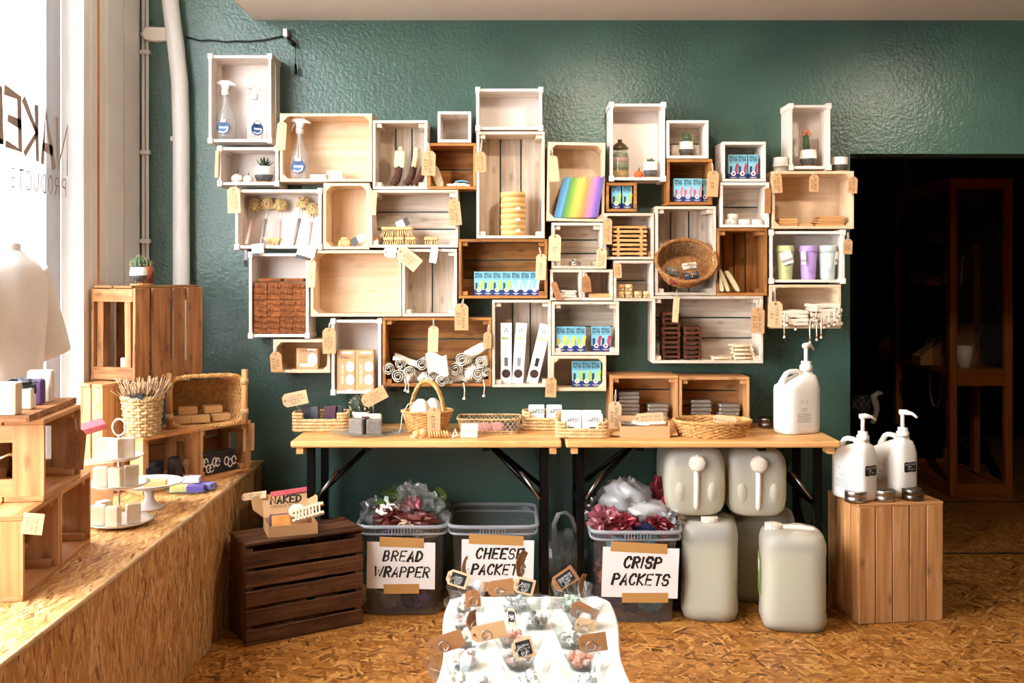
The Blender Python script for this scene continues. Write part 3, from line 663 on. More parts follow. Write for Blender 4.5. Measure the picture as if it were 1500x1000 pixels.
pot((X(1184, 4.42), 4.42, CR[30]['zf']), .037, .07, 'graft', 'grafted pink-topped cactus in a speckled pot in the tall white crate')
pot((X(1143.5, 4.375), 4.375, zc), .034, .062, None, 'plain round white pot beside the tall white crate', saucer=False, pw=0)
pot((X(1230, 4.40), 4.40, zc), .034, .06, None, 'white speckled pot standing at the end of the pine crate top', round_=False)
def pumpkin(loc, r, m, label):
    t = thing('mini_pumpkin', label, 'pumpkin', loc)
    mb = MB(); mb.lathe([(max(.0005, r*math.sin(math.pi*j/10)), r*.78-r*.78*math.cos(math.pi*j/10)) for j in range(11)], 40, rib=lambda a: 1-.12*abs(math.cos(a*4))); mb.obj('flesh', m, t)
    mb = MB(); mb.tube([(0, 0, r*1.5), (r*.05, 0, r*1.85), (r*.3, 0, r*2.15)], [r*.14, r*.09, r*.07], 6); mb.obj('stem', mat('dark_stem', '#4a4136', .8), t)
wpk = mat('white_pumpkin', '#efe7de', .6)
pumpkin(on(2, 347.5), .027, wpk, 'larger white mini pumpkin in the low white crate')
pumpkin(on(2, 363.5, 4.39), .022, wpk, 'smaller white mini pumpkin next to the succulent pot')
pumpkin(on(17, 935.5), .023, mat('orange_pumpkin', '#d6602a', .5), 'small orange pumpkin beside the layered glass jar')
# soap blocks
def soap(loc, d, m, label, rz=0, group=None, name='soap_bar', bev=.003, rot=None):
    mb = MB(); mb.box((0, 0, d[2]/2), d); return solo(name, mb, m, label, 'soap', loc, rot or (0, 0, rz), group, bevel=bev, seg=2)
cream = pm('cream_soap', '#efe0c8', .5, var=.05, vscale=20)
a = on(3, 467); soap(a, (.07, .05, .024), cream, 'long cream soap block lying flat in the pine crate', 4)
a = on(3, 492, 4.42); soap(a, (.075, .05, .022), cream, 'lower cream soap block of the pair in the pine crate', -6); soap((a[0]-.004, a[1], a[2]+.0222), (.07, .045, .02), cream, 'upper cream soap block stacked in the pine crate', 5)
# sock-shaped scrubbers in crate 4
choc = pm('brown_fibre', '#54301f', .95, bump=1, bscale=300, var=.4, vscale=120); pgreen = mat('pale_green_sleeve', '#c5cf9e', .7)
for i, (px, m_, lb, rz) in enumerate(((580, pgreen, 'sock-shaped brown scrubber with a pale green paper sleeve', 3), (598, M_['kraft_l'], 'sock-shaped brown scrubber with a striped cream sleeve, middle one', 9), (610, M_['white'], 'sock-shaped brown scrubber with white sleeve, beside the price tag', 15))):
    a = on(4, px, 4.40-.01*i); t = thing('fibre_scrubber', lb, 'scrubber', a, (0, rz, 0), group='sock-shaped scrubbers')
    mb = MB(); mb.tube([(.002, -.005, .012), (-.008, -.005, .014), (.002, -.004, .035), (.008, 0, .06), (.01, 0, .095)], [.008, .017, .018, .016, .015], 10); mb.obj('fibre_body', choc, t)
    mb = MB(); mb.box((.011, -.001, .125), (.046 if i == 0 else .022, .026, .075)); mb.obj('paper_sleeve', m_, t, bevel=.004)
    mb = MB(); mb.lathe([(.0005, .163), (.012, .163), (.011, .178), (.0005, .184)], 12, M=T(.012, 0, 0)); mb.obj('knob', M_['pine'], t)
# loofah slices
loof = pm('loofah', '#e0cfa4', .9, bump=.8, bscale=150, var=.15, vscale=60)
def loofah(loc, w, h, th, ry, label, rz=20, group='loofah slices'):
    mb = MB(); n = 14; mb.prism([(w/2*math.copysign(abs(math.cos(2*math.pi*i/n))**.6, math.cos(2*math.pi*i/n)), h/2+h/2*math.copysign(abs(math.sin(2*math.pi*i/n))**.5, math.sin(2*math.pi*i/n))) for i in range(n)], -th/2, th/2)
    solo('loofah_slice', mb, loof, label, 'loofah', loc, (0, ry, rz), group, bevel=.004, seg=2)
a = on(6, 638, 4.40); loofah(a, .035, .085, .014, -14, 'loofah slice leaning inside the brown crate, behind its tag', 0)
a = on(6, 646, 4.385); loofah(a, .038, .10, .014, -20, 'taller loofah slice leaning in the small brown crate', 0)
t = thing('cloth_packet', 'cream and blue folded cloth packet in the small brown crate', 'cloth', on(6, 672, 4.38))
mb = MB(); mb.grid(lambda u, v: ((u-.5)*.10, (v-.5)*.05, .006+.010*math.sin(math.pi*u)*math.sin(math.pi*v)+.002*math.sin(u*19)), 14, 6); mb.obj('cream_cloth', mat('cream_cloth', '#eadfc9', .9), t, solid=.01)
mb = MB(); mb.grid(lambda u, v: ((u-.5)*.06+.015, (v-.5)*.045, .02+.006*math.sin(math.pi*u)), 8, 4); mb.obj('blue_cloth', mat('blue_cloth', '#6e9bb0', .9), t, solid=.006)
# round kraft tins
ktin = mat('kraft_tube', '#d9aa68', .55); a = on(8, 751.5, 4.40)
for i in range(4):
    t = thing('round_kraft_tin', ['bottom round kraft tin of the stack', 'second round kraft tin up the stack', 'third round kraft tin up the stack', 'top round kraft tin of the stack, without label'][i], 'tin', (a[0], a[1], a[2]+i*.0482), group='stacked kraft tins')
    mb = MB(); mb.lathe([(.0005, 0), (.0535, 0), (.0535, .027), (.0005, .027)], 32); mb.obj('tin_base', ktin, t)
    mb = MB(); mb.lathe([(.0005, .026), (.055, .026), (.055, .047), (.0535, .048), (.0005, .048)], 32); mb.obj('tin_lid', ktin, t)
    if i < 3: mb = MB(); mb.box((.022, -.0505, .022), (.018, .004, .011)); mb.obj('price_label', M_['white'], t)
# brushes in crate 9
brist = pm('tampico_bristles', '#e6c890', .9, bump=.4, bscale=400, var=.2, vscale=150); beech = wood('beech', '#d69d62', '#e3b27a', '#ecc493', .5, .1, var=.1)
def tuft_block(t, w, dpt, h, m, z, n1, n2, splay=.15, up=False):
    mb = MB(); rg = random.Random(n1*7+n2)
    for i in range(n1):
        for j in range(n2):
            x = (i+.5)/n1*w-w/2; y = (j+.5)/n2*dpt-dpt/2
            sx = x*splay*2+rg.uniform(-.003, .003); sy = y*splay*2+rg.uniform(-.003, .003); zz = h*rg.uniform(.9, 1.05)*(1 if up else -1)
            mb.tube([(x, y, z), (x+sx, y+sy, z+zz)], [.0022, .0034], 5)
    o = mb.obj('bristles', m, t); o['kind'] = 'stuff'
def scrub(loc, w, dpt, label, rot=(0, 0, 0), h=.02, bh=.028, rnd=False):
    t = thing('scrubbing_brush', label, 'brush', loc, rot, group='wooden scrubbing brushes')
    mb = MB()
    if rnd: mb.lathe([(.0005, bh), (w*.46, bh), (w/2, bh+h*.4), (w*.45, bh+h), (.0005, bh+h)], 20)
    else: mb.box((0, 0, bh+h/2), (w, dpt, h))
    mb.obj('brush_block', beech, t, bevel=0 if rnd else .005, seg=2)
    tuft_block(t, w*.9, dpt*.85, bh, brist, bh+.001, max(4, int(w/.009)), 4, .1)
s9 = CR[9]['zf']
for px, lb in ((569.5, 'small brush under the long brush, with the white card'), (585, 'small brush under the long brush, in the middle'), (602, 'small brush under the long brush, beside the kraft card')): scrub((X(px, 4.38), 4.38, s9), .045, .045, lb, h=.014, bh=.021)
scrub((X(582, 4.385), 4.385, s9+.0355), .137, .05, 'long wooden scrubbing brush lying on the small ones', h=.014, bh=.03)
scrub((X(632, 4.38), 4.38, s9), .06, .05, 'separate wooden brush apart from the others in its crate', h=.016, bh=.02)
t = solo('beech_peg', MB().lathe([(.0005, 0), (.012, 0), (.013, .022), (.008, .03), (.0005, .031)], 14), beech, 'little pale wooden knob at the corner of the brush crate', 'knob', (X(551, 4.37), 4.37, s9))
mb = MB(); mb.box((-.01, 0, .017), (.034, .02, .034), 0); mb.box((.018, 0, .017), (.022, .021, .035), 1); solo('card_packet', mb, [M_['white'], mat('charcoal_print', '#4b4848', .7)], 'white and charcoal card lying on the long brush', 'card', (X(592, 4.40), 4.40, s9+.0805), (0, -25, 8))
# dish brushes crate 10
pinkh = mat('pink_handle', '#d9a9a0', .5); greyh = mat('grey_handle', '#8d8482', .5)
for i, (bx, tx, ty, m_, lb) in enumerate(((361, 374, 301, pinkh, 'pink handled dish brush at the outer end of the row'), (382, 393, 299, greyh, 'grey handled dish brush with head touching a pink one'), (408, 411, 301, pinkh, 'pink handled dish brush standing almost upright in the middle'), (430, 444, 298, greyh, 'grey handled dish brush leaning toward the last pink one'), (451, 459, 307, pinkh, 'pink handled dish brush next to the pine crate'))):
    d0, d1 = 4.37, 4.46
    p0 = Vector((X(bx, d0), d0, CR[10]['zf']+.004)); p1 = Vector((X(tx, d1), d1, Z(ty, d1))); ax = (p1-p0); L_ = ax.length; ax.normalize()
    Mx = Matrix.Translation(p0) @ ax.to_track_quat('Z', 'Y').to_matrix().to_4x4()
    t = thing('dish_brush', lb, 'brush', M=Mx, group='long-handled dish brushes')
    mb = MB(); mb.tube([(0, 0, 0), (0, 0, .006), (0, 0, L_*.62)], [.0045, .0075, .0085], 10); mb.obj('handle', m_, t)
    mb = MB(); mb.tube([(.006, 0, L_*.6), (.009, 0, L_*.75), (.005, 0, L_*.88)], .0016, 5); mb.tube([(-.006, 0, L_*.6), (-.009, 0, L_*.75), (-.005, 0, L_*.88)], .0016, 5); mb.obj('wire_neck', M_['steel'], t)
    mb = MB(); rg = random.Random(i)
    mb.ball((0, 0, L_), .022, 0, 10, 7)
    for k in range(150):
        u = rg.uniform(-.7, 1); a = rg.random()*6.28; q = math.sqrt(1-u*u); dv = Vector((q*math.cos(a), q*math.sin(a), u)); mb.tube([Vector((0, 0, L_))+dv*.018, Vector((0, 0, L_))+dv*rg.uniform(.028, .034)], [.0026, .0034], 5)
    o = mb.obj('bristle_head', brist, t); o['kind'] = 'stuff'
t = thing('brush_head_refill', 'loose round brush refill lying below the dish brushes', 'brush', (X(400, 4.36), 4.36, CR[10]['zf'])); mb = MB(); mb.lathe([(.0005, 0), (.012, 0), (.01, .012), (.0005, .012)], 14); mb.obj('refill_base', beech, t); tuft_block(t, .045, .03, .026, brist, .008, 9, 4, .35, True)
t = thing('brush_head_refill', 'pot brush head standing in the narrow pine crate', 'brush', (X(505, 4.39), 4.39, CR[11]['zf'])); mb = MB(); mb.lathe([(.0005, .028), (.016, .028), (.019, .034), (.014, .042), (.0005, .043)], 18); mb.obj('refill_base', beech, t); tuft_block(t, .045, .04, .028, brist, .029, 9, 6, .12)
mb = MB(); mb.box((-.018, 0, 0), (.03, .002, .036), 1); mb.box((.014, 0, 0), (.036, .002, .036), 0); solo('packaging_card', mb, [M_['white'], M_['charcoal_print']], 'white and black packaging card in the narrow pine crate', 'card', (X(525, 4.37), 4.37, CR[11]['zf']+.031), (-15, -28, 0))
for (x0, y0, x1, y1, r, lb) in ((369, 357, 386, 371, 4, 'white packaging card hanging over the dish brush crate edge'), (436, 359, 462, 376, -14, 'larger white packaging card over the crate edge with a black strip')):
    mb = MB(); w_, h_ = (x1-x0)*Q, (y1-y0)*Q; mb.box((0, 0, 0), (w_, .002, h_), 0); mb.box((-w_*.2, 0, -h_*.62), (w_*.6, .003, h_*.3), 1)
    for k in range(3): mb.box((0, -.0012, h_*.25-k*h_*.2), (w_*.6, .0006, h_*.05), 1)
    solo('packaging_card', mb, [M_['white'], M_['charcoal_print']], lb, 'card', tuple(P((x0+x1)/2, (y0+y1)/2, 4.325)), (-8, -r, 0))
t = thing('brush_sample', 'grey tipped strip hanging from the crate of dish brushes', 'strip', tuple(P(360, 366, 4.328))); mb = MB(); mb.box((0, 0, -.022), (.012, .004, .044)); mb.obj('grey_strip', greyh, t); mb = MB(); mb.box((0, -.001, -.058), (.014, .006, .03)); mb.obj('black_tip', M_['blackmetal'], t)
# coir scourers crate 12
coir = wood('coir_fibre', '#3c1f10', '#8a4f2a', '#b4713e', .95, .0, sc=5.5, var=.2, bump=1.0); c12 = CR[12]; rg = random.Random(3)
xa, xb = c12['x0']+.024, c12['x1']-.020
for r in range(3):
    nn = 4
    for c in range(nn):
        w_ = (xb-xa)/nn; mb = MB(); hh = .074; sd = rg.random()*9
        def fn(u, v, w_=w_, hh=hh, sd=sd):
            u, v = v, u; x = (u-.5)*w_*.98; z = v*hh
            return (x, -.05-.004*math.sin(u*40+sd+v*5)*math.sin(v*31+sd)-.003*math.sin(u*90+v*17), z+.002*math.sin(u*30+sd))
        mb.grid(fn, 14, 14, su=.074, sv=w_); mb.box((0, 0, hh/2), (w_*.98, .098, hh*.985))
        solo('coir_scourer', mb, coir, 'brown coir scourer in the %s row, %s from the wide pine crate' % (['bottom', 'middle', 'top'][r], ['fourth', 'third', 'second', 'first'][c]), 'scourer', (xa+(c+.5)*w_, 4.395+rg.uniform(-.004, .004), c12['zf']+.0005+r*.0755), (0, 0, rg.uniform(-2, 2)), 'coir scourers')
for i, (xx, w_) in enumerate(((-.05, .10), (.055, .085))):
    mb = MB(); mb.box((0, 0, .008), (w_, .085, .015)); solo('coir_scourer', mb, coir, ['longer coir scourer lying flat on top of the pile', 'shorter coir scourer lying flat on top of the pile'][i], 'scourer', ((xa+xb)/2+xx, 4.40, c12['zf']+.228), (0, 0, 3), 'coir scourers', bevel=.003)
# slim blue boxes
tealb = mat('aqua_carton', '#7fc0d2', .45); navy = mat('navy_carton', '#1d2a66', .45)
kinds = {'lime': ('#a8bf3c', '#33402a'), 'ice': ('#d8ecf0', '#a9d3dd'), 'pink': ('#d9808c', '#c05468'), 'berry': ('#a8364e', '#2c2c5c'), 'lemon': ('#e6d44a', '#c9b02c')}
BX = {}
def carton(kind, loc, label, rz=0, s=1.0):
    key = (kind, s)
    if key not in BX:
        c1, c2 = kinds[kind]; w, h, d = .0405*s, .104*s, .034*s
        b = MB(); b.box((0, 0, h*.62), (w, d, h*.76), 0); b.box((0, 0, h*.12), (w, d, h*.24), 1)
        p = MB(); y = -d/2-.0006; MM = T(0, y, 0)
        p.text('OCEAN', h*.085, 2, T(0, y, h*.865), .26, gap=.2); p.text('SAVER', h*.085, 2, T(0, y, h*.75), .26, gap=.2)
        p.box((0, y, h*.70), (w*.8, .0006, h*.012), 1)
        p.stroke([(w*.42, h*.6), (w*.28, h*.42), (w*.3, h*.3), (0, h*.22)], w*.3, 3, MM); p.box((-w*.25, y, h*.40), (w*.24, .0006, h*.28), 4)
        p.lathe([(.0001, 0), (w*.24, 0)], 16, 5, T(0, y-.0004, h*.24) @ RX(90), smooth=False); p.lathe([(.0001, 0), (w*.13, 0)], 12, 3, T(0, y-.0008, h*.24) @ RX(90), smooth=False)
        p.box((0, y, h*.09), (w*.66, .0006, h*.016), 5); p.box((0, y, h*.05), (w*.3, .0006, h*.02), 3)
        BX[key] = (b, p, [tealb, navy, mat('carton_ink', '#122038', .5), mat(kind+'_print', c1, .5), mat(kind+'_print_dark', c2, .5), M_['white']], None)
        t = thing('refill_carton', label, 'carton', loc, (0, 0, rz), group='slim blue refill cartons')
        b.obj('carton_body', [tealb, navy], t); p.obj('carton_print', BX[key][2], t); BX[key] = t; return t
    return dup(BX[key], loc, (0, 0, rz), label)
for i, px in enumerate((701.6, 715, 728.2, 742)): carton('lime', on(15, px, 4.37), 'slim blue lime carton in the row of seven, '+['at its bare end', 'second from the bare end', 'third from the bare end', 'next to the icy ones'][i])
for i, px in enumerate((755.6, 769.2, 782.8)): carton('ice', on(15, px, 4.37), 'slim blue icy carton in the row of seven, '+['next to the lime ones', 'between two icy ones', 'beside the price tag'][i])
carton('lime', on(19, 902, 4.375), 'slim blue lime carton in the smallest brown crate, beside the coloured cards'); carton('lime', on(19, 918, 4.375), 'slim blue lime carton in the smallest brown crate, its inner neighbour')
for px, q in ((993, 'at the free end'), (1006.5, 'between two others'), (1020, 'next to the price tag')): carton('pink', on(20, px, 4.37), 'slim blue carton with pink print, '+q)
carton('berry', on(20, 1032.5, 4.40), 'slim blue berry carton half hidden behind a price tag', -12)
for px, lb in ((1073, 'slim berry print carton in the small white crate, partly hidden by its wall'), (1086, 'middle berry print carton in the small white crate'), (1102, 'berry print carton standing apart in the small white crate')): carton('berry', on(28, px, 4.39), lb, 0, 1.05)
for px, q in ((821.5, 'against the crate wall'), (835, 'between two others'), (850, 'facing the berry pair')): carton('lemon', on(39, px, 4.37), 'slim blue carton with lemon print, '+q, 0, 1.06)
for px, q in ((873, 'nearer the lemon ones'), (886.5, 'against the crate wall')): carton('berry', on(39, px, 4.39), 'berry print carton of the whitewashed crate, '+q, 0, 1.06)
for px, q in ((845, 'facing the empty side'), (858.5, 'between two others'), (872, 'against the crate wall')): carton('lime', on(40, px, 4.39), 'slim blue lime carton in the low pine crate, '+q, 0, 1.1)
# rainbow cloth packs crate 16
rb = ['#3f6d8e', '#4a7c9c', '#5288a6', '#5b93b0', '#4f8a86', '#5f9350', '#6f9d42', '#7ca83f', '#93b04a', '#b0b752', '#c9bb55', '#dcbf58', '#e8c15c', '#efb958', '#f0a750', '#ee9a4d', '#ec8f55', '#e88a72', '#e28a90', '#dd8aa6', '#d285b4', '#b878b8', '#9a6fb8', '#8466b4', '#7560ae', '#6a5aa8']
c16 = CR[16]; nn = len(rb)
for i, c in enumerate(rb):
    u = i/(nn-1); px0 = 812+u*(873-812); w_ = .0062 if i > 3 else .0085
    a = (X(px0, 4.38), 4.40-.0006*i, c16['zf']+.003); mb = MB(); hh = .178+.006*math.sin(i*2.1)
    mb.box((0, -.01, hh/2), (w_, .11, hh)); solo('cloth_pack', mb, mat('pack_%d' % i, c, .7), '%s cloth pack in the rainbow row, %s from its blue end' % (['blue', 'green', 'yellow', 'orange', 'pink', 'violet'][min(5, int(u*6))], 'number %d' % (i+1)), 'cloth pack', a, (0, 14-5*u, 0), 'rainbow cloth packs', bevel=.001)
# layered jar crate 17
t = thing('layered_jar', 'glass jar filled with coloured layers under a dark lid', 'jar', on(17, 908, 4.40))
mb = MB(); mb.lathe([(.0005, .0), (.036, .0), (.041, .008), (.0395, .035), (.042, .05), (.0395, .065), (.042, .085), (.04, .1), (.034, .115), (.033, .13)], 28); mb.obj('glass_body', clear('jar_glass', '#f2f6f0', .08, .04), t)
for z0, z1, c, nm in ((.003, .035, '#c29a5c', 'straw_layer'), (.035, .048, '#6c7440', 'moss_layer'), (.048, .072, '#8f9070', 'sage_layer'), (.072, .092, '#d2a2a4', 'pink_layer'), (.092, .112, '#8c936e', 'top_layer')):
    mb = MB(); r1 = .038 if z1 < .1 else .034; mb.lathe([(.0005, z0), (r1, z0), (r1, z1), (.0005, z1)], 24); mb.obj(nm, pm(nm, c, .9, var=.4, vscale=150), t)
mb = MB(); mb.lathe([(.0005, .128), (.037, .128), (.038, .135), (.03, .145), (.02, .155), (.009, .16), (.011, .17), (.0005, .174)], 24); mb.obj('jar_lid', mat('bronze_lid', '#5c4a2a', .3, .5), t)
def ORD(i, n): return 'topmost' if i == n-1 else ['lowest', 'second from the bottom', 'third from the bottom', 'fourth from the bottom', 'fifth from the bottom', 'sixth from the bottom', 'seventh from the bottom', 'eighth from the bottom', 'ninth from the bottom'][i]
# bamboo boards crate 21
bam = wood('bamboo', '#b87f4a', '#cb945c', '#d8a872', .45, 0, var=.15)
c = CR[21]
for i in range(7):
    t = thing('bamboo_soap_dish', 'bamboo soap dish, %s in the stack of seven' % ORD(i, 7), 'soap dish', (X(921, 4.38)+random.uniform(-.002, .002), 4.38, c['zf']+i*.0192), group='stacked bamboo soap dishes')
    for k in range(3): mb = MB(); mb.box((0, -.033+.033*k, .013), (.148, .028, .011)); mb.obj('slat', bam, t, bevel=.001)
    for sx in (-.05, .05): mb = MB(); mb.box((sx, 0, .004), (.012, .095, .0075)); mb.obj('rail', bam, t)
mb = MB(); mb.box((0, 0, .011), (.03, .09, .022)); solo('wood_offcut', mb, bam, 'short bamboo block lying beside the soap dish stack', 'block', (X(951.5, 4.42), 4.41, c['zf']+.0))
# tins and small goods
alu = pm('aluminium', '#b9b4ab', .32, 1.0, bump=.05)
def tin(loc, r, h, label, m=None, group=None):
    t = thing('round_tin', label, 'tin', loc, group=group); m = m or alu
    mb = MB(); mb.lathe([(.0005, 0), (r*.97, 0), (r*.98, h*.55), (.0005, h*.55)], 32); mb.obj('tin_base', m, t)
    mb = MB(); mb.lathe([(.0005, h*.97), (r*.86, h*.97), (r*.88, h), (r*.97, h), (r, h*.95), (r, h*.53), (r*.985, h*.52), (.0005, h*.52)][::-1], 32); mb.obj('tin_lid', m, t); return t
tin(on(22, 842, 4.39), .026, .018, 'small aluminium tin in the whitewashed crate, lower of two'); tin((X(843, 4.39), 4.39, CR[22]['zf']+.0183), .013, .012, 'tiny aluminium tin sitting on a larger tin')
clothc = pm('cream_cotton', '#e8dcc6', .9, bump=.5, bscale=300, var=.06, vscale=40)
def folded(loc, w, dpt, th, m, label, cat='cloth', rz=0, name='folded_cloth', group=None, wav=.15):
    mb = MB(); n = 12; ph = random.random()*6
    out = []
    for i in range(n+1): u = i/n; out.append(((u-.5)*w, th*(.08*math.sin(u*5+ph)+wav*.5*math.sin(u*9+ph))))
    for j in range(5): a = -math.pi/2+math.pi*(j+1)/6; out.append((w/2+th*.42*math.cos(a), th/2+th/2*math.sin(a)))
    for i in range(n, -1, -1): u = i/n; out.append(((u-.5)*w, th+th*(.1*math.sin(u*4+ph+1)+wav*.5*math.sin(u*8+ph))))
    for j in range(5): a = math.pi/2+math.pi*(j+1)/6; out.append((-w/2+th*.42*math.cos(a), th/2+th/2*math.sin(a)))
    mb.prism(out, -dpt/2, dpt/2, smooth=False); return solo(name, mb, m, label, cat, loc, (0, 0, rz), group, bevel=.002)
for i in range(3): folded(on(23, 832, 4.38)[:2]+(CR[23]['zf']+.001+i*.0105,), .062, .07, .009, clothc, ['bottom folded cream cloth in the tiny crate', 'middle folded cream cloth in the tiny crate', 'top folded cream cloth in the tiny crate'][i], rz=(-1)**i*4)
mb = MB(); mb.box((0, 0, .009), (.092, .08, .018)); solo('bamboo_board', mb, bam, 'flat bamboo board lying in the tiny whitewashed crate', 'board', on(24, 877, 4.38), bevel=.002)
for i, (px, z) in enumerate(((909, 0), (921, 0), (934.5, 0), (947.5, 0), (909, 1), (921, 1))):
    t = thing('nail_brush', ['round nail brush under another, beside the tag', 'round nail brush under another, second in the row', 'lone round nail brush in the middle of the row', 'lone round nail brush with a reddish cap at the row end', 'round nail brush stacked at the crate edge', 'round nail brush stacked second in the row'][i], 'brush', (X(px, 4.37), 4.37, CR[25]['zf']+z*.0305), group='round nail brushes')
    mb = MB(); mb.lathe([(.0005, .014), (.0165, .014), (.018, .02), (.015, .03), (.0005, .03)], 16); mb.obj('brush_cap', beech, t); tuft_block(t, .026, .026, .014, brist, .0145, 4, 4, .05)
# wicker helpers ------------------------------------------------------
def wicker_mat(name, c0, c1, su=120, sv=260, rough=.6):
    m, nt, N, L, b = newmat(name); b.inputs['Roughness'].default_value = rough
    tc = N.new('ShaderNodeTexCoord'); n = N.new('ShaderNodeTexNoise'); n.inputs['Scale'].default_value = 60; n.inputs['Detail'].default_value = 3; L.new(tc.outputs['Object'], n.inputs['Vector'])
    r = N.new('ShaderNodeValToRGB'); r.color_ramp.elements[0].position = .3; r.color_ramp.elements[0].color = lin(c0); r.color_ramp.elements[1].position = .7; r.color_ramp.elements[1].color = lin(c1)
    L.new(n.outputs['Fac'], r.inputs['Fac']); L.new(r.outputs[0], b.inputs['Base Color']); return m
wick = wicker_mat('honey_wicker', '#b9813f', '#e0b070'); wickd = wicker_mat('brown_wicker', '#7a4a20', '#b27a3e'); seag = wicker_mat('seagrass', '#9a7648', '#cfae7c'); hya = wicker_mat('water_hyacinth', '#c69a62', '#e6c592')
def weave(mb, path, zs, amp, r, nper, lean=0, closed=True, m=0, seg=5, flat=1.0):
    """path(u)->(x,y,nx,ny) closed outline; weaves one rod per level round upright stakes"""
    for k, z in enumerate(zs):
        pts = []; n = nper*4
        for i in range(n):
            u = i/n; sc_ = 1+lean*(z-zs[0]); x, y, nx, ny = path(u)
            s_ = amp*math.cos(math.pi*(u*nper+k))
            pts.append((x*sc_+nx*s_, y*sc_+ny*s_, z))
        mb.tube(pts, r, seg, m, closed=closed)
def ell(a, b):
    def f(u):
        t = 2*math.pi*u; c, s = math.cos(t), math.sin(t); l = math.hypot(c*b, s*a); return (a*c, b*s, c*b/l, s*a/l)
    return f
def rrect(a, b, p=5):
    def f(u):
        t = 2*math.pi*u; c, s = math.cos(t), math.sin(t); k = (abs(c)**p+abs(s)**p)**(-1/p); x, y = a*k*c, b*k*s; l = math.hypot(c, s); return (x, y, c/l, s/l)
    return f
def plait(mb, path, z, r, n=60, m=0, turns=18, sc_=1, seg=5):
    for ph in (0, 2.1, 4.2):
        pts = []
        for i in range(n*2):
            u = i/(n*2); x, y, nx, ny = path(u); a = 2*math.pi*turns*u+ph
            pts.append((x*sc_+nx*r*.8*math.cos(a), y*sc_+ny*r*.8*math.cos(a), z+r*.8*math.sin(a)))
        mb.tube(pts, r*.62, seg, m, closed=True)
def basket(t, path, h, nrows, nper, m, lean=0, amp=.003, r=.003, rim=.006, floor_=True, turns=24):
    zs = [r+(h-2*r)*i/(nrows-1) for i in range(nrows)]
    mb = MB(); weave(mb, path, zs, amp, r, nper, lean); o = mb.obj('woven_wall', m, t); o['kind'] = 'stuff'
    mb = MB()
    for i in range(nper):
        x, y, nx, ny = path(i/nper); k = 1+lean*(h-r); mb.tube([(x, y, 0), (x*k, y*k, h)], r*.8, 5)
    o = mb.obj('stakes', m, t); o['kind'] = 'stuff'
    if rim: mb = MB(); plait(mb, path, h, rim, m=0, turns=turns, sc_=1+lean*h); o = mb.obj('plaited_rim', m, t); o['kind'] = 'stuff'
    if floor_:
        n = 32; mb = MB(); vs = [(path(i/n)[0]*.97, path(i/n)[1]*.97) for i in range(n)]
        mb.add([(x, y, .002) for x, y in vs]+[(x, y, .006) for x, y in vs], [tuple(range(n-1, -1, -1)), tuple(range(n, 2*n))]+[(i, (i+1) % n, n+(i+1) % n, n+i) for i in range(n)]); mb.obj('basket_floor', m, t)
# oval basket tipped towards us in crate 26
pc = P(1003, 432, 4.34)
Mx = T(X(1003, 4.36), 4.36, CR[26]['zf']+.118) @ RX(62)
t = thing('oval_wicker_basket', 'oval brown wicker basket tipped forward in the upright crate', 'basket', M=Mx @ T(0, 0, -.05))
basket(t, ell(.105, .083), .095, 14, 28, wickd, 2.6, .003, .0034, .0075, turns=30)
def pouch(loc, w, h, th, c1, c2, label, rot):
    t = thing('fabric_bundle', label, 'bundle', loc, rot, group='string tied fabric bundles')
    mb = MB(); n = 10
    mb.grid(lambda u, v: ((u-.5)*w*(1-.1*math.sin(v*9)), -th*(.5+.5*math.sin(math.pi*u)**.6*math.sin(math.pi*v)**.6), (v-.5)*h), n, n); mb.box((0, 0, 0), (w*.96, th*.9, h*.96)); mb.obj('fabric', mat('fabric_'+c1, c1, .9, var=.5, vscale=60), t)
    mb = MB(); mb.tube([(-w*.5, -th*.75, .002), (0, -th*1.1, 0), (w*.5, -th*.75, -.002)], .0016, 5); mb.tube([(0, -th*1.05, -h*.5), (0, -th*1.12, 0), (0, -th*1.05, h*.5)], .0016, 5)
    for s in (-1, 1): mb.tube([(0, -th*1.15, 0), (s*.012, -th*1.3, .01), (s*.02, -th*1.25, .002), (0, -th*1.15, 0)], .0014, 5)
    mb.obj('string_bow', M_['jute'], t)
for (px, py, d, w, h, c1, lb, r) in ((984, 398, 4.335, .055, .035, '#5c6e6a', 'grey green fabric bundle in the oval basket', (-20, 6, 0)), (1010, 390, 4.35, .062, .03, '#cfc9b8', 'pale patterned fabric bundle at the back of the oval basket', (-20, -8, 0)), (1013, 404, 4.32, .06, .03, '#27354e', 'navy fabric bundle in the front of the oval basket', (-20, -10, 0)), (989, 412, 4.315, .05, .022, '#8c2f3e', 'dark red fabric bundle at the bottom of the oval basket', (-20, -4, 0))):
    pouch(tuple(P(px, py, d)), w, h, .014, c1, c1, lb, r)
# loofah slabs crate 27
for i, px in enumerate((1057, 1066, 1081)): loofah((X(px, 4.36+.01*i), 4.36+.01*i, CR[27]['zf']+.004), .022, .115-.004*i, .05, -17-7*i, ['loofah slab leaning on the basket side of the brown crate', 'middle loofah slab in the brown upright crate', 'loofah slab leaning lowest in the brown upright crate'][i], 0)
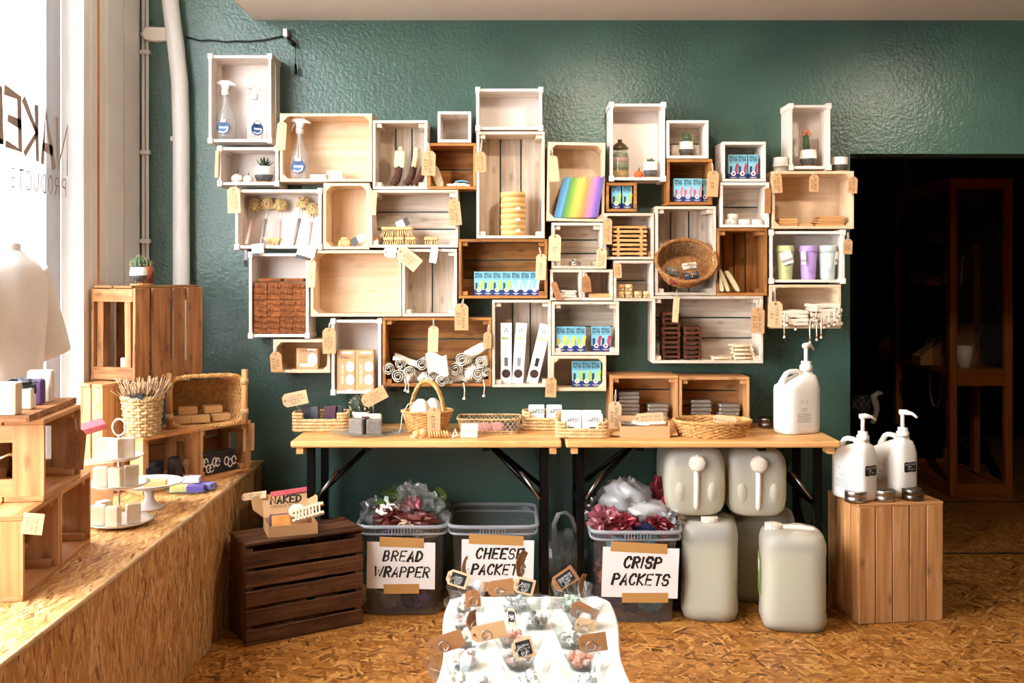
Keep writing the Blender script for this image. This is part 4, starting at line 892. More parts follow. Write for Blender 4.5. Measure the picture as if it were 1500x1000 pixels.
# wrapped rounds crate 29
wr = mat('wrapped_white', '#e6ddd2', .6)
for i, (px, z) in enumerate(((1070, 0), (1090, 0), (1109, 0), (1073, 1))):
    t = thing('wrapped_soap_round', ['wrapped soap round under another, tied with white string', 'plain wrapped soap round in the middle of the white crate', 'plain wrapped soap round next to the crate wall', 'wrapped soap round stacked on another'][i], 'soap', (X(px, 4.38), 4.38, CR[29]['zf']+z*.0245), group='wrapped soap rounds')
    r = .027 if z == 0 else .023; mb = MB(); mb.lathe([(.0005, 0), (r*.93, 0), (r, .005), (r, .019), (r*.93, .024), (.0005, .024)], 20); mb.obj('wrapped_round', wr, t)
    if i in (0, 3):
        mb = MB(); mb.tube([(-.004, -r-.001, 0), (-.004, -r-.001, .024), (-.004, 0, .0255)], .0016, 5)
        if i == 0:
            for s in (-1, 1): mb.tube([(-.004, -r-.002, .012), (-.004+s*.012, -r-.006, .018), (-.004+s*.016, -r-.004, .008), (-.004, -r-.002, .012)], .0014, 5)
        mb.obj('string_tie', M_['string'], t)
# small wooden soap dishes crate 31
c = CR[31]
for i, (px, z, w_, lb) in enumerate(((1151, 0, .085, 'bottom'), (1151, 1, .085, 'middle'), (1151, 2, .08, 'top'), (1177, 0, .06, 'x'), (1212, 0, .125, 'bottom'), (1212, 1, .125, 'second'), (1213, 2, .115, 'third'), (1214, 3, .11, 'top'))):
    L_ = 'single thin wooden soap dish between the two stacks' if lb == 'x' else '%s wooden soap dish of the %s stack in the pine crate' % (lb, 'short' if i < 3 else 'wide')
    mb = MB(); n_ = 16; mb.prism([(w_/2*math.copysign(abs(math.cos(2*math.pi*q/n_))**.35, math.cos(2*math.pi*q/n_)), .0055+.0055*math.copysign(abs(math.sin(2*math.pi*q/n_))**.5, math.sin(2*math.pi*q/n_))) for q in range(n_)], -.04, .04)
    solo('wooden_soap_dish', mb, bam, L_, 'soap dish', (X(px, 4.39), 4.39, c['zf']+z*.0114), group='wooden soap dishes in the pine crate')
# travel cups crate 32
for i, (px, cc, lb, w_) in enumerate(((1150, '#c3cb8e', 'pale green travel cup with a square white tag', .036), (1184, '#b493d2', 'lilac purple travel cup with a side tag', .037), (1212, '#c3d2cb', 'pale mint travel cup beside the crate wall', .037))):
    a = on(32, px, 4.39); t = thing('travel_cup', lb, 'cup', a, group='pastel travel cups'); m_ = pm('cup_%d' % i, cc, .5)
    mb = MB(); mb.lathe([(.0005, 0), (.029, 0), (.030, .003), (.0375, .122), (.0005, .122)], 32); mb.obj('cup_body', m_, t)
    mb = MB(); mb.lathe([(.0005, .122), (.0395, .121), (.0405, .126), (.0385, .145), (.036, .15), (.03, .148), (.0005, .148)], 32); mb.obj('cup_lid', m_, t)
    mb = MB(); mb.lathe([(.0125, 0), (.0135, .0), (.0135, .0012), (.0125, .0012)], 24, 0, T(.004, -.0325, .04) @ RX(87)); mb.box((.004, -.0335, .04), (.016, .0006, .003)); mb.obj('embossed_mark', pm('cup_mark_%d' % i, [max(0, x*.55) for x in lin(cc)[:3]]+[1], .5), t)
    tx = (-.012, -.035, .030)[i]; tr = (18, 4, -12)[i]; th_ = (.05, .02, .016)[i]
    mb = MB(); mb.box((0, 0, -.024), (th_, .0015, .056), 0); mb.box((0, -.0012, -.035), (th_, .0008, .012), 1); o = mb.obj('swing_tag', [M_['white'], mat('tag_grey', '#a39a92', .7)], t); o.location = (tx, -.043, .118); o.rotation_euler = (0, math.radians(-tr), math.radians((0, -25, 30)[i]))
# mesh bags crate 33
c = CR[33]; bead = mat('brown_bead', '#7c3f24', .4)
def cordset(name, pts_list, label, cords, group=None): pass
def bagstack(n, px, w_, th, lbs, jx=.004):
    for i in range(n): folded((X(px, 4.36)+random.uniform(-jx, jx), 4.365, c['zf']+.001+i*(th+.0012)), w_, .11, th, clothc, lbs[i], 'bag', random.uniform(-4, 4), 'mesh_bag', 'folded mesh bags', .2)
bagstack(4, 1161, .10, .0155, ['lowest folded mesh bag of the short pile', 'second folded mesh bag of the short pile', 'third folded mesh bag of the short pile', 'top folded mesh bag of the short pile'])
bagstack(5, 1206, .115, .018, ['lowest folded mesh bag of the tall pile', 'second folded mesh bag of the tall pile', 'third folded mesh bag of the tall pile', 'fourth folded mesh bag of the tall pile', 'top folded mesh bag of the tall pile'])
bags = [o for o in bpy.data.objects if o.name.startswith('mesh_bag')]
def cord(parent, px, y0, y1, d=4.30, r=.0026, tassel=True):
    Mi = parent.matrix_basis.inverted()
    p = [Mi @ P(px+.6, y0, d+.01), Mi @ P(px-.4, y0+(y1-y0)*.4, d), Mi @ P(px, y1, d)]
    mb = MB(); mb.tube(p, r, 6); mb.obj('drawcord', M_['string'], parent)
    mb = MB(); mb.ball(tuple(p[-1]), .0055, 0, 10, 7); mb.obj('bead', bead, parent)
    if tassel:
        e = Mi @ P(px, y1+5, d); mb = MB(); mb.tube([p[-1], p[-1]*.5+e*.5, e], [.0022, .0045, .0065], 7); mb.obj('cord_end', M_['string'], parent)
for j, (px, y0, y1, bi) in enumerate(((1149, 458, 490, 1), (1153, 462, 473, 2), (1165.5, 472, 478.5, 0), (1186.5, 470, 498, 4), (1196, 447, 466, 8), (1196.5, 470, 494, 5), (1203, 466, 490.5, 6), (1188.5, 455, 465, 7), (1191, 462, 473, 4), (1207.5, 463, 476, 5), (1214.5, 455, 474, 6), (1222.5, 450, 472, 7), (1230, 446, 460, 8), (1227, 455, 466, 8))): cord(bags[bi], px, y0, y1, 4.295-.002*(j % 3))
# racks crate 34
dwood = wood('dark_rack_wood', '#3c1f12', '#552e1b', '#6c3f27', .45, 0, var=.25)
def rack(loc, w_, m, label, h_=.0185, group=None, rz=0):
    t = thing('slatted_soap_rack', label, 'soap rack', loc, (0, 0, rz), group=group)
    for k in range(4): mb = MB(); mb.box((0, -.036+.024*k, h_*.72), (w_, .016, h_*.5)); mb.obj('slat', m, t, bevel=.001)
    for sx in (-1, 1): mb = MB(); mb.box((sx*w_*.42, 0, h_*.24), (.01, .09, h_*.46)); mb.obj('rail', m, t)
    return t
c = CR[34]; proto = None
for px, n_, nm in ((981, 10, 'tall'), (1012, 7, 'shorter')):
    for i in range(n_):
        l_ = (X(px, 4.40)+.0015*math.sin(i*3), 4.40, c['zf']+i*.0208); lb = 'dark wooden soap rack, %s in the %s dark stack' % (ORD(i, n_), nm)
        if proto is None: proto = rack(l_, .078, dwood, lb, .0205, 'dark wooden soap racks')
        else: dup(proto, l_, (0, 0, random.uniform(-2, 2)), lb)
for i, (px, z, w_, rz, lb) in enumerate(((1054, 0, .085, 4, 'pale wooden rack lying alone beside the dark stacks'), (1088, 0, .09, 0, 'bottom pale wooden rack of the small pile'), (1087, 1, .09, 3, 'second pale wooden rack of the small pile'), (1086, 2, .09, -3, 'third pale wooden rack of the small pile'), (1084, 3, .085, 4, 'top pale wooden rack of the small pile'))):
    t = thing('pale_soap_rack', lb, 'soap rack', (X(px, 4.39), 4.39, c['zf']+z*.0175), (0, 0, rz), group='pale wooden racks')
    for sy in (-.034, .034): mb = MB(); mb.tube([(-w_/2, sy, .0085), (w_/2, sy, .0085)], .0055, 8); mb.obj('rail', M_['pine'], t)
    for k in range(5): mb = MB(); mb.box((-w_*.4+w_*.2*k, 0, .0125), (.009, .075, .006)); mb.obj('slat', M_['pine'], t)
    for sx in (-1, 1): mb = MB(); mb.tube([(sx*w_*.46, -.034, 0), (sx*w_*.46, -.034, .0165)], .006, 8); mb.obj('foot', M_['pine'], t)
# kraft boxes crates 35 / 36
lil = mat('lilac_print', '#dcc3dc', .6)
def eggbox(loc, w, h, dpt, label, tall=True, rz=0):
    t = thing('kraft_box', label, 'box', loc, (0, 0, rz), group='kraft cartons with lilac egg prints')
    mb = MB(); mb.box((0, 0, h/2), (w, dpt, h)); mb.obj('carton_body', M_['kraft'], t, bevel=.001)
    y = -dpt/2-.0007; p = MB()
    p.text('ECOEGG', w*.12, 1, T(-w*.02, y, h*(.80 if tall else .83)), .12, gap=.22)
    for zc in ((.58, .26) if tall else (.44,)):
        n_ = 20; R_ = w*.24; k_ = 1.25 if tall else 1.3
        pts = [(w*.24+R_*math.cos(2*math.pi*i/n_), h*zc+R_*k_*math.sin(2*math.pi*i/n_)*(1.1 if math.sin(2*math.pi*i/n_) > 0 else .9)) for i in range(n_)]
        pts = [(min(x, w*.495), z) for x, z in pts]; p.add([(x, y, z) for x, z in pts], [tuple(range(n_-1, -1, -1))], 0)
    if tall: p.text('DRYER EGGS', w*.15, 2, T(-w*.27, y, h*.4) @ RY(90), .12, gap=.2); p.box((w*.08, y, h*.94), (w*.6, .0006, h*.05), 2); p.box((w*.2, y, h*.02), (w*.3, .0006, h*.025), 2)
    else: p.box((0, y-.0004, h*.19), (w*.66, .0008, h*.14), 2); p.box((w*.2, y, h*.93), (w*.4, .0006, h*.06), 2); p.box((-w*.42, y, h*.5), (.002, .0006, h*.5), 2)
    p.obj('carton_print', [lil, M_['ink'], M_['white']], t)
a = on(35, 508.5, 4.385); eggbox(a, .079, .176, .07, 'tall kraft box with two lilac eggs, next to its tag'); a = on(35, 535.5, 4.385); eggbox(a, .079, .176, .07, 'tall kraft box with two lilac eggs, beside the brown crate')
eggbox(on(36, 451.5, 4.40), .094, .092, .05, 'square kraft box with one lilac egg in the low crate', False)
# rolled bags crate 37
c = CR[37]; cot = pm('natural_cotton', '#e9e0d0', .9, bump=.4, bscale=250, var=.05, vscale=30)
def roll(p0, p1, r, label, name='rolled_cotton_bag', group='rolled cotton bags', spiral=True, soft=.0):
    p0, p1 = Vector(p0), Vector(p1); ax = p1-p0; L_ = ax.length
    Mx = Matrix.Translation(p0) @ ax.normalized().to_track_quat('Z', 'Y').to_matrix().to_4x4()
    t = thing(name, label, 'cotton bag', M=Mx, group=group)
    n = 40; mb = MB(); turns = 2.6
    def fn(u, v):
        a = u*turns*2*math.pi; rr = r*(.22+.78*u)*(1+.05*math.sin(3*a+v*4)); return (rr*math.cos(a), rr*math.sin(a), L_*v+.004*math.sin(a*2+1))
    mb.grid(fn, 44, 5); mb.obj('cloth_roll', cot, t, solid=.0022)
    return t
rolls = [((569, 541), .022, .02, 0), ((583, 551), .026, .02, 5), ((586, 533), .020, .01, 0), ((600, 545), .021, .03, -5), ((618, 534), .024, .03, 5), ((632, 549), .022, .01, 3), ((645, 539), .024, .03, -4), ((648, 558), .023, -.02, -8), ((667, 541), .026, .03, 6), ((682, 549), .026, .0, 6), ((701, 548), .025, .01, -6), ((676, 527), .027, .03, 12), ((704, 531), .024, .04, 14), ((660, 555), .02, .0, -6), ((712, 545), .018, .0, 4)]
words = ['at the egg box side wall', 'low beside the egg box side wall', 'high on the egg box side heap', 'just beside the basket handle', 'above the basket handle', 'directly below the blank tag', 'in the heap centre', 'drooping over the crate lip', 'between the heap centre and the blue edged one', 'with a blue edge at the front', 'with a long cord on the brush box side', 'high in the brush box side heap', 'under the big roll', 'small one at the crate lip', 'small one against the brush box side wall']
RL = []
for i, ((px, py), r, dy, tl) in enumerate(rolls):
    d = 4.335-dy*.3; p0 = P(px, py, d); p1 = P(px+tl, py-3, d+.11)
    p0.z = max(p0.z, c['zf']+r*.9); p1.z = max(p1.z, c['zf']+r*.9)
    if i == 7: p0 = P(px, py, 4.315)
    RL.append(roll(p0, p1, r*1.2, 'rolled natural cotton bag '+words[i]))
roll(P(684, 521, 4.37), P(712, 507, 4.38), .026, 'largest rolled cotton bag lying diagonally on top', spiral=False)
mb = MB(); mb.grid(lambda u, v: (-.06+.12*u, -.04+.08*v, .016*math.sin(3*u+2)+.008*math.sin(8*v+u*3)), 16, 10); solo('folded_cotton_bag', mb, cot, 'loosely folded cotton bag lying on the egg box side heap', 'cotton bag', tuple(P(597, 528, 4.39)), (10, 0, 0), solid=.008)
mb = MB(); mb.grid(lambda u, v: (-.045+.09*u+.012*v, -.04+.01*math.sin(5*u), .045-.09*v+.01*math.sin(6*u)), 14, 10); solo('folded_cotton_bag', mb, cot, 'folded cotton bag standing behind the basket handle', 'cotton bag', tuple(P(640, 532, 4.36)), (0, 0, 0), solid=.008)
for i, (px, py, s_, lb) in enumerate(((600, 545, (.05, .05, .03), 'crumpled cotton bag under the egg box side heap'), (662, 548, (.055, .05, .035), 'crumpled cotton bag under the middle heap'), (690, 540, (.06, .05, .045), 'crumpled cotton bag under the brush box side heap'), (625, 550, (.045, .05, .025), 'crumpled cotton bag behind the basket handle'))):
    mb = MB(); rg = random.Random(i); ph = [rg.uniform(0, 6) for _ in range(6)]
    mb.grid(lambda u, v: (lambda a, b, k: (s_[0]*k*math.cos(a)*math.sin(b), s_[1]*k*math.sin(a)*math.sin(b), s_[2]*k*math.cos(b)))(2*math.pi*u, math.pi*v, 1+.16*math.sin(4*2*math.pi*u+ph[0]+5*v)*math.sin(math.pi*v)+.1*math.sin(7*2*math.pi*u+ph[1]-9*v)*math.sin(math.pi*v)), 48, 24); p_ = P(px, py, 4.39); p_.z = c['zf']+s_[2]*.9
    solo('crumpled_cotton_bag', mb, cot, lb, 'cotton bag', tuple(p_))
for px, y0, y1, bi in ((594, 555, 569, 1), (598, 556, 571, 3), (680, 560, 581, 9), (709, 556, 577, 10)):
    Mi = RL[bi].matrix_basis.inverted(); d = 4.31
    pts = [Mi @ P(px-1.5, y0, d), Mi @ P(px+.8, (y0+y1)/2, d), Mi @ P(px, y1, d)]
    mb = MB(); mb.tube(pts, .0026, 6); e = Mi @ P(px-.5, y1+4, d); mb.tube([pts[-1], pts[-1]*.5+e*.5, e], [.003, .006, .008], 7); mb.obj('drawcord', M_['string'], RL[bi])
# white brush boxes crate 38
gpr = mat('green_print', '#a9bd86', .6)
for i, (x0, x1, cc, lb) in enumerate(((741.5, 741.5, '#6b6462', 'white hanging box with a grey brush print beside the crate post'), (761, 758, '#8a8482', 'white hanging box with a light grey brush print in the middle'), (789.5, 779, '#1e1b1b', 'white hanging box with a black brush print leaning to the side'))):
    a = on(38, x1, 4.39); h_ = .265; w_ = .049; lean = math.degrees(math.atan2((x0-x1)*Q, h_*.5))
    t = thing('bottle_brush_box', lb, 'box', a, (0, lean, 0), group='white bottle brush boxes')
    mb = MB(); mb.box((0, 0, h_/2), (w_, .04, h_)); mb.obj('carton_body', M_['white'], t, bevel=.001)
    if i == 0: mb = MB(); mb.box((0, .015, h_+.007), (w_*.95, .002, .014)); mb.obj('hang_tab', mat('brown_tab', '#8a6a50', .7), t)
    y = -.0207; p = MB()
    for dx, dz in ((-.006, 0), (.006, 0), (0, .008)): p.lathe([(.0001, 0), (.003, 0)], 10, 0, T(dx, y, h_*.87+dz) @ RX(90), smooth=False)
    p.box((-.004, y, h_*.75), (.03, .0006, .012), 1); p.box((0, y, h_*.56), (.0025, .0006, h_*.25), 3); p.box((0, y, h_*.36), (.016, .0006, h_*.14), 2); p.lathe([(.0001, 0), (.019, 0)], 20, 4, T(0, y, h_*.165) @ RX(90), smooth=False)
    po = p.obj('box_print', [M_['ink'], gpr, mat('brush_%d' % i, cc, .6), mat('wire_grey', '#c3bfbb', .6), mat('bristle_brown', '#3a221a', .8)], t); po['kind'] = 'stuff'
# ---------------------------------------------------------------- price tags
def tag(cx, cy, w, h, d, rot, lines, label, m='kraft', anchor=None, string=True, yaw=0, pitch=0, clip=.25, chalk=None, wire=None, group='kraft price tags', bend=0):
    k = d/F; W_, H_ = w*k, h*k
    t = thing('price_tag', label, 'tag', tuple(P(cx, cy, d)), (pitch, rot, yaw), group=group)
    port = H_ >= W_ ; a, b = (W_/2, H_/2); c = min(W_, H_)*clip
    out = [(-a, -b), (a, -b), (a, b-c), (a-c, b), (-a+c, b), (-a, b-c)] if port else [(-a+c, -b), (a, -b), (a, b), (-a+c, b), (-a, b-c), (-a, -b+c)]
    mb = MB()
    if bend:
        n = 10
        mb.grid(lambda u, v: ((u-.5)*W_*(1-.6*abs(v-.5)), bend*math.sin(v*3), (v-.5)*H_), 2, n, 0); mb.obj('card', M_[m], t, solid=.0012)
    else: mb.prism(out, -.0007, .0007); mb.obj('card', M_[m], t)
    hp = (0, b-c*.75) if port else (-a+c*.75, 0)
    mb = MB(); mb.lathe([(c*.16, 0), (c*.34, 0), (c*.34, .0012), (c*.16, .0012)], 12, 0, T(hp[0], -.0008, hp[1]) @ RX(90), smooth=False); mb.obj('eyelet', mat('eyelet_brown', '#8a5c3c', .6), t)
    if string:
        an = anchor or (cx, cy-h*.5-7); v = t.matrix_basis.inverted() @ P(an[0], an[1], d-.004)
        mb = MB(); mb.tube([(hp[0], -.001, hp[1]), (hp[0]*.4+v.x*.6+.003, -.004, hp[1]*.5+v.z*.5), v], .0011, 5); mb.tube([(hp[0], .001, hp[1]), (hp[0]*.5+v.x*.5-.003, .0, hp[1]*.5+v.z*.5), v], .0011, 5); o = mb.obj('string', M_['string'], t); o['kind'] = 'stuff'
    if lines:
        mb = MB(); y = -.0012; L_ = max(W_, H_)*.72; S_ = min(W_, H_); n = len(lines)
        for i, s_ in enumerate(lines):
            hh = min(S_*.27, S_*.62/(n+.4*(n-1)), L_/max(.5, text_w(s_)+.3)); off = S_*.30-(i+.5)*S_*.66/n
            MM = (T(off, y, -H_*.06) @ RY(90) @ T(0, 0, -hh/2)) if port and not chalk else (T(W_*.05, y, off-hh/2))
            if chalk and port: MM = T(0, y-.0006, H_*.08+off*.8-hh/2); hh *= .8
            if chalk and not port: MM = T(W_*.04, y-.0006, off*.8-hh/2); hh *= .8
            mb.text(s_, hh, 0, MM, .11 if not chalk else .16, .15)
        if chalk:
            c2 = MB(); c2.box((W_*.04 if not port else 0, -.001, 0 if not port else H_*.08), (W_*.68 if not port else W_*.8, .0006, H_*.72 if not port else H_*.6)); c2.obj('chalk_label', mat('chalk_black', '#151515', .7), t)
        mb.obj('lettering', M_['white'] if chalk else M_['ink'], t)
    if wire is not None:
        b0 = t.matrix_basis.inverted() @ Vector(wire); rr = .011
        mb = MB(); q = Vector((hp[0]*.2, -.002, -b*.5)); mb.tube([b0, b0*.5+q*.5, q], .0009, 5); mb.tube([(q.x+rr*math.cos(i*.5), q.y-.001, q.z+rr*.4+rr*math.sin(i*.5)) for i in range(14)], .001, 5); o = mb.obj('wire_holder', M_['steel'], t); o['kind'] = 'stuff'
    return t
D1 = 4.325
TG = [
 (412, 199, 14, 41, 4, None, 'pale price tag on the corner of the spray bottle pine crate', 'kraft_l', (416, 170)),
 (342.5, 293, 19, 38, -2, ['DISH BRUSH', 'REPLACEABLE HEAD', '\xa33.00'], 'kraft tag with handwriting beside the dish brush crate', 'kraft_l', (348, 268)),
 (545, 297, 13, 36, 3, None, 'pale tag between the narrow pine crate and brush crate', 'kraft_l', (541, 272)),
 (456, 401, 12, 40, 3, ['COIR'], 'pale tag on the edge of the coir scourer crate', 'kraft_l', (456, 372)),
 (628, 239, 20, 36, 2, ['LOOFAH', '\xa31.50'], 'kraft tag hanging before the small loofah crate', 'kraft', (627, 208)),
 (666, 311, 18, 38, -6, ['NAIL BRUSH', '\xa33.50'], 'kraft tag hanging at the end of the scrubbing brush crate', 'kraft', (664, 283)),
 (704, 237, 16, 30, -2, ['SHAVING', 'SOAP \xa36.00'], 'kraft tag with rounded corners on the tallest crate', 'kraft', (706, 204)),
 (598, 378, 38, 22, 40, ['COCONUT', 'BRUSHES', '\xa33.00'], 'kraft card with writing slanting below the scrubbing brushes', 'kraft_l', (583, 361)),
 (635.5, 373, 11, 24, 10, ['\xa32'], 'narrow white tag under the separate brush', 'white', (637, 358)),
 (572, 369, 19, 16, -2, ['BRUSH'], 'small white card hanging below the long brush', 'white', (572, 356)),
 (792.5, 391, 15, 38, 2, ['OCEAN'], 'kraft tag at the end of the seven blue cartons', 'kraft_l', (790, 362)),
 (676, 464, 20, 39, 0, ['POT BRUSH', '\xa33.50'], 'kraft tag with large writing above the cotton bag crate', 'kraft', (679, 437)),
 (634.5, 496.5, 15, 38, 2, None, 'blank kraft tag hanging inside the cotton bag crate', 'kraft_l', (635, 467)),
 (714, 498, 12, 23, 2, ['TEA BAG', '\xa32'], 'small kraft tag at the corner of the cotton bag crate', 'kraft', (716, 475)),
 (482, 499, 19, 38, -1, ['ECOEGG', 'DRYER EGG', '\xa310.00'], 'kraft tag with writing beside the tall lilac egg boxes', 'kraft', (483, 472)),
 (404.5, 530, 17, 29, -4, ['EGG', '\xa37.00'], 'darker kraft tag at the low crate with one egg box', 'kraft', (404, 502)),
 (811, 247, 14, 38, -5, None, 'kraft tag hanging in the rainbow cloth crate', 'kraft_l', (808, 214)),
 (1044, 269, 17, 38, 3, ['\xa310'], 'kraft tag in front of the pink print cartons', 'kraft', (1043, 238)),
 (890, 339, 13, 38, 1, ['SOAP DISH', '\xa33.50'], 'brown kraft tag beside the bamboo soap dish stack', 'kraft', (888, 314)),
 (812.5, 362.5, 18, 39, 2, ['TIN'], 'large pale tag at the crate with the small tin', 'kraft_l', (811, 330)),
 (881, 378, 15, 30, 2, ['TOOTH', 'PASTE \xa35'], 'kraft tag with writing at the inner end of the tin crate', 'kraft_l', (880, 360)),
 (815, 426, 9, 28, -18, ['FACE WIPE'], 'slanting brown tag before the folded cream cloths', 'kraft_d', (807, 405)),
 (859, 416, 13, 24, -5, ['WIPE', '\xa34'], 'small hexagonal brown tag between the two tiny crates', 'kraft_d', (859, 400)),
 (904.5, 396, 12, 22, -3, ['BRUSH', '\xa33.50'], 'small kraft tag above the nail brushes', 'kraft', (905, 384)),
 (1138.5, 268, 14, 29, -4, ['SOAP DISH', '\xa34.50'], 'kraft tag at the outer corner of the wooden soap dish crate', 'kraft', (1138, 251)),
 (1192.5, 268, 14, 25, 2, ['BAMBOO', '\xa35.00'], 'kraft tag in the middle of the soap dish crate', 'kraft', (1191, 251)),
 (1249, 271, 14, 24, 3, ['SOAP DISH', '\xa37.00'], 'kraft tag at the doorway corner of the soap dish crate', 'kraft', (1248, 253)),
 (1124.5, 294, 9, 37, 1, ['SOAP'], 'narrow brown tag beside the wrapped soap rounds', 'kraft_d', (1124, 270)),
 (1242, 361, 13, 22, 2, ['CUP', '\xa320'], 'small brown tag at the corner of the travel cup crate', 'kraft', (1242, 340)),
 (1135.5, 460, 21, 38, 2, ['MESH BAG', '\xa34'], 'large kraft tag at the mesh bag crate', 'kraft_l', (1134, 420)),
 (1110, 469, 20, 38, 1, ['WOOD RACK', '\xa34.50'], 'large kraft tag inside the widest whitewashed crate', 'kraft', (1108, 440)),
 (990, 453, 9, 38, 4, ['\xa33'], 'curled narrow tag hanging from the wicker basket', 'kraft_l', (991, 425)),
 (807, 567, 16, 29, 2, ['OCEAN', '\xa31.50'], 'brown kraft tag beside the low crate of lime cartons', 'kraft', (810, 536)),
 (317.5, 240, 5, 40, 2, None, 'edge-on pale tag at the side of the mini pumpkin crate', 'kraft_l', (319, 216)),
]
for (cx, cy, w, h, r, ln, lb, m_, an) in TG: tag(cx, cy, w, h, D1-.003, r, ln, lb, m_, an)
# ---------------------------------------------------------------- goods on the tables
def hyacinth(t, a, b, hl, hh, m=hya, f0=.66, f1=.84):
    path = rrect(a, b, 7); rows = int(hh/.0135)
    for i in range(rows):
        z = .007+i*.0135; mb = MB()
        for ph in (0, 2.1, 4.2):
            pts = []; n = 110
            full = z < hl
            for j in range(n+(0 if full else 1)):
                u = j/n if full else (f1+(1-(f1-f0))*j/n)
                x, y, nx, ny = path(u % 1); ang = 2*math.pi*26*u+ph; rr = .0052
                pts.append((x+nx*rr*.7*math.cos(ang), y+ny*rr*.7*math.cos(ang), z+rr*.8*math.sin(ang)))
            mb.tube(pts, .0042, 5, 0, closed=full)
        o = mb.obj('plaited_row', m, t)
        o['kind'] = 'stuff'
    mb = MB(); mb.box((0, 0, .004), (a*1.9, b*1.9, .006)); mb.obj('basket_floor', m, t)
t = thing('hyacinth_basket', 'water hyacinth basket with cut-away front holding dark soaps', 'basket', (X(471, 4.29), 4.29, TZ), (0, 0, 4)); hyacinth(t, .115, .055, .05, .085)
plum = pm('plum_soap', '#4a2436', .5, var=.5, vscale=30); slate = pm('slate_soap', '#3a3842', .5, var=.4, vscale=30)
for px, m_, lb, rz in ((451, slate, 'slate grey soap slab standing in the hyacinth basket', 10), (459, slate, 'second slate soap slab leaning in the hyacinth basket', -12), (484, plum, 'plum red soap slab standing in the hyacinth basket', -4), (493, slate, 'dark soap slab behind the plum one', -4)):
    soap((X(px, 4.29), 4.29+.012*(px > 490), TZ+.008), (.052, .022, .095), m_, lb, rz)
tag(432, 584, 37, 20, 4.26, -12, ['LAVENDER', '& PEPPER SOAP', '\xa34.50'], 'kraft sign above the hyacinth basket of dark soaps', 'kraft_l', string=False, wire=(X(447, 4.27), 4.27, TZ+.06))
t = pot((X(528, 4.33), 4.33, TZ), .038, .075, None, 'round ribbed cactus in a plain white pot on the table', round_=False, saucer=False, pw=0); t.name = 'potted_cactus'
cactus_ball(t, .042, .058, pm('dark_cactus', '#23301f', .6), 'cactus')
tag(548, 581, 38, 20, 4.22, -28, ['CEDAR', '& TURMERIC SOAP', '\xa34.50'], 'kraft sign slanting in front of the round cactus', 'kraft', string=False, wire=(X(546, 4.23), 4.23, TZ+.03))
plateg = clear('frosted_glass', '#eef4f2', .18, .1, 1.0, '#dfe8e6')
t = thing('glass_plate', 'large clear glass plate under the grey soaps', 'plate', (X(541, 4.15), 4.15, TZ)); mb = MB(); mb.lathe([(.0005, 0), (.09, 0), (.155, .012), (.163, .014), (.163, .017), (.15, .015), (.09, .004), (.0005, .004)], 48, sy=.62); mb.obj('plate_body', plateg, t)
gsoap = pm('grey_soap', '#7d7268', .6, var=.25, vscale=60)
soap((X(523, 4.14), 4.14, TZ+.005), (.062, .035, .066), gsoap, 'grey brown soap bar on the glass plate, beside the sign', -14, bev=.005); soap((X(548, 4.14), 4.14, TZ+.005), (.064, .035, .062), gsoap, 'grey brown soap bar on the glass plate, nearer the handled basket', 8, bev=.005)
soap((X(535, 4.17), 4.17, TZ+.005), (.03, .03, .07), plum, 'plum soap bar wedged between two grey bars'); soap((X(545, 4.19), 4.19, TZ+.005), (.08, .03, .078), cream, 'white soap block behind the grey bars', 4, bev=.008)
# handled wicker basket
t = thing('handled_wicker_basket', 'honey wicker basket with a tall arched handle and cotton pouches', 'basket', (X(626, 4.25), 4.25, TZ), (0, 0, 8))
basket(t, ell(.078, .06), .088, 15, 30, wick, 4.2, .0028, .003, .005, turns=26)
mb = MB()
for o_ in (0, 1.6, 3.1, 4.7): mb.tube([(.008*math.cos(i*.9+o_)+.0, (.083*math.cos(math.pi*i/24))+.0, .06+.155*math.sin(math.pi*i/24)+.004*math.sin(i*.9+o_)) for i in range(25)], .0055, 6)
o = mb.obj('arched_handle', wick, t); o['kind'] = 'stuff'; o.rotation_euler = (0, 0, math.radians(55))
for px, d, lb, s_ in ((616, 4.24, 'cotton pouch poking out of the handled basket, front one', 1), (634, 4.27, 'cotton pouch behind, in the handled basket', .9)):
    t2 = thing('cotton_pouch', lb, 'pouch', (X(px, d), d, TZ+.02)); mb = MB()
    mb.lathe([(.0005, 0), (.04*s_, .0), (.046*s_, .05), (.04*s_, .08), (.028*s_, .105), (.012*s_, .118), (.0005, .12)], 24, rib=lambda a: 1+.06*math.sin(5*a)+.04*math.sin(11*a)); mb.obj('pouch_cloth', cot, t2)
    if s_ == 1: mb = MB(); mb.tube([(-.02, -.01, .11), (-.05, -.03, .1), (-.072, -.05, .06), (-.078, -.055, 0), (-.088, -.06, -.015)], .002, 6); mb.obj('drawcord', M_['string'], t2)
tag(635.5, 615, 19, 37, 4.14, 1, ['\xa32.00'], 'kraft tag leaning on the handled wicker basket', 'kraft', (632, 590))
# massage beads, cream soap, woven tray
t = thing('bead_massager', 'rope of wooden beads and rings lying on the table', 'massager', (X(634, 4.08), 4.08, TZ)); rg = random.Random(5)
mb = MB(); mb.tube([(-.09, .0, .004), (-.05, -.008, .004), (0, 0, .004), (.06, .004, .004), (.085, .0, .012), (.09, .01, .035), (.1, 0, .01), (.08, -.01, .004)], .004, 7); mb.obj('cotton_rope', M_['string'], t)
for x, r_b, m_ in ((-.066, .017, M_['table']), (-.038, .02, bam)): mb = MB(); mb.ball((x, -.004, r_b), r_b, 0, 14, 10, sc=(1, .9, 1)); mb.obj('bead', m_, t)
for k in range(8): mb = MB(); mb.lathe([(.005, -.004), (.015, -.004), (.016, 0), (.015, .004), (.005, .004)], 16, 0, T(-.012+k*.0105, -.003, .0155) @ RY(72)); mb.obj('ring', bam if k % 3 else M_['table'], t)
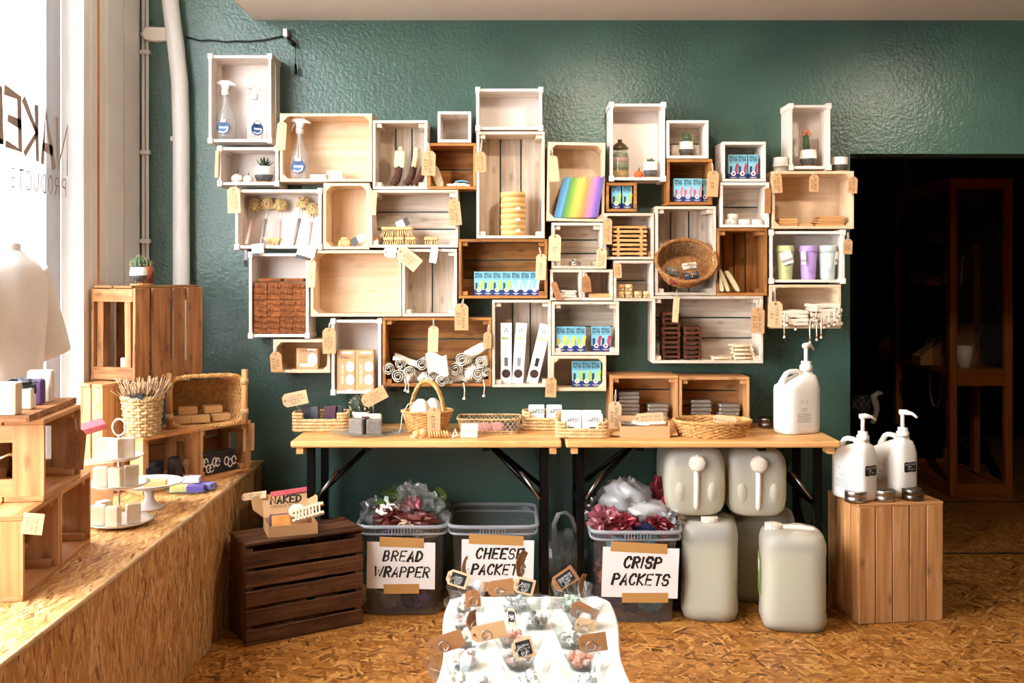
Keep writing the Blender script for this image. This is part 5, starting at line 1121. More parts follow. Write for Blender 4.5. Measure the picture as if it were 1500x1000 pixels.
for k in range(2): soap((X(687.5+k*.5, 4.10), 4.10, TZ+k*.0265), (.07, .05, .026), cream, ['lower cream soap bar stacked before the woven tray', 'upper cream soap bar stacked before the woven tray'][k], 3*k)
t = thing('woven_tray', 'shallow open-weave bamboo tray with pink fabric rounds', 'tray', (X(717, 4.24), 4.24, TZ))
pth = rrect(.128, .075, 8); hh = .062
mb = MB(); nn = 46
for s_ in (-1, 1):
    for i in range(nn):
        u = i/nn; x, y, _, _ = pth(u); x2, y2, nx, ny = pth(u+s_*.045); mb.tube([(x*.94, y*.94, .003), ((x+x2)/2*.985+nx*.001*s_, (y+y2)/2*.985, hh*.5), (x2*1.04, y2*1.04, hh)], .0018, 4)
o = mb.obj('lattice_wall', seag, t); o['kind'] = 'stuff'
mb = MB(); n = 60
for z, k, r in ((hh, 1.045, .005), (.012, .955, .003), (.003, .94, .003)): mb.tube([(pth(i/n)[0]*k, pth(i/n)[1]*k, z) for i in range(n)], r, 6, 0, closed=True)
o = mb.obj('bamboo_rim', seag, t); mb = MB(); mb.box((0, 0, .003), (.235, .135, .003)); mb.obj('tray_floor', seag, t)
pinkc = mat('dusty_pink', '#c9868a', .9); greyg = mat('sage_cloth', '#9aa88c', .9); 
for i, (dx, dy, m_, lb) in enumerate(((-.09, 0, pinkc, 'pink fabric round with sage print at the tray end'), (-.055, .01, greyg, 'sage green fabric round in the woven tray'), (-.02, 0, pinkc, 'dusty pink fabric round in the middle of the tray'), (.03, .01, pinkc, 'pale pink fabric round near the tray centre'), (.09, .0, slate, 'charcoal fabric round at the far tray end'))):
    mb = MB(); mb.lathe([(.0005, 0), (.034, 0), (.036, .006), (.03, .013), (.0005, .015)], 20, rib=lambda a: 1+.05*math.sin(6*a)); solo('fabric_round', mb, m_, lb, 'cloth', (X(717, 4.24)+dx, 4.24+dy, TZ+.012), (28, 10-4*i, 0), 'fabric rounds in the woven tray')
# hyacinth baskets with white packs
def packs(xs, y, z0, h_, lbs):
    for (x, w_), lb in zip(xs, lbs):
        t = thing('white_card_pack', lb, 'pack', (x, y, z0), (-10, 0, 0), group='white packs in the hyacinth baskets'); mb = MB(); mb.box((0, 0, h_/2), (w_, .022, h_)); mb.obj('pack_body', M_['white'], t, bevel=.004, seg=2)
        p = MB(); p.text('NAKED', h_*.17, 0, T(0, -.0117, h_*.62), .2, .15, .4, gap=.2); p.box((0, -.0117, h_*.3), (w_*.3, .0006, h_*.12), 0); p.obj('pack_print', M_['ink'], t)
t = thing('hyacinth_basket', 'hyacinth basket of white packs tucked behind another basket', 'basket', (X(795, 4.32), 4.32, TZ)); hyacinth(t, .083, .05, .055, .085)
packs([(X(786, 4.31), .068), (X(812, 4.31), .066)], 4.31, TZ+.01, .095, ['white pack in the rear hyacinth basket, near the woven tray', 'white pack in the rear hyacinth basket, near the kraft box'])
t = thing('hyacinth_basket', 'hyacinth basket of white packs at the joint of the two tables', 'basket', (X(852, 4.12), 4.12, TZ), (0, 0, -3)); hyacinth(t, .103, .055, .045, .078)
packs([(X(837, 4.10), .082), (X(868, 4.10), .085)], 4.10, TZ+.01, .085, ['white pack in the front hyacinth basket, at its cut-away front', 'white pack in the front hyacinth basket, beside the kraft tag'])
packs([(X(838, 4.135), .085), (X(867, 4.135), .08)], 4.135, TZ+.01, .095, ['rear white pack in the front hyacinth basket, over the table joint', 'rear white pack in the front hyacinth basket, over the second table'])
# foil packs
foil = pm('foil_wrap', '#a8a198', .38, .75, bump=.6, bscale=120)
for k, px, n_, w_, lb in ((41, 920, 8, .092, 'tall foil stack behind the kraft box'), (41, 962, 5, .09, 'short foil stack behind the kraft box'), (42, 1025, 6, .09, 'taller foil stack behind the round basket'), (42, 1066, 5, .09, 'shorter foil stack behind the round basket')):
    for i in range(n_):
        mb = MB(); mb.box((0, 0, .009), (w_, .06, .0172)); h0 = .012
        solo('foil_bar', mb, foil, 'foil wrapped bar, %s in the %s' % (ORD(i, n_), lb), 'bar', (X(px, 4.40)+.002*math.sin(i*2.3), 4.39, CR[k]['zf']+i*.0178), (0, 0, 2*math.sin(i*1.7)), 'foil wrapped bars', bevel=.005, seg=2)
tag(900.5, 608, 19, 40, 4.29, 2, ['SHAMPOO', 'BARS'], 'pale kraft tag hanging on the pine crate behind the kraft box', 'kraft_l', (902, 570))
t = thing('open_kraft_box', 'open shallow kraft box of packets on the table', 'box', (X(944, 4.10), 4.13, TZ)); w_, dp_, h_ = .2, .11, .06
for c_, d_ in (((0, -dp_/2, h_/2-.006), (w_, .003, h_-.012)), ((0, dp_/2, h_/2+.008), (w_, .003, h_+.016)), ((-w_/2, 0, h_/2), (.003, dp_, h_)), ((w_/2, 0, h_/2), (.003, dp_, h_)), ((0, 0, .0015), (w_, dp_, .003))): mb = MB(); mb.box(c_, d_); mb.obj('box_panel', M_['kraft'], t)
for s_ in (-1, 1): mb = MB(); mb.prism([(0, 0), (s_*.035, .004), (s_*.035, .012), (0, .02)], -.04, .03, 0, T(s_*w_/2, 0, .005)); mb.obj('side_flap', M_['kraft'], t)
for i, (dx, rz, m_, lb) in enumerate(((-.06, 8, foil, 'silver packet lying in the open kraft box'), (-.01, -10, M_['white'], 'white packet lying in the open kraft box'), (.05, 6, cream, 'cream packet lying in the open kraft box'))):
    mb = MB(); mb.box((0, 0, .006), (.075, .06, .012)); solo('small_packet', mb, m_, lb, 'packet', (X(944, 4.10)+dx, 4.13, TZ+.044+.003*i), (0, 6-4*i, rz), bevel=.004, seg=2)
tag(951, 612, 41, 15, 4.11, -3, ['HAND CUT SOAP', 'SEASONAL \xa34.50'], 'pale paper sign standing in the open kraft box', 'kraft_l', string=False)
t = thing('round_wicker_tray', 'wide round wicker basket with a paper card inside', 'basket', (X(1043, 4.15), 4.15, TZ)); basket(t, ell(.135, .095), .062, 9, 40, wick, 3.0, .004, .0042, .006, turns=34)
tag(1062, 616, 34, 16, 4.17, 8, ['SAMPLE SOAPS'], 'paper card lying in the wide round basket', 'kraft_l', string=False, pitch=-35)
tin((X(1124, 4.36), 4.36, TZ), .041, .044, 'aluminium tin on the table beside the white jug', pm('dull_tin', '#6e645a', .35, 1))
# ---------------------------------------------------------------- white jugs with pumps
jw = pm('jug_plastic', '#efe9df', .38)
def loft(mb, secs, seg=32, m=0, M=None, p=4.5, capb=True, capt=True):
    """secs: (z, cx, cy, a, b)"""
    vs = []
    for z, cx, cy, a, b in secs:
        for i in range(seg):
            t_ = 2*math.pi*i/seg; c_, s_ = math.cos(t_), math.sin(t_); k = (abs(c_)**p+abs(s_)**p)**(-1/p); vs.append((cx+a*k*c_, cy+b*k*s_, z))
    fs = [(j*seg+i, j*seg+(i+1) % seg, (j+1)*seg+(i+1) % seg, (j+1)*seg+i) for j in range(len(secs)-1) for i in range(seg)]
    if capb: fs.append(tuple(range(seg-1, -1, -1)))
    if capt: fs.append(tuple((len(secs)-1)*seg+i for i in range(seg)))
    return mb.add(vs, fs, m, None, M, True)
def jug(loc, rz, s, label, chalk=True, sp=0):
    t = thing('pump_jug', label, 'jug', loc, (0, 0, rz), group='white refill jugs with pumps')
    mb = MB(); loft(mb, [(0, 0, 0, .082*s, .05*s), (.004*s, 0, 0, .09*s, .058*s), (.02*s, 0, 0, .094*s, .062*s), (.185*s, 0, 0, .094*s, .062*s), (.2*s, .0, 0, .091*s, .06*s), (.222*s, .022*s, 0, .066*s, .05*s), (.243*s, .046*s, 0, .036*s, .036*s), (.248*s, .05*s, 0, .024*s, .024*s), (.262*s, .05*s, 0, .022*s, .022*s)], p=4); mb.obj('jug_body', jw, t)
    mb = MB(); mb.tube([(-.084*s, 0, .185*s), (-.078*s, 0, .215*s), (-.055*s, 0, .25*s), (-.035*s, 0, .258*s), (.0, 0, .258*s), (.016*s, 0, .25*s), (.024*s, 0, .222*s)], [.017*s, .015*s, .012*s, .0115*s, .0115*s, .013*s, .016*s], 10); mb.obj('grip_handle', jw, t)
    mb = MB(); mb.lathe([(.0005, .26), (.027, .26), (.027, .282), (.021, .284), (.021, .3), (.0005, .3)], 20, 0, T(.05*s, 0, 0) @ S(s)); mb.obj('pump_collar', M_['plastic_w'], t)
    pu = MB(); pu.tube([(.05*s, 0, .295*s), (.05*s, 0, .362*s)], .0085*s, 10); po = pu.obj('pump_stem', M_['plastic_w'], t)
    mb = MB(); c_, s_ = math.cos(sp), math.sin(sp); mb.tube([(.05*s-.014*s*c_, -.014*s*s_, .365*s), (.05*s+.012*s*c_, .012*s*s_, .367*s), (.05*s+.04*s*c_, .04*s*s_, .362*s), (.05*s+.06*s*c_, .06*s*s_, .347*s)], [.012*s, .012*s, .007*s, .0055*s], 10); mb.obj('pump_spout', M_['plastic_w'], po)
    if chalk:
        mb = MB(); mb.prism([(-.03, -.018), (-.024, -.021), (0, -.019), (.024, -.021), (.03, -.018), (.031, 0), (.03, .018), (.024, .021), (0, .019), (-.024, .021), (-.03, .018), (-.031, 0)], -.001, .001, 0, T(.0945*s, 0, .135*s) @ RZ(90)); lo = mb.obj('chalk_label', M_['chalk_black'] if 'chalk_black' in M_ else mat('chalk_black', '#151515', .7), t)
        mb = MB(); mb.text('HAND WASH', .007, 0, T(.0958*s, 0, .143*s) @ RZ(90), .13); mb.text('95P', .008, 0, T(.0958*s, -.004, .131*s) @ RZ(90), .13); mb.text('PER 100ML', .005, 0, T(.0958*s, .004, .122*s) @ RZ(90), .13); mb.obj('chalk_lettering', M_['white'], lo)
    mb = MB(); g = mat('jug_print', '#8f8a84', .6)
    mb.text('B I D', .012*s, 0, T(-.01*s, -.0625*s, .13*s), .1)
    for k in range(7): mb.box((-.012*s, -.0624*s, (.108-.008*k-.006*(k > 1))*s), ((.03 if k < 2 else .07)*s, .0006, .0022*s))
    o = mb.obj('printed_text', g, t); o['kind'] = 'stuff'
    return t
jug((X(1169, 4.2), 4.22, TZ), 24, 1.0, 'white jug with pump standing on the table end', False, .3)
RZC = 8.4
def rc(u, v): a_ = math.radians(RZC); return (1.386+u*math.cos(a_)-v*math.sin(a_), 3.977+u*math.sin(a_)+v*math.cos(a_))
x_, y_ = rc(.07, .12); jug((X(1251, 4.10), 4.10, .4805), -62, .93, 'white jug with pump and chalk label, nearer the table', True, 1.2)
jug((X(1310, 4.17), 4.17, .4805), -68, .95, 'white jug with pump and chalk label, nearer the doorway', True, .6)
for px, lb, m_ in ((1262, 'aluminium tin on the slatted crate under the first jug', alu), (1304.5, 'middle aluminium tin on the slatted crate', alu), (1347, 'aluminium tin with darker lid at the crate corner', pm('dark_tin', '#7a7068', .3, 1))): u_ = (px-1258)/(1381-1258)*.36; x_, y_ = rc(u_, .05); tin((x_, y_, .4805), .043, .045, lb, m_)
# ---------------------------------------------------------------- floor crates
def slatbox(t, w, h, dp, m, nf, nl, nt, vert_front, th=.012, gap=.012, seed=1):
    rg = random.Random(seed)
    def bd(nm, c_, d_, r=None):
        mb = MB(); mb.box((0, 0, 0), d_); o = mb.obj(nm, m, t, bevel=.002); o.location = c_
        o.rotation_euler = (rg.uniform(-.004, .004), rg.uniform(-.006, .006), 0)
    for sx in (.018, w-.018):
        for sy in (.02, dp-.02): bd('corner_post', (sx, sy, h/2), (.024, .028, h-2*th))
    for yy in (th/2, dp-th/2):
        for i in range(nf):
            if vert_front: bw = (w-gap*(nf-1))/nf; bd('front_slat' if yy < dp/2 else 'back_slat', (bw/2+i*(bw+gap), yy, h/2), (bw, th, h-.002))
            else: bh = (h-th-gap*nf)/nf; bd('front_slat' if yy < dp/2 else 'back_slat', (w/2, yy, bh/2+i*(bh+gap)), (w, th, bh))
    for xx in (th/2+.0005, w-th/2-.0005):
        for i in range(nl): bw = (dp-2*th-.008*(nl-1))/nl; bd('side_slat', (xx, th+bw/2+i*(bw+.008), h/2), (th, bw, h-.004))
    for i in range(nt): bw = (dp-.01*(nt-1))/nt; bd('top_slat', (w/2, bw/2+i*(bw+.01), h+th/2-.001), (w+.004, bw, th))
t = thing('dark_slatted_crate', 'dark brown slatted crate on the floor carrying an open box', 'crate', (-1.0, 3.737, 0), (0, 0, 31.7)); slatbox(t, .475, .375, .215, M_['dark_crate'], 5, 3, 4, False, gap=.014)
t = thing('light_slatted_crate', 'pale upright slatted crate on the floor under two pump jugs', 'crate', (1.386, 3.977, 0), (0, 0, RZC)); slatbox(t, .362, .469, .27, M_['old'] if 0 else M_['pine_o'], 5, 4, 4, True, gap=.004, seed=4)
# open kraft gift box on the dark crate
ca, sa = math.cos(math.radians(31.7)), math.sin(math.radians(31.7))
def dcp(u, v, z): return (-.972+u*ca-v*sa, 3.75+u*sa+v*ca, z)
bz = .3865; bw_, bd_, bh_ = .187, .15, .043
t = thing('kraft_gift_box', 'open kraft gift box with printed lid on the dark crate', 'box', (-.935, 3.825, bz), (0, 0, 21))
for c_, d_ in (((bw_/2, 0, bh_/2), (bw_, .003, bh_)), ((bw_/2, bd_, bh_/2), (bw_, .003, bh_)), ((0, bd_/2, bh_/2), (.003, bd_, bh_)), ((bw_, bd_/2, bh_/2), (.003, bd_, bh_)), ((bw_/2, bd_/2, .002), (bw_, bd_, .003))): mb = MB(); mb.box(c_, d_); mb.obj('box_panel', M_['kraft'], t)
lid = MB(); lid.box((bw_/2, .0, .055), (bw_, .003, .11)); lo = lid.obj('box_lid', M_['kraft'], t); lo.location = (0, bd_, bh_); lo.rotation_euler = (math.radians(-48), 0, 0)
for s_, nm in ((0, 'lid_flap'), (1, 'lid_flap')):
    mb = MB(); mb.prism([(0, .0), (.035 if s_ else -.05, .02), (.04 if s_ else -.055, .07), (.015 if s_ else -.02, .1), (0, .105)], -.0015, .0015); f = mb.obj(nm, M_['kraft'], lo); f.location = (bw_*s_, 0, 0); f.rotation_euler = (0, 0, math.radians(-35 if s_ else 35))
mb = MB(); mb.text('NAKED', .034, 0, T(bw_/2, -.0022, .062), .3, .15, .4, gap=.2); mb.text('PRODUCTS CO.', .014, 0, T(bw_/2, -.0022, .04), .12, 0, gap=.22); mb.obj('lid_print', M_['ink'], lo)
bx0 = t.location
def gb(x, y, z): return tuple(t.matrix_basis @ Vector((x, y, z)))
soap(gb(.055, .045, .012), (.07, .02, .06), pm('orange_soap', '#e79a4e', .5, var=.2, vscale=30), 'orange soap bar standing in the open gift box', 4, rot=(-22, 0, 22)); soap(gb(.05, .075, .012), (.07, .02, .058), mat('violet_soap', '#5d4468', .5), 'violet soap bar behind the orange one', rot=(-20, 0, 21))
t2 = thing('soap_ladder', 'pale slatted wooden soap dish leaning out of the gift box', 'soap dish', gb(.105, .03, .046), (32, -16, 4))
for y0 in (0, .05): mb = MB(); mb.box((.055, y0, .004), (.125, .012, .01)); mb.obj('rail', M_['pine'], t2)
for k in range(8): mb = MB(); mb.box((.008+k*.0135, .025, .010), (.006, .06, .006)); mb.obj('slat', M_['pine'], t2)
mb = MB(); mb.lathe([(.0005, 0), (.034, 0), (.036, .006), (.03, .012), (.0005, .013)], 20, rib=lambda a: 1+.04*math.sin(7*a)); solo('cotton_round', mb, clothc, 'knitted cotton round tucked against the box lid', 'cloth', gb(.13, .13, .06), (40, 0, 21))
mb = MB(); mb.box((0, 0, 0), (.165, .004, .024)); solo('pink_packet_strip', mb, mat('red_pink_paper', '#c4545c', .5, var=.2, vscale=60), 'red pink paper strip resting on the gift box lid', 'strip', gb(.12, .232, .122), (-50, -4, 21))
tag(372, 726, 36, 12, 4.03, -8, ['GIFT BOX', 'MADE UP'], 'kraft card lying across the corner of the gift box lid', 'kraft_l', string=False, pitch=-40)
# ---------------------------------------------------------------- bins of wrappers
binm = clear('bin_plastic', '#eef0f2', .20, .25, .8, '#c9cdd2')
tape = mat('brown_tape', '#c08f52', .45)
def crumple(mb, c, s, seed, m=0, n=9, amp=.45, sm=False):
    rg = random.Random(seed); ph = [(rg.uniform(2, 6), rg.uniform(2, 6), rg.uniform(0, 6)) for _ in range(4)]
    def fn(u, v):
        a = 2*math.pi*u; b = math.pi*v; d = Vector((math.cos(a)*math.sin(b), math.sin(a)*math.sin(b), math.cos(b)))
        k = 1+sum(amp*.35*math.sin(p*d.x*2+q*d.y*2+r+d.z*p) for p, q, r in ph); rr = random.Random(int((u % 1)*1000)*7919+int(v*1000)+seed)
        if 0 < v < 1: k += rr.uniform(-amp, amp)*.5
        return (c[0]+d.x*s[0]*k, c[1]+d.y*s[1]*k, c[2]+d.z*s[2]*k)
    mb.grid(fn, n*2, n, m, smooth=sm)
def wrapper(loc, s, m, label, seed, amp=.45, n=9, cat='wrapper', name='crumpled_wrapper', group='crumpled wrappers'):
    mb = MB(); crumple(mb, (0, 0, 0), s, seed, 0, n, amp, m is whitebag); return solo(name, mb, m, label, cat, loc, group=group)
def tub(cx, yf, label, line1, line2, sgn, hgt=.37, wt=.378, wb=.30, dt=.42, db=.36, tapes=((.02, .1), (.0, .08))):
    t = thing('storage_tub', label, 'storage bin', (cx, yf+dt/2, 0), group='clear storage tubs for wrappers')
    def ring(z, k): w, d = (wb+(wt-wb)*k)/2, (db+(dt-db)*k)/2; return w, d
    mb = MB(); loft(mb, [(0.002, 0, 0, *[q-.012 for q in ring(0, 0)]), (.01, 0, 0, *ring(0, 0.02)), (hgt*.9, 0, 0, *[q-.02 for q in ring(0, .95)]), (hgt*.9, 0, 0, *[q-.008 for q in ring(0, .98)]), (hgt*.985, 0, 0, *[q-.006 for q in ring(0, 1)])], 40, p=9, capt=False); mb.obj('tub_wall', binm, t)
    mb = MB(); w, d = wt/2, dt/2; pth = rrect(w-.004, d-.004, 9); n = 64
    for z, k, r in ((hgt, 1.0, .008), (hgt-.03, .985, .005)): mb.tube([(pth(i/n)[0]*k, pth(i/n)[1]*k, z) for i in range(n)], r, 8, 0, closed=True)
    o = mb.obj('tub_rim', clear('rim_plastic', '#eef0f2', .5, .2, .8, '#d5d8dc') if 'rimp' not in M_ else M_['rimp'], t); M_['rimp'] = o.data.materials[0]
    for i in range(9):
        mb = MB(); mb.box((-.05+i*.0125, -d-.002, hgt-.015), (.003, .006, .026)); mb.obj('rim_rib', M_['rimp'], t)
    # taped paper sign on the sloping front
    al = -math.degrees(math.atan2((dt-db)/2, hgt))*-1; sx, sz, sw, sh, rot = sgn
    Ms = T(sx, -(db/2+(dt-db)/2*(sz/hgt))-.002, sz) @ RX(al) @ RY(rot)
    mb = MB(); mb.box((0, 0, 0), (sw, .0012, sh), 0, Ms); so = mb.obj('paper_sign', M_['white'], t)
    mb = MB(); hh = min(sh*.21, sw*.84/text_w(max(line1, line2, key=len), .24)); mb.text(line1, hh, 0, Ms @ T(.005, -.0012, sh*.10), .24, .22, .6, gap=.26); mb.text(line2, hh, 0, Ms @ T(0, -.0012, -sh*.24), .24, .22, .6, gap=.22); mb.obj('brush_lettering', M_['ink'], so)
    for i, (tx, tw) in enumerate(tapes):
        mb = MB(); mb.box((tx, -.0014, (sh*.5 if i == 0 else -sh*.5)), (tw, .0012, .04), 0, Ms @ RY(1.5-3*i)); mb.obj('brown_tape', tape, t)
    return t
clearw = clear('clear_film', '#f4f6f6', .22, .12, 1.6, '#e8eaea'); redw = pm('red_brown_wrapper', '#5e2014', .4, var=.5, vscale=20); greenw = clear('green_film', '#b9cf9c', .35, .15, 1.2, '#8fae62'); silver = pm('silver_film', '#c5c5c7', .22, .95); whitebag = clear('white_bag_film', '#ffffff', .62, .3, .8, '#f2f0ee')
navyw = pm('navy_wrapper', '#20264a', .3, .3, var=.5, vscale=30); pinkw = pm('pink_wrapper', '#a85f68', .35, .3, var=.5, vscale=25); purplew = pm('purple_wrapper', '#4a3a78', .35, .3, var=.5, vscale=25); tealw = pm('teal_wrapper', '#4f8f9a', .35, .2, var=.4, vscale=25); crimson = pm('crimson_wrapper', '#6e1820', .3, .4, var=.6, vscale=25)
YF = 4.05
bx1, bx2 = X(592, YF)-.012, X(724.5, YF)-.008
tub(bx1, YF, 'clear tub labelled for bread wrappers, heaped with film', 'BREAD', 'WRAPPER', (-.002, .212, .278, .195, 1), tapes=((-.0, .18), (-.0, .145)))
tub(bx2, YF, 'empty clear tub labelled for cheese packets', 'CHEESE', 'PACKETS', (.02, .222, .295, .195, 1), tapes=((-.01, .222), (.0, .15)))
YC = 3.965; bx3 = X(934, YC)
tub(bx3, YC, 'clear tub labelled for crisp packets, heaped with bags', 'CRISP', 'PACKETS', (.012, .208, .305, .205, 1.5), tapes=((-.012, .225), (.02, .185)))
def fill(cx, cy, label, seed, mats_, z1, w, dd):
    t = thing('wrapper_fill', label, 'wrappers', (cx, cy, 0)); rg = random.Random(seed); mb = MB()
    for i in range(46):
        k = rg.random(); z = .045+(z1-.06)*k; mb_s = .035+.02*rg.random(); ww = w*(.74+.18*z/.37)
        x = rg.uniform(-1, 1)*(ww/2-.05); y = rg.choice((-1, -1, 1))*(dd/2*(.80+.1*z/.37)-.055) if i % 3 else rg.uniform(-.1, .1)
        crumple(mb, (x, y, z), (mb_s, mb_s*.8, mb_s*.8), seed*100+i, rg.randrange(len(mats_)), 6, .5)
    o = mb.obj('wrapper_mass', mats_, t); o['kind'] = 'stuff'; t['kind'] = 'stuff'
fill(bx1, YF+.21, 'mixed crumpled wrappers packed inside the bread tub', 3, [clearw, silver, redw, purplew, pm('tan_film', '#8f7f6c', .4), navyw], .34, .36, .40)
fill(bx3, YC+.21, 'mixed crumpled packets packed inside the crisp tub', 5, [purplew, tealw, crimson, navyw, silver, pm('orange_film', '#b5683a', .4)], .34, .36, .40)
ws = [((-.13, .0, .40), (.06, .09, .05), clearw, 'clear crumpled film at the outer end of the bread tub'), ((-.06, -.10, .40), (.06, .05, .035), redw, 'red brown bread wrapper at the front of the heap'), ((.045, -.13, .395), (.085, .045, .026), redw, 'long red brown bread wrapper along the tub rim'), ((-.05, .02, .44), (.07, .08, .045), greenw, 'green tinted film on top of the bread heap'), ((.03, -.03, .455), (.075, .08, .06), clearw, 'large clear film peak of the bread heap'), ((.04, -.08, .445), (.035, .035, .03), pinkw, 'pink printed film on the bread heap'), ((.11, .0, .43), (.06, .08, .05), greenw, 'olive film on the cheese tub side of the heap'), ((.12, -.07, .40), (.05, .06, .05), clearw, 'clear film at the cheese tub side'), ((-.075, -.1, .425), (.035, .03, .022), M_['white'], 'white paper scrap on the bread heap'), ((.02, -.14, .385), (.04, .03, .018), pm('peach_film', '#d9b49c', .4), 'peach scrap at the front rim')]
for i, (p, s_, m_, lb) in enumerate(ws): wrapper((bx1+p[0], YF+.21+p[1], p[2]-.01), s_, m_, lb, 11+i, .5, 10)
ws = [((-.02, .0, .475), (.105, .09, .07), whitebag, 'large white carrier bag crowning the crisp packets', .3), ((.06, -.06, .43), (.10, .07, .045), whitebag, 'lower folds of white bag over the crisp packets', .3), ((-.12, -.09, .40), (.06, .05, .045), pinkw, 'pink crisp packet at the tub corner', .5), ((-.055, -.13, .395), (.055, .04, .032), crimson, 'crimson striped crisp packet under the white bag', .5), ((.135, .02, .49), (.045, .05, .055), crimson, 'tall crimson crisp packet sticking up', .5), ((.16, -.03, .455), (.03, .04, .05), pm('scarlet_wrapper', '#c0302c', .3, .3, var=.4, vscale=40), 'scarlet crisp packet beside the jerrycan', .5), ((.155, -.1, .405), (.04, .04, .042), silver, 'silver inside-out crisp packet at the tub corner', .5), ((.09, -.13, .395), (.05, .035, .03), crimson, 'dark red crisp packet at the tub front', .4), ((-.15, .03, .42), (.03, .05, .04), silver, 'silver scrap at the outer tub corner', .5), ((.03, -.14, .38), (.06, .03, .02), navyw, 'navy packet along the front rim', .5), ((.1, .08, .455), (.04, .04, .05), silver, 'silver packet peeking behind the white bag', .5)]
for i, (p, s_, m_, lb, am) in enumerate(ws): wrapper((bx3+p[0], YC+.21+p[1], p[2]-.01), s_, m_, lb, 31+i, am, 13)
# carrier bag between tubs
t = thing('plastic_carrier_bag', 'clear plastic carrier bag with loop handle between the tubs', 'bag', (X(828, 4.3), 4.3, 0)); mb = MB(); crumple(mb, (0, 0, .15), (.085, .08, .15), 77, 0, 12, .22); mb.obj('bag_body', clear('thin_bag', '#dfe4e2', .3, .2, 1.0, '#b9bdb8'), t)
mb = MB(); crumple(mb, (0, .01, .11), (.06, .05, .09), 78, 0, 8, .5); mb.obj('bag_contents', pm('bag_scraps', '#5a5a3c', .6, var=.6, vscale=30), t)
mb = MB()
for k in range(3): mb.tube([(-.05+.006*k, -.03, .27), (-.055+.005*k, -.035, .33), (-.035+.005*k, -.035, .375), (.0, -.035, .385-.004*k), (.03-.004*k, -.035, .36), (.05-.004*k, -.03, .29)], .0055, 6)
mb.obj('bag_handle', clear('bag_loop', '#f0f2f0', .5, .2, 1.0, '#cfd3d0'), t)
# ---------------------------------------------------------------- jerrycans
canm = clear('jerrycan_plastic', '#f6f4ea', .5, .35, .6, '#f6f1e2'); liq = pm('stored_liquid', '#b6b39a', .4); capm = mat('cap_cream', '#e8dccb', .45)
def jerry(label, M, a=.14, b=.118, h=.37, level=.74, lying=False, label_print=False):
    t = thing('jerrycan', label, 'jerrycan', M=M, group='translucent jerrycans')
    mb = MB(); loft(mb, [(0, 0, 0, a*.84, b*.82), (.008, 0, 0, a*.93, b*.92), (.03, 0, 0, a, b), (.06, 0, 0, a, b), (.066, 0, 0, a*.985, b*.985), (h*.76, 0, 0, a*.985, b*.985), (h*.79, 0, 0, a, b), (h*.88, 0, 0, a*.985, b*.98), (h*.95, 0, 0, a*.92, b*.9), (h*.985, 0, 0, a*.78, b*.74), (h*.99, 0, 0, a*.6, b*.5)], 40, p=4.2); mb.obj('can_body', canm, t)
    mb = MB()
    if lying:   # -x is uppermost: liquid fills the +x side
        n = 40; out = []
        for i in range(n):
            t_ = 2*math.pi*i/n; c_, s_ = math.cos(t_), math.sin(t_); k = (abs(c_)**4.2+abs(s_)**4.2)**(-1/4.2); out.append((max(-a*.45, a*.94*k*c_), b*.94*k*s_))
        vs = [(x, y, .02) for x, y in out]+[(x, y, h*.93) for x, y in out]
        mb.add(vs, [tuple(range(n-1, -1, -1)), tuple(range(n, 2*n))]+[(i, (i+1) % n, n+(i+1) % n, n+i) for i in range(n)])
    else: loft(mb, [(.012, 0, 0, a*.86, b*.84), (.03, 0, 0, a*.95, b*.95), (h*level, 0, 0, a*.95, b*.95)], 40, p=4.2)
    mb.obj('liquid', liq, t)
    mb = MB(); mb.tube([(-a*.42, 0, h*.985), (-a*.2, 0, h*1.0), (a*.25, 0, h*1.0), (a*.62, 0, h*.985), (a*.78, 0, h*.94)], [.012, .011, .011, .012, .014], 10); mb.obj('carry_handle', capm, t)
    for s_ in (-1, 1): mb = MB(); mb.ball((a*.25, s_*b*.52, h*.945), .05, 0, 14, 8, sc=(1.1, .55, .5)); mb.obj('shoulder_hump', canm, t)
    mb = MB(); mb.lathe([(.0005, h*1.035), (.026, h*1.035), (.03, h*1.028), (.031, h*.97), (.0005, h*.97)][::-1], 24, 0, T(-a*.58, 0, 0), rib=None); co = mb.obj('screw_cap', capm, t)
    mb = MB()
    for i in range(20): q = 2*math.pi*i/20; mb.box((-a*.58+.0315*math.cos(q), .0315*math.sin(q), h*1.0), (.004, .004, .03), 0)
    o = mb.obj('cap_ridges', capm, co); o['kind'] = 'stuff'
    if label_print:
        mb = MB(); mb.box((-a-.0005, .02, h*.5), (.0012, .09, .16), 0); mb.box((-a-.0008, .03, h*.58), (.0014, .05, .05), 1); mb.obj('product_label', [mat('olive_label', '#8a9a3c', .6, var=.4, vscale=40), M_['white']], t)
    return t
jerry('upright jerrycan beside the crisp packet tub', T(X(1040, 4.11), 4.13, 0) @ RZ(80), .14, .116, .40)
jerry('upright jerrycan at the back with an olive label', T(X(1117, 4.32), 4.33, 0) @ RZ(-14), .14, .118, .385, label_print=True)
jerry('upright jerrycan standing forward beside the slatted crate', T(X(1157, 4.02), 3.99, 0) @ RZ(-8), .126, .118, .385, label_print=True)
# lying cans: axis toward the camera, cap up
LM = lambda px, zc, y, r: T(X(px, y-.38), y, zc) @ RZ(r) @ RX(90) @ RZ(-90)
jerry('jerrycan lying on its back above the one by the crisp tub', LM(1026, .553, 4.40, -2), .142, .125, .37, lying=True)
jerry('jerrycan lying on its back above the can with olive label', LM(1117, .545, 4.42, -2), .142, .125, .37, lying=True)
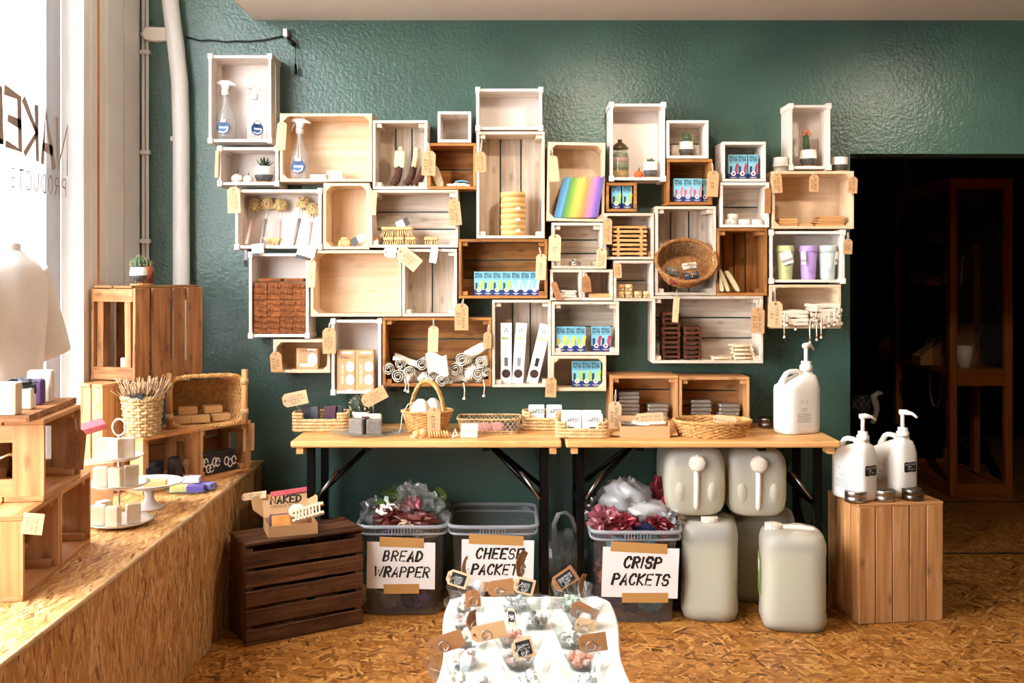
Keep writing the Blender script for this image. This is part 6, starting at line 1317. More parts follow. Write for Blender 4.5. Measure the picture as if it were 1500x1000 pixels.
# ---------------------------------------------------------------- window ledge
def pcrate(name, label, M, w, h, dp, m, hole=True):
    """pine crate, open front faces -y, slotted end walls"""
    t = thing(name, label, 'crate', M=M, group='pine crates on the window ledge'); th = .014; hw = w/2
    def bx(nm, c_, d_): mb = MB(); mb.box(c_, d_); return mb.obj(nm, m, t, bevel=.0015)
    for k in range(2):
        bw = (dp-.004)/2; yc = -dp+bw/2+k*(bw+.004)
        bx('bottom_board', (0, yc, th/2), (w, bw, th)); bx('top_board', (0, yc, h-th/2), (w, bw, th))
    for sx in (-1, 1):
        mb = MB(); x = sx*(hw-th/2); z0, z1 = th+.0005, h-th-.0005; ym, hs, hz = -dp/2, .05, .024; zm = (z0+z1)/2
        y0, y1 = -dp, 0
        # vertical hand slot in the middle: four boards round it
        mb.box((x, (y0+ym-hz)/2, zm), (th, ym-hz-y0, z1-z0)); mb.box((x, (y1+ym+hz)/2, zm), (th, y1-ym-hz, z1-z0)); mb.box((x, ym, (z0+zm-hs)/2), (th, 2*hz, zm-hs-z0)); mb.box((x, ym, (z1+zm+hs)/2), (th, 2*hz, z1-zm-hs))
        mb.obj('end_board', m, t)
    for i in range(3): bh = (h-2*th-.012)/3; bx('back_board', (0, -.005, th+bh/2+i*(bh+.006)), (w-2*th, .01, bh))
    for sx in (-1, 1):
        for z in (th+.011, h-th-.011): bx('corner_batten', (sx*(hw-th-.011), -dp/2-.004, z), (.022, dp-.034, .022))
    return t
po = M_['pine_o']
# near crates: opening looks into the shop (+x)
def lm(x, y, z, a): return T(x, y, z) @ RZ(a)
A0 = Vector((-1.249, 2.542)); A1 = Vector((-1.316, 3.11)); dv = (A1-A0).normalized(); nb = Vector((-dv.y, dv.x)); ang = math.degrees(math.atan2(dv.y, dv.x)); DPN = .21
def ledge_crate(lb, p, w, z, h): c_ = p+dv*(w/2)+nb*DPN; return pcrate('pine_ledge_crate', lb, lm(c_.x, c_.y, z, ang), w, h, DPN, po)
ledge_crate('pine crate on the ledge, lower one with a light tag', A0, .284, LZ+.0005, .22); ledge_crate('pine crate on the ledge, lower one next to the cake stand', A0+dv*.288, .284, LZ+.0005, .22)
U0 = Vector((-1.267, 2.695)); ledge_crate('pine crate stacked on two others, carrying the soap board', U0, .32, LZ+.2215, .222)
tag(111, 658, 26, 58, 2.96, 5, ['PALMAROSA', '& LEMONGRASS', 'SOAP \xa34.50'], 'dark brown tag hanging from the upper ledge crate', 'kraft_d', (110, 612), yaw=10)
tag(48, 767, 29, 31, 2.535, 8, ['SHAMPOO', 'AND BODY', 'BAR \xa35.50'], 'light square card on the lower ledge crate', 'kraft_l', string=False, yaw=12, clip=.02)
# soap board + soaps on upper crate
zt = LZ+.2215+.2225
c_ = U0+dv*.14+nb*.12; t = thing('grooved_soap_board', 'grooved wooden board carrying four handmade soaps', 'board', (c_.x, c_.y, zt), (0, 0, ang))
for k in range(14): mb = MB(); mb.box((-.2+.0285*k+.02, 0, .009), (.0265, .20, .018)); mb.obj('slat', M_['old'], t)
mb = MB(); mb.box((0, 0, .006), (.39, .19, .01)); mb.obj('board_core', M_['old'], t)
def on_board(u, v): q = c_+dv*u+nb*v; return (q.x, q.y, zt+.0185)
rose = pm('rose_cream_soap', '#e6cdb0', .5, var=.15, vscale=15)
soap(on_board(-.17, -.02), (.05, .095, .086), rose, 'rose and cream soap block, largest on the grooved board', ang, bev=.006)
t = thing('dark_topped_soap', 'cream soap with a black dripping top on the grooved board', 'soap', on_board(-.06, -.03), (0, 0, ang)); mb = MB(); mb.box((0, 0, .03), (.035, .075, .06)); mb.obj('cream_base', cream, t, bevel=.004)
mb = MB(); crumple(mb, (0, .0, .068), (.024, .043, .02), 9, 0, 8, .2); mb.ball((.008, -.03, .05), .013, 0, 8, 6); mb.obj('black_top', mat('black_soap', '#26222a', .5), t)
soap(on_board(.03, -.03), (.03, .07, .075), mat('purple_soap', '#51325f', .45), 'purple soap slab on the grooved board', ang, bev=.008); soap(on_board(.09, -.035), (.035, .07, .095), pm('pink_white_soap', '#ecdccb', .5, var=.1, vscale=20), 'pinkish white soap slab at the end of the board', ang, bev=.008)
# tiered stand
t = thing('tiered_cake_stand', 'three tier white metal stand with soap blocks on each tier', 'cake stand', (-1.318, 3.34, LZ)); wm = mat('white_enamel', '#e9e6e2', .3)
for z, r in ((.0, .108), (.125, .098), (.215, .078)): mb = MB(); mb.lathe([(.0005, z+.004), (r*.8, z+.004), (r, z+.014), (r, z+.018), (r*.8, z+.008), (.0005, z+.008)], 36); mb.obj('tier_plate', wm, t)
mb = MB(); mb.tube([(0, 0, .004), (0, 0, .30)], .0045, 8); mb.obj('centre_rod', M_['steel'], t)
mb = MB(); mb.tube([(.022*math.cos(i*.42), 0, .325+.028*math.sin(i*.42)) for i in range(15)], .0035, 6, closed=True); mb.obj('ring_handle', wm, t)
creams = [cream, rose, pm('ivory_soap', '#e9dcc4', .55, var=.08, vscale=20)]
for z, pts_, lbz in ((.0085, ((-.05, -.05, 12), (.005, -.06, -6), (.055, -.02, 30), (-.06, .02, 60)), 'bottom'), (.1335, ((-.045, -.04, 10), (.01, -.05, -8), (.045, -.01, 25)), 'middle'), (.2235, ((-.035, -.025, 6), (.0, -.035, -14), (.035, -.015, 18)), 'top')):
    for i, (dx, dy, rz) in enumerate(pts_): soap((-1.318+dx, 3.34+dy, LZ+z), (.045, .03, .07 if z > .2 else .066), creams[i % 3], '%s cream soap block on the %s tier of the stand' % (['tall', 'front', 'side', 'rear'][i], lbz), rz, bev=.004)
# pedestal stand with yellow soap
t = thing('pedestal_stand', 'white pedestal cake stand behind the tiered stand', 'cake stand', (-1.30, 3.57, LZ)); mb = MB(); mb.lathe([(.0005, 0), (.05, 0), (.052, .006), (.025, .02), (.015, .04), (.02, .072), (.0005, .074)], 30); mb.obj('pedestal', wm, t); mb = MB(); mb.lathe([(.0005, .074), (.07, .076), (.115, .092), (.12, .096), (.115, .098), (.07, .082), (.0005, .08)], 40); mb.obj('plate', wm, t)
soap((-1.27, 3.55, LZ+.0825), (.075, .045, .024), pm('yellow_soap', '#e6bf7c', .5, var=.1, vscale=20), 'yellow soap bar lying on the pedestal stand', 8); soap((-1.355, 3.57, LZ+.083), (.035, .03, .075), pm('butter_soap', '#ecdba4', .5), 'buttery soap block standing on the pedestal stand', 10, bev=.01)
# glass plate with coloured soaps
cx, cy = X(280, 3.86), 3.86
t = thing('clear_soap_plate', 'clear plate of pastel and violet soaps on the ledge', 'plate', (cx, cy, LZ)); mb = MB(); mb.lathe([(.0005, 0), (.07, 0), (.092, .01), (.096, .012), (.09, .012), (.07, .004), (.0005, .004)], 40); mb.obj('plate_body', plateg, t)
for dx, dy, z, c_h, lb, rz in ((-.035, -.035, 0, '#c3c07c', 'lime green soap bar on the clear plate', 12), (.03, -.035, 0, '#5a4c94', 'deep violet soap bar on the clear plate', 6), (.055, .015, 0, '#7f7ab4', 'lavender blue soap bar on the clear plate', -20), (-.04, .03, 0, '#4e3d7c', 'dark purple soap bar at the rear of the plate', 20), (.0, .01, 1, '#dccbdc', 'pale lilac soap bar on top of the plate pile', 4), (-.02, .0, 0, '#a8a884', 'sage soap bar under the lilac one', -10)):
    soap((cx+dx, cy+dy, LZ+.005+z*.0255), (.066, .04, .025), mat('soap_'+c_h, c_h, .5), lb, rz)
# pair of crates at the wall end of the ledge
B0 = Vector((-1.40, 3.775)); B1 = Vector((-1.112, 4.232)); bv = (B1-B0).normalized(); bn = Vector((-bv.y, bv.x)); bang = math.degrees(math.atan2(bv.y, bv.x)); DQ = .20; WQ = .27
for i, lb in enumerate(('low pine crate of charcoal soaps under the woven plant pot', 'low pine crate with swirled soap under the wicker hamper')):
    q = B0+bv*(WQ/2+i*(WQ+.003))+bn*DQ; pcrate('pine_ledge_crate', lb, lm(q.x, q.y, LZ+.0005, bang), WQ, .22, DQ, po)
def onQ(u, v): q = B0+bv*u+bn*v; return (q.x, q.y)
for i, (u, v, h_) in enumerate(((.10, .07, .07), (.14, .10, .085), (.20, .06, .085), (.215, .09, .09))): x_, y_ = onQ(u, v); soap((x_, y_, LZ+.0148), (.05, .035, h_), pm('charcoal_soap_%d' % i, ['#2a2830', '#201e22', '#3a3838', '#2b2a2a'][i], .6), ['squat charcoal soap in the low pine crate', 'charcoal soap behind the squat one', 'grey charcoal soap near the crate divider', 'tallest charcoal soap at the divider'][i], bang+10*i, bev=.005)
x_, y_ = onQ(WQ+.13, .06); t = thing('swirled_soap_loaf', 'black and white swirled soap loaf in the low pine crate', 'soap', (x_, y_, LZ+.0148), (0, 0, bang)); mb = MB(); mb.box((0, 0, .044), (.19, .05, .088)); mb.obj('loaf', mat('black_soap', '#26222a', .5), t, bevel=.004)
mb = MB(); rg = random.Random(2)
for k in range(9):
    xx = -.085+.0155*k if k < 6 else .02+.02*(k-5); zz = .025+.03*rg.random(); mb.stroke([(xx+.012*math.cos(q*.8), zz+.017*math.sin(q*.8)) for q in range(8)], .006, 0, T(0, -.0258, 0))
o = mb.obj('white_swirl', M_['white'], t); o['kind'] = 'stuff'
x_, y_ = onQ(2*WQ-.02, -.004); tg = tag(364.5, 640, 18, 40, 4.24, 1, ['SEAGRASS &', 'CHARCOAL', 'SOAP \xa34.50'], 'pale tag with writing on the corner of the swirled soap crate', 'kraft_l', string=False, yaw=bang-12, clip=.05)
tag(213, 668, 9, 36, 3.81, 0, ['SOAP'], 'narrow brown tag hanging on the charcoal soap crate', 'kraft', (214, 643), yaw=bang-12); tag(278, 686, 15, 30, 4.02, -18, ['FACIAL', 'SOAP \xa35.50'], 'kraft card leaning in the divider of the low crates', 'kraft', string=False, yaw=20)
# woven pot with dried plant
zq = LZ+.2215
x_, y_ = onQ(.025, .105); x_, y_ = X(208, 3.83), 3.835
t = thing('woven_plant_pot', 'seagrass woven pot with a dry twiggy plant on the low crates', 'plant pot', (x_, y_, zq)); basket(t, ell(.058, .058), .145, 12, 18, seag, 1.9, .004, .0062, .007, turns=14)
mb = MB(); mb.lathe([(.0005, .12), (.066, .12), (.0005, .125)], 20); mb.obj('soil', mat('dark_soil', '#241a14', .9), t)
mb = MB(); mb.box((.005, -.07, .155), (.05, .02, .022)); mb.obj('black_label', M_['blackmetal'], t)
mb = MB(); rg = random.Random(8)
for i in range(240):
    a = rg.random()*6.28; rr = rg.random()**.5*.055; b_x = Vector((rr*math.cos(a), rr*math.sin(a), .122)); top = b_x+Vector((rg.uniform(-.035, .035)+.6*rr*math.cos(a), rg.uniform(-.035, .035)+.6*rr*math.sin(a), rg.uniform(.05, .105))); mb.tube([b_x, (b_x+top)*.5+Vector((rg.uniform(-.01, .01), 0, 0)), top], [.0013, .0012, .0022], 4)
o = mb.obj('dry_twigs', pm('dry_twigs', '#b08a66', .9, var=.4, vscale=60), t); o['kind'] = 'stuff'
# wicker hamper lying on its side
q = onQ(.36, .10); hc = Vector((X(297, 4.12), 4.12, zq)); W2, H2, D2 = .30, .205, .15; hang = 30
t = thing('wicker_hamper', 'wicker hamper with cane posts lying on its side, open to the front', 'basket', (hc.x, hc.y, zq), (0, 0, hang))
mb = MB()
for k in range(16):
    y = -D2/2+D2*k/15; s_ = 1-.18*(k/15); n = 90; pts = []
    for i in range(n): x, z, nx, nz = rrect(W2/2*s_, H2/2*s_, 5)(i/n); f = .003*math.cos(math.pi*(i/n*36+k)); pts.append((x+nx*f, y, H2/2+z+nz*f))
    mb.tube(pts, .0042, 5, 0, closed=True)
o = mb.obj('woven_wall', wick, t); o['kind'] = 'stuff'
mb = MB()
for k in range(26): z = .02+(H2-.04)*k/25; mb.tube([(-W2/2*.82+W2*.82*i/30, D2/2-.006+.0035*math.cos(math.pi*(i+k)), H2/2+(z-H2/2)*.86) for i in range(31)], .0036, 5)
o = mb.obj('woven_base', wick, t); o['kind'] = 'stuff'
mb = MB(); plait(mb, lambda u: (lambda r: (r[0], r[1], r[2], r[3]))(rrect(W2/2, H2/2, 5)(u)), 0, .008, turns=30)
o = mb.obj('plaited_rim', wick, t); o.location = (0, -D2/2, H2/2); o.rotation_euler = (math.radians(90), 0, 0); o['kind'] = 'stuff'
for sx in (-1, 1):
    mb = MB(); mb.tube([(sx*W2/2, -D2/2-.012, -.0), (sx*W2/2, -D2/2-.012, H2+.02)], .0125, 12); po_ = mb.obj('cane_post', M_['pine_o'], t)
    for z in (.05, H2-.03): mb = MB(); mb.tube([(sx*W2/2, -D2/2-.012, z-.012), (sx*W2/2, -D2/2-.012, z+.012)], .0155, 12); mb.obj('cane_binding', seag, po_)
Mh = t.matrix_basis.copy()
for u, v, z, lb in ((-.09, -.03, 0, 'tan soap bar lying at the hamper mouth, by the plant pot'), (-.02, -.04, 0, 'tan soap bar lying in the middle of the hamper'), (.065, -.02, 0, 'large tan soap bar lying in the hamper, near its far post'), (-.06, .01, 1, 'upper tan soap bar stacked at the pot side of the hamper'), (.04, .01, 1, 'upper tan soap bar stacked at the far side of the hamper')):
    p = Mh @ Vector((u, v, .012+z*.031)); soap(tuple(p), (.075, .05, .03), pm('tan_soap', '#c89a62', .5, var=.12, vscale=20) if 'tan' not in M_ else M_['tan'], lb, hang+10*(u > 0)-5, 'tan soaps in the hamper')
# old crate on top of an upright box
C0 = Vector((-1.46, 3.83)); ca_ = 67; zt1 = .985
t = thing('upright_storage_crate', 'pale upright crate standing under the weathered slatted crate', 'crate', (-1.545, 3.755, LZ+.0005), (0, 0, ca_)); 
slatbox(t, .13, zt1-LZ-.0135, .115, po, 2, 2, 2, True, gap=.003, seed=9)
t = thing('weathered_slatted_crate', 'weathered orange slatted crate with wide gaps beside the window', 'crate', (C0.x, C0.y, zt1), (0, 0, ca_)); rg = random.Random(6); old = M_['old']
wl_, dl_, hl_ = .385, .20, .36
def bd(nm, c_, d_, rz=0):
    mb = MB(); mb.box((0, 0, 0), d_); o = mb.obj(nm, old, t, bevel=.002); o.location = c_; o.rotation_euler = (rg.uniform(-.006, .006), rg.uniform(-.01, .01), 0)
for x0, w_ in ((.0, .078), (.098, .098), (.214, .065), (.298, .087)): bd('front_slat', (x0+w_/2, -.006, hl_/2), (w_, .012, hl_))
for x0, w_ in ((.0, .09), (.12, .08), (.28, .09)): bd('rear_slat', (x0+w_/2, dl_+.006, hl_/2), (w_, .012, hl_))
for xx in (.01, wl_-.01):
    bd('end_rail', (xx, dl_/2, hl_-.028), (.02, dl_, .05)); bd('end_rail', (xx, dl_/2, .028), (.02, dl_, .05))
bd('top_board', (wl_/2, dl_*.26, hl_+.005), (wl_, dl_*.46, .01)); bd('top_board', (wl_/2, dl_*.76, hl_+.005), (wl_, dl_*.46, .01)); bd('floor_board', (wl_/2, dl_/2, .006), (wl_-.05, dl_-.01, .01))
for y0 in (.03, dl_-.03): bd('corner_post', (.02, y0, hl_/2), (.03, .03, hl_-.02)); bd('corner_post', (wl_-.02, y0, hl_/2), (.03, .03, hl_-.02))
zz = zt1+.011
def onC(u, v): r_a = math.radians(ca_); return (C0.x+u*math.cos(r_a)-v*math.sin(r_a), C0.y+u*math.sin(r_a)+v*math.cos(r_a))
x_, y_ = onC(.06, .16); mb = MB(); mb.lathe([(.0005, 0), (.03, 0), (.03, .026), (.0005, .026)], 20); solo('pink_soap_round', mb, mat('pink_soap', '#dd8f8c', .5), 'round pink soap inside the weathered crate', 'soap', (x_, y_, zz))
x_, y_ = onC(.06, .09); soap((x_, y_, zz), (.04, .04, .075), mat('pinkish_candle', '#ecd3c6', .5), 'square pale block inside the weathered crate', 20)
x_, y_ = onC(.11, .05); mb = MB(); crumple(mb, (0, 0, .03), (.028, .028, .03), 3, 0, 8, .1); solo('rope_ball', mb, pm('rope', '#b4946c', .9, bump=1, bscale=150), 'ball of rough rope inside the weathered crate', 'rope', (x_, y_, zz))
x_, y_ = onC(.17, .11); t = pot((x_, y_, zz), .03, .05, None, 'spiky air plant in a terracotta pot inside the weathered crate', round_=False, saucer=False, pw=0, body=terra)
mb = MB(); rg = random.Random(4)
for i in range(26): a = i*2.4; mb.tube([(0, 0, .04), (.02*math.cos(a), .02*math.sin(a), .07), (.045*math.cos(a), .045*math.sin(a), .07+.05*rg.random())], [.002, .0016, .0006], 4)
o = mb.obj('spiky_leaves', mat('dark_stem', '#4a4136', .8), t); o['kind'] = 'stuff'
zc2 = zt1+hl_+.0105
x_, y_ = X(203, 3.93), 3.93
pot((x_, y_, zc2), .034, .058, 'cactus', 'spiny cactus in a footed white and speckled pot on the weathered crate', feet=True, saucer=True)
x_, y_ = X(214, 4.05), 4.05; pot((x_, y_, zc2), .028, .07, 'cactus', 'cactus in a terracotta pot behind the footed pot', round_=False, saucer=True, pw=0, body=terra)
# pink packet and box beside the upright crate
mb = MB(); mb.box((0, 0, 0), (.10, .05, .022)); solo('pink_packet', mb, M_['red_pink_paper'] if 'red_pink_paper' in M_ else mat('red_pink_paper', '#c4545c', .5), 'pink paper packet propped on a kraft box behind the tiered stand', 'packet', tuple(P(131, 626, 3.42)), (20, -12, 40), bevel=.002)
mb = MB(); mb.box((0, 0, .09), (.12, .12, .18)); mb.box((0, 0, .182), (.125, .125, .006)); solo('kraft_carton', mb, M_['kraft'], 'plain kraft carton under the pink packet on the ledge', 'box', (X(133, 3.47), 3.47, LZ), (0, 0, 35))
# shirt on a bust form by the window
t = thing('dressed_bust_form', 'white T-shirt on a bust form standing by the window', 'mannequin', (-1.575, 3.08, LZ), (0, 0, -6)); shirt = pm('white_cotton_shirt', '#efe9e4', .9, var=.03, vscale=10)
def tors(u, v):
    a = 2*math.pi*u; z = .38+.53*v; prof = [(0, .165, .10), (.3, .15, .095), (.6, .165, .105), (.82, .18, .10), (.92, .15, .085), (.97, .09, .065), (1, .055, .055)]
    for k in range(len(prof)-1):
        if prof[k][0] <= v <= prof[k+1][0]:
            f = (v-prof[k][0])/(prof[k+1][0]-prof[k][0]); A = prof[k][1]*(1-f)+prof[k+1][1]*f; B = prof[k][2]*(1-f)+prof[k+1][2]*f; break
    w_ = 1+.05*(1-v)*math.sin(a*7+v*3)+.03*(1-v)*math.sin(a*13); return (B*w_*math.cos(a), A*w_*math.sin(a), z)
mb = MB(); mb.grid(tors, 60, 30); mb.obj('shirt_body', shirt, t)
for s_ in (-1, 1):
    def slv(u, v, s_=s_):
        a = 2*math.pi*u; r = .062+.028*v; cy_ = s_*(.13+.085*v); cz = .855-.255*v-.03*v*v; w_ = 1+.06*math.sin(a*4+v*2)*v; return (r*1.0*w_*math.cos(a), cy_+r*.62*w_*math.sin(a), cz+r*.3*s_*math.sin(a)+.02*math.cos(a)*v)
    mb = MB(); mb.grid(slv, 32, 14); mb.obj('sleeve', shirt, t, solid=.002)
mb = MB(); mb.lathe([(.0005, 0), (.06, 0), (.06, .012), (.014, .02), (.014, .38), (.0005, .38)], 24); mb.obj('stand', M_['white_paint'], t)
mb = MB(); mb.lathe([(.05, .88), (.05, .93), (.03, .945), (.0005, .947)], 20); mb.obj('neck_cap', shirt, t)
# ---------------------------------------------------------------- low white table with bowls of wax melts
TW = .45
def tabx(y): # wavy side profile
    return .232+.010*math.sin((2.93-y)*9.5)
n = 40; out = []
ys = [2.93-(2.93-1.95)*i/n for i in range(n+1)]; tcx = X(774, 2.9)
R_ = [(tabx(y), y) for y in ys]; L_ = [(-tabx(y)*.98, y) for y in reversed(ys)]
R_[0] = (R_[0][0]-.03, R_[0][1]); R_[1] = (R_[1][0]-.008, R_[1][1]-.002); L_[-1] = (L_[-1][0]+.03, L_[-1][1])
ol = R_+L_; m0 = len(ol)
t = thing('low_white_table', 'low white table with wavy edges in front of the bins', 'table', (tcx, 0, 0)); mb = MB()
mb.add([(x, y, TW-.0005) for x, y in ol]+[(x, y, TW-.025) for x, y in ol], [tuple(range(m0-1, -1, -1)), tuple(range(m0, 2*m0))]+[(i, (i+1) % m0, m0+(i+1) % m0, m0+i) for i in range(m0)]); mb.obj('table_top', pm('white_table_paint', '#ece6dc', .35), t, bevel=.005, seg=2)
for sx in (-.17, .17):
    for yy in (2.1, 2.82): mb = MB(); mb.tube([(sx, yy, 0), (sx*.95, yy, TW-.024)], [.013, .02], 12); mb.obj('leg', M_['white_paint'], t)
bowlm = clear('bowl_glass', '#fbfdfc', .03, .03, .55, '#eef2f0')
def blobs(mb, c, r, n, seed, s0, z0, nm=1, cube=False):
    rg = random.Random(seed)
    for i in range(n):
        a = rg.random()*6.28; q = r*rg.random()**.5; z = z0+rg.random()*.02; p = (c[0]+q*math.cos(a), c[1]+q*math.sin(a), z)
        crumple(mb, p, (s0, s0, s0*.85), seed*31+i, rg.randrange(nm), 4, .35)
pal = {'white': ['#f3efe8', '#e6e2dc'], 'cream': ['#efe2c8', '#f2ead9'], 'pink': ['#efc7c8', '#f0d8d6'], 'salmon': ['#ea8f74', '#f0c0b0'], 'shell': ['#77706c', '#d9d2ca', '#efe9e0'], 'mint': ['#c9dccb', '#e6efe6'], 'blush': ['#e6c3b4', '#efe0d6', '#d9a898'], 'pearl': ['#e2e6ea', '#f0eef0']}
WM = {k: [pm('wax_%s_%d' % (k, i), c, .5) for i, c in enumerate(v)] for k, v in pal.items()}
rows = [(2.25, ((661.6, 'cream'), (770.8, 'white'), (855, 'pearl'))), (2.395, ((681, 'blush'), (760, 'blush'), (852, 'salmon'))), (2.535, ((684, 'cream'), (752, 'salmon'), (838, 'white'))), (2.67, ((682, 'pink'), (784, 'shell'), (854, 'pearl'))), (2.805, ((684, 'blush'), (752, 'pearl'), (838, 'mint')))]
rn = ['first row from the shop side', 'second row', 'third row', 'fourth row', 'row nearest the bins']; cn = ['window side', 'centre', 'doorway side']; BO = {}
colw = {'cream': 'cream', 'white': 'white', 'pearl': 'pearly', 'blush': 'blush', 'salmon': 'salmon pink', 'pink': 'pale pink', 'shell': 'grey and white', 'mint': 'mint'}
for ri, (d, cs) in enumerate(rows):
    for ci, (px, kind) in enumerate(cs):
        x = X(px, d); t = thing('glass_bowl', 'glass bowl on the low table, %s, %s' % (rn[ri], cn[ci]), 'bowl', (x, d, TW), group='glass bowls of wax melts')
        mb = MB(); mb.lathe([(.0005, .0), (.028, .0), (.03, .004), (.044, .035), (.0575, .07), (.0595, .071), (.0585, .067), (.045, .033), (.028, .006), (.0005, .005)], 36); mb.obj('bowl', bowlm, t)
        BO[(ri, ci)] = (x, d); mb = MB(); nb_ = 15 if ri < 3 else 13; blobs(mb, (0, 0), .026, nb_, ri*10+ci, .0105, .014, len(WM[kind])); w_ = thing('wax_melts', '%s wax melts in the glass bowl of the %s, %s' % (colw[kind], rn[ri], cn[ci]), 'wax melts', (x, d, TW)); w_['kind'] = 'stuff'
        o = mb.obj('melt_pieces', WM[kind], w_); o['kind'] = 'stuff'
TT = [(653, 941, 54, 26, -17, None, 'brown tag on a wire over the cream melts', 'kraft_d', (0, 0), 0), (715.6, 925, 52, 24, -12, None, 'wide kraft tag on a wire between two bowls of blush melts', 'kraft', (1, 0), 0), (693, 876, 22, 25, -4, None, 'small square brown tag over the pale pink melts', 'kraft_d', (3, 0), 0), (733.6, 861, 38, 24, -8, None, 'brown tag on a wire over the pearly melts', 'kraft_d', (4, 1), 0), (670, 847.6, 32, 23, 18, ['WARM', 'MELTS', '\xa31.00'], 'light tag with chalk label over the rear blush bowl', 'kraft_l', (4, 0), 1), (768, 858, 30, 24, 14, ['BAKED', 'APPLE', '\xa31.00'], 'light tag with chalk label over the grey and white melts', 'kraft_l', (3, 1), 1), (827, 848, 38, 24, -34, ['LEMONGRASS', 'WAX MELTS', '\xa31.00'], 'brown tag with chalk label over the mint melts', 'kraft_d', (4, 2), 1), (855, 897, 40, 25, 26, None, 'brown tag on a wire over the pearly rear bowl', 'kraft_d', (3, 2), 0), (857, 917, 30, 24, 14, None, 'light kraft tag behind the dark brown one', 'kraft_l', (2, 2), 0), (868, 941, 42, 27, -8, None, 'darkest brown tag over the salmon melts', 'kraft_d', (1, 2), 0), (766, 949, 32, 30, -15, ['SEASONAL', 'WAX MELTS', '\xa31.00'], 'light tag with chalk label over the white melts', 'kraft_l', (0, 1), 1), (750, 905, 15, 27, -6, ['WAX', '\xa31'], 'narrow chalk tag over the salmon melts in the middle', 'kraft_l', (2, 1), 1)]
for (cx, cy, w, h, r, ln, lb, m_, key, ch) in TT:
    bx_, by_ = BO[key]; tag(cx, cy, w, h, by_-.02, r, ln, lb, m_, string=False, chalk=bool(ch), wire=(bx_, by_-.01, TW+.02), yaw=(-35 if w < 20 else 0))
for (cx, cy, w, h, r, lb, key, yw) in ((766, 826, 26, 38, 28, 'curled brown tag standing before the cheese tub sign', (4, 1), 60), (856, 858, 22, 34, 20, 'curled brown tag seen edge on by the mint bowl', (4, 2), 65), (684, 832, 16, 34, 3, 'thin brown tag edge on before the cheese tub', (4, 0), 72), (694, 910, 20, 32, -4, 'brown tag turned sideways over the cream melts', (2, 0), 45)):
    bx_, by_ = BO[key]; tag(cx, cy, w, h, by_, r, None, lb, 'kraft_d', string=False, yaw=yw, wire=(bx_, by_, TW+.02), bend=.01)
mb = MB(); mb.lathe([(.0005, 0), (.018, 0), (.018, .012), (.0005, .013)], 20); solo('spare_lid', mb, M_['white_enamel'] if 'white_enamel' in M_ else M_['white_paint'], 'small white disc lying between the front bowls', 'lid', (X(703, 2.27), 2.30, TW))
t = thing('wire_trivet', 'thin wire rack lying at the bins end of the low table', 'rack', (X(800, 2.86), 2.85, TW))
for k in range(9): mb = MB(); mb.tube([(-.07, -.045+.011*k, .004), (.07, -.04+.011*k, .004)], .0012, 5); mb.obj('wire', M_['steel'], t)
for sx in (-.06, .06): mb = MB(); mb.tube([(sx, -.05, .002), (sx, .05, .002)], .0018, 5); mb.obj('cross_wire', M_['steel'], t)
# ---------------------------------------------------------------- back room: display cabinet
CX0, CX1, CY0, CY1, CH = 2.765, 3.155, 6.28, 7.2, 2.0
t = thing('display_cabinet', 'tall wooden glazed display cabinet in the dark back room', 'cabinet', (CX0, CY0, 0)); cw, cd = CX1-CX0, CY1-CY0; cm = M_['cab']
def cb(nm, c_, d_, m=cm): mb = MB(); mb.box(c_, d_); return mb.obj(nm, m, t, bevel=.002)
for x in (.02, cw-.02):
    for y in (.02, cd-.02): cb('post', (x, y, CH/2), (.045, .045, CH))
cb('post', (cw-.02, cd*.5, CH/2), (.04, .06, CH-.1))
for z, h_ in ((CH-.025, .06), (.04, .08)):
    cb('front_rail', (cw/2, .02, z), (cw-.08, .04, h_)); cb('back_rail', (cw/2, cd-.02, z), (cw-.08, .04, h_))
    for x in (.02, cw-.02): cb('side_rail', (x, cd/2, z), (.04, cd-.08, h_))
cb('top_panel', (cw/2, cd/2, CH+.006), (cw+.02, cd+.02, .014)); cb('base_panel', (cw/2, cd/2, .05), (cw-.04, cd-.04, .02)); cb('shelf_board', (cw/2, cd/2, .795), (cw-.02, cd-.05, .02)); cb('front_rail', (cw/2, .02, .75), (cw-.08, .04, .1)); cb('side_rail', (.02, cd/2, .79), (.03, cd-.08, .045))
for z in (1.60, 1.325): cb('glass_shelf', (cw/2, cd/2, z), (cw-.05, cd-.06, .008), M_['glass'])
for x in (.004, cw-.004): cb('glass_pane', (x, cd/2, CH/2+.35), (.004, cd-.09, CH-.85), M_['glass'])
cb('glass_pane', (cw/2, .008, CH/2+.38), (cw-.09, .004, CH-.92), M_['glass'])
bot = pm('dark_steel_bottle', '#2a3a4c', .22, .8)
for i, (px, d) in enumerate(((1411, 6.45), (1428, 6.5), (1437, 6.62), (1462, 6.5), (1449, 6.42))):
    t = thing('steel_bottle', ['dark steel bottle behind the cabinet post', 'dark steel bottle second along the glass shelf', 'dark steel bottle furthest back on the glass shelf', 'dark steel bottle nearest the cabinet edge', 'dark steel bottle in the middle of the glass shelf'][i], 'bottle', (X(px, d), d, 1.604), group='dark steel bottles'); mb = MB(); mb.lathe([(.0005, 0), (.034, 0), (.036, .006), (.036, .14), (.03, .17), (.018, .2), (.017, .215), (.0005, .215)], 24); mb.obj('bottle_body', bot, t); mb = MB(); mb.lathe([(.0005, .215), (.02, .215), (.02, .25), (.0005, .252)], 20); mb.obj('bottle_cap', M_['blackmetal'], t)
bo = pm('stoneware_bowl', '#9a8d86', .5)
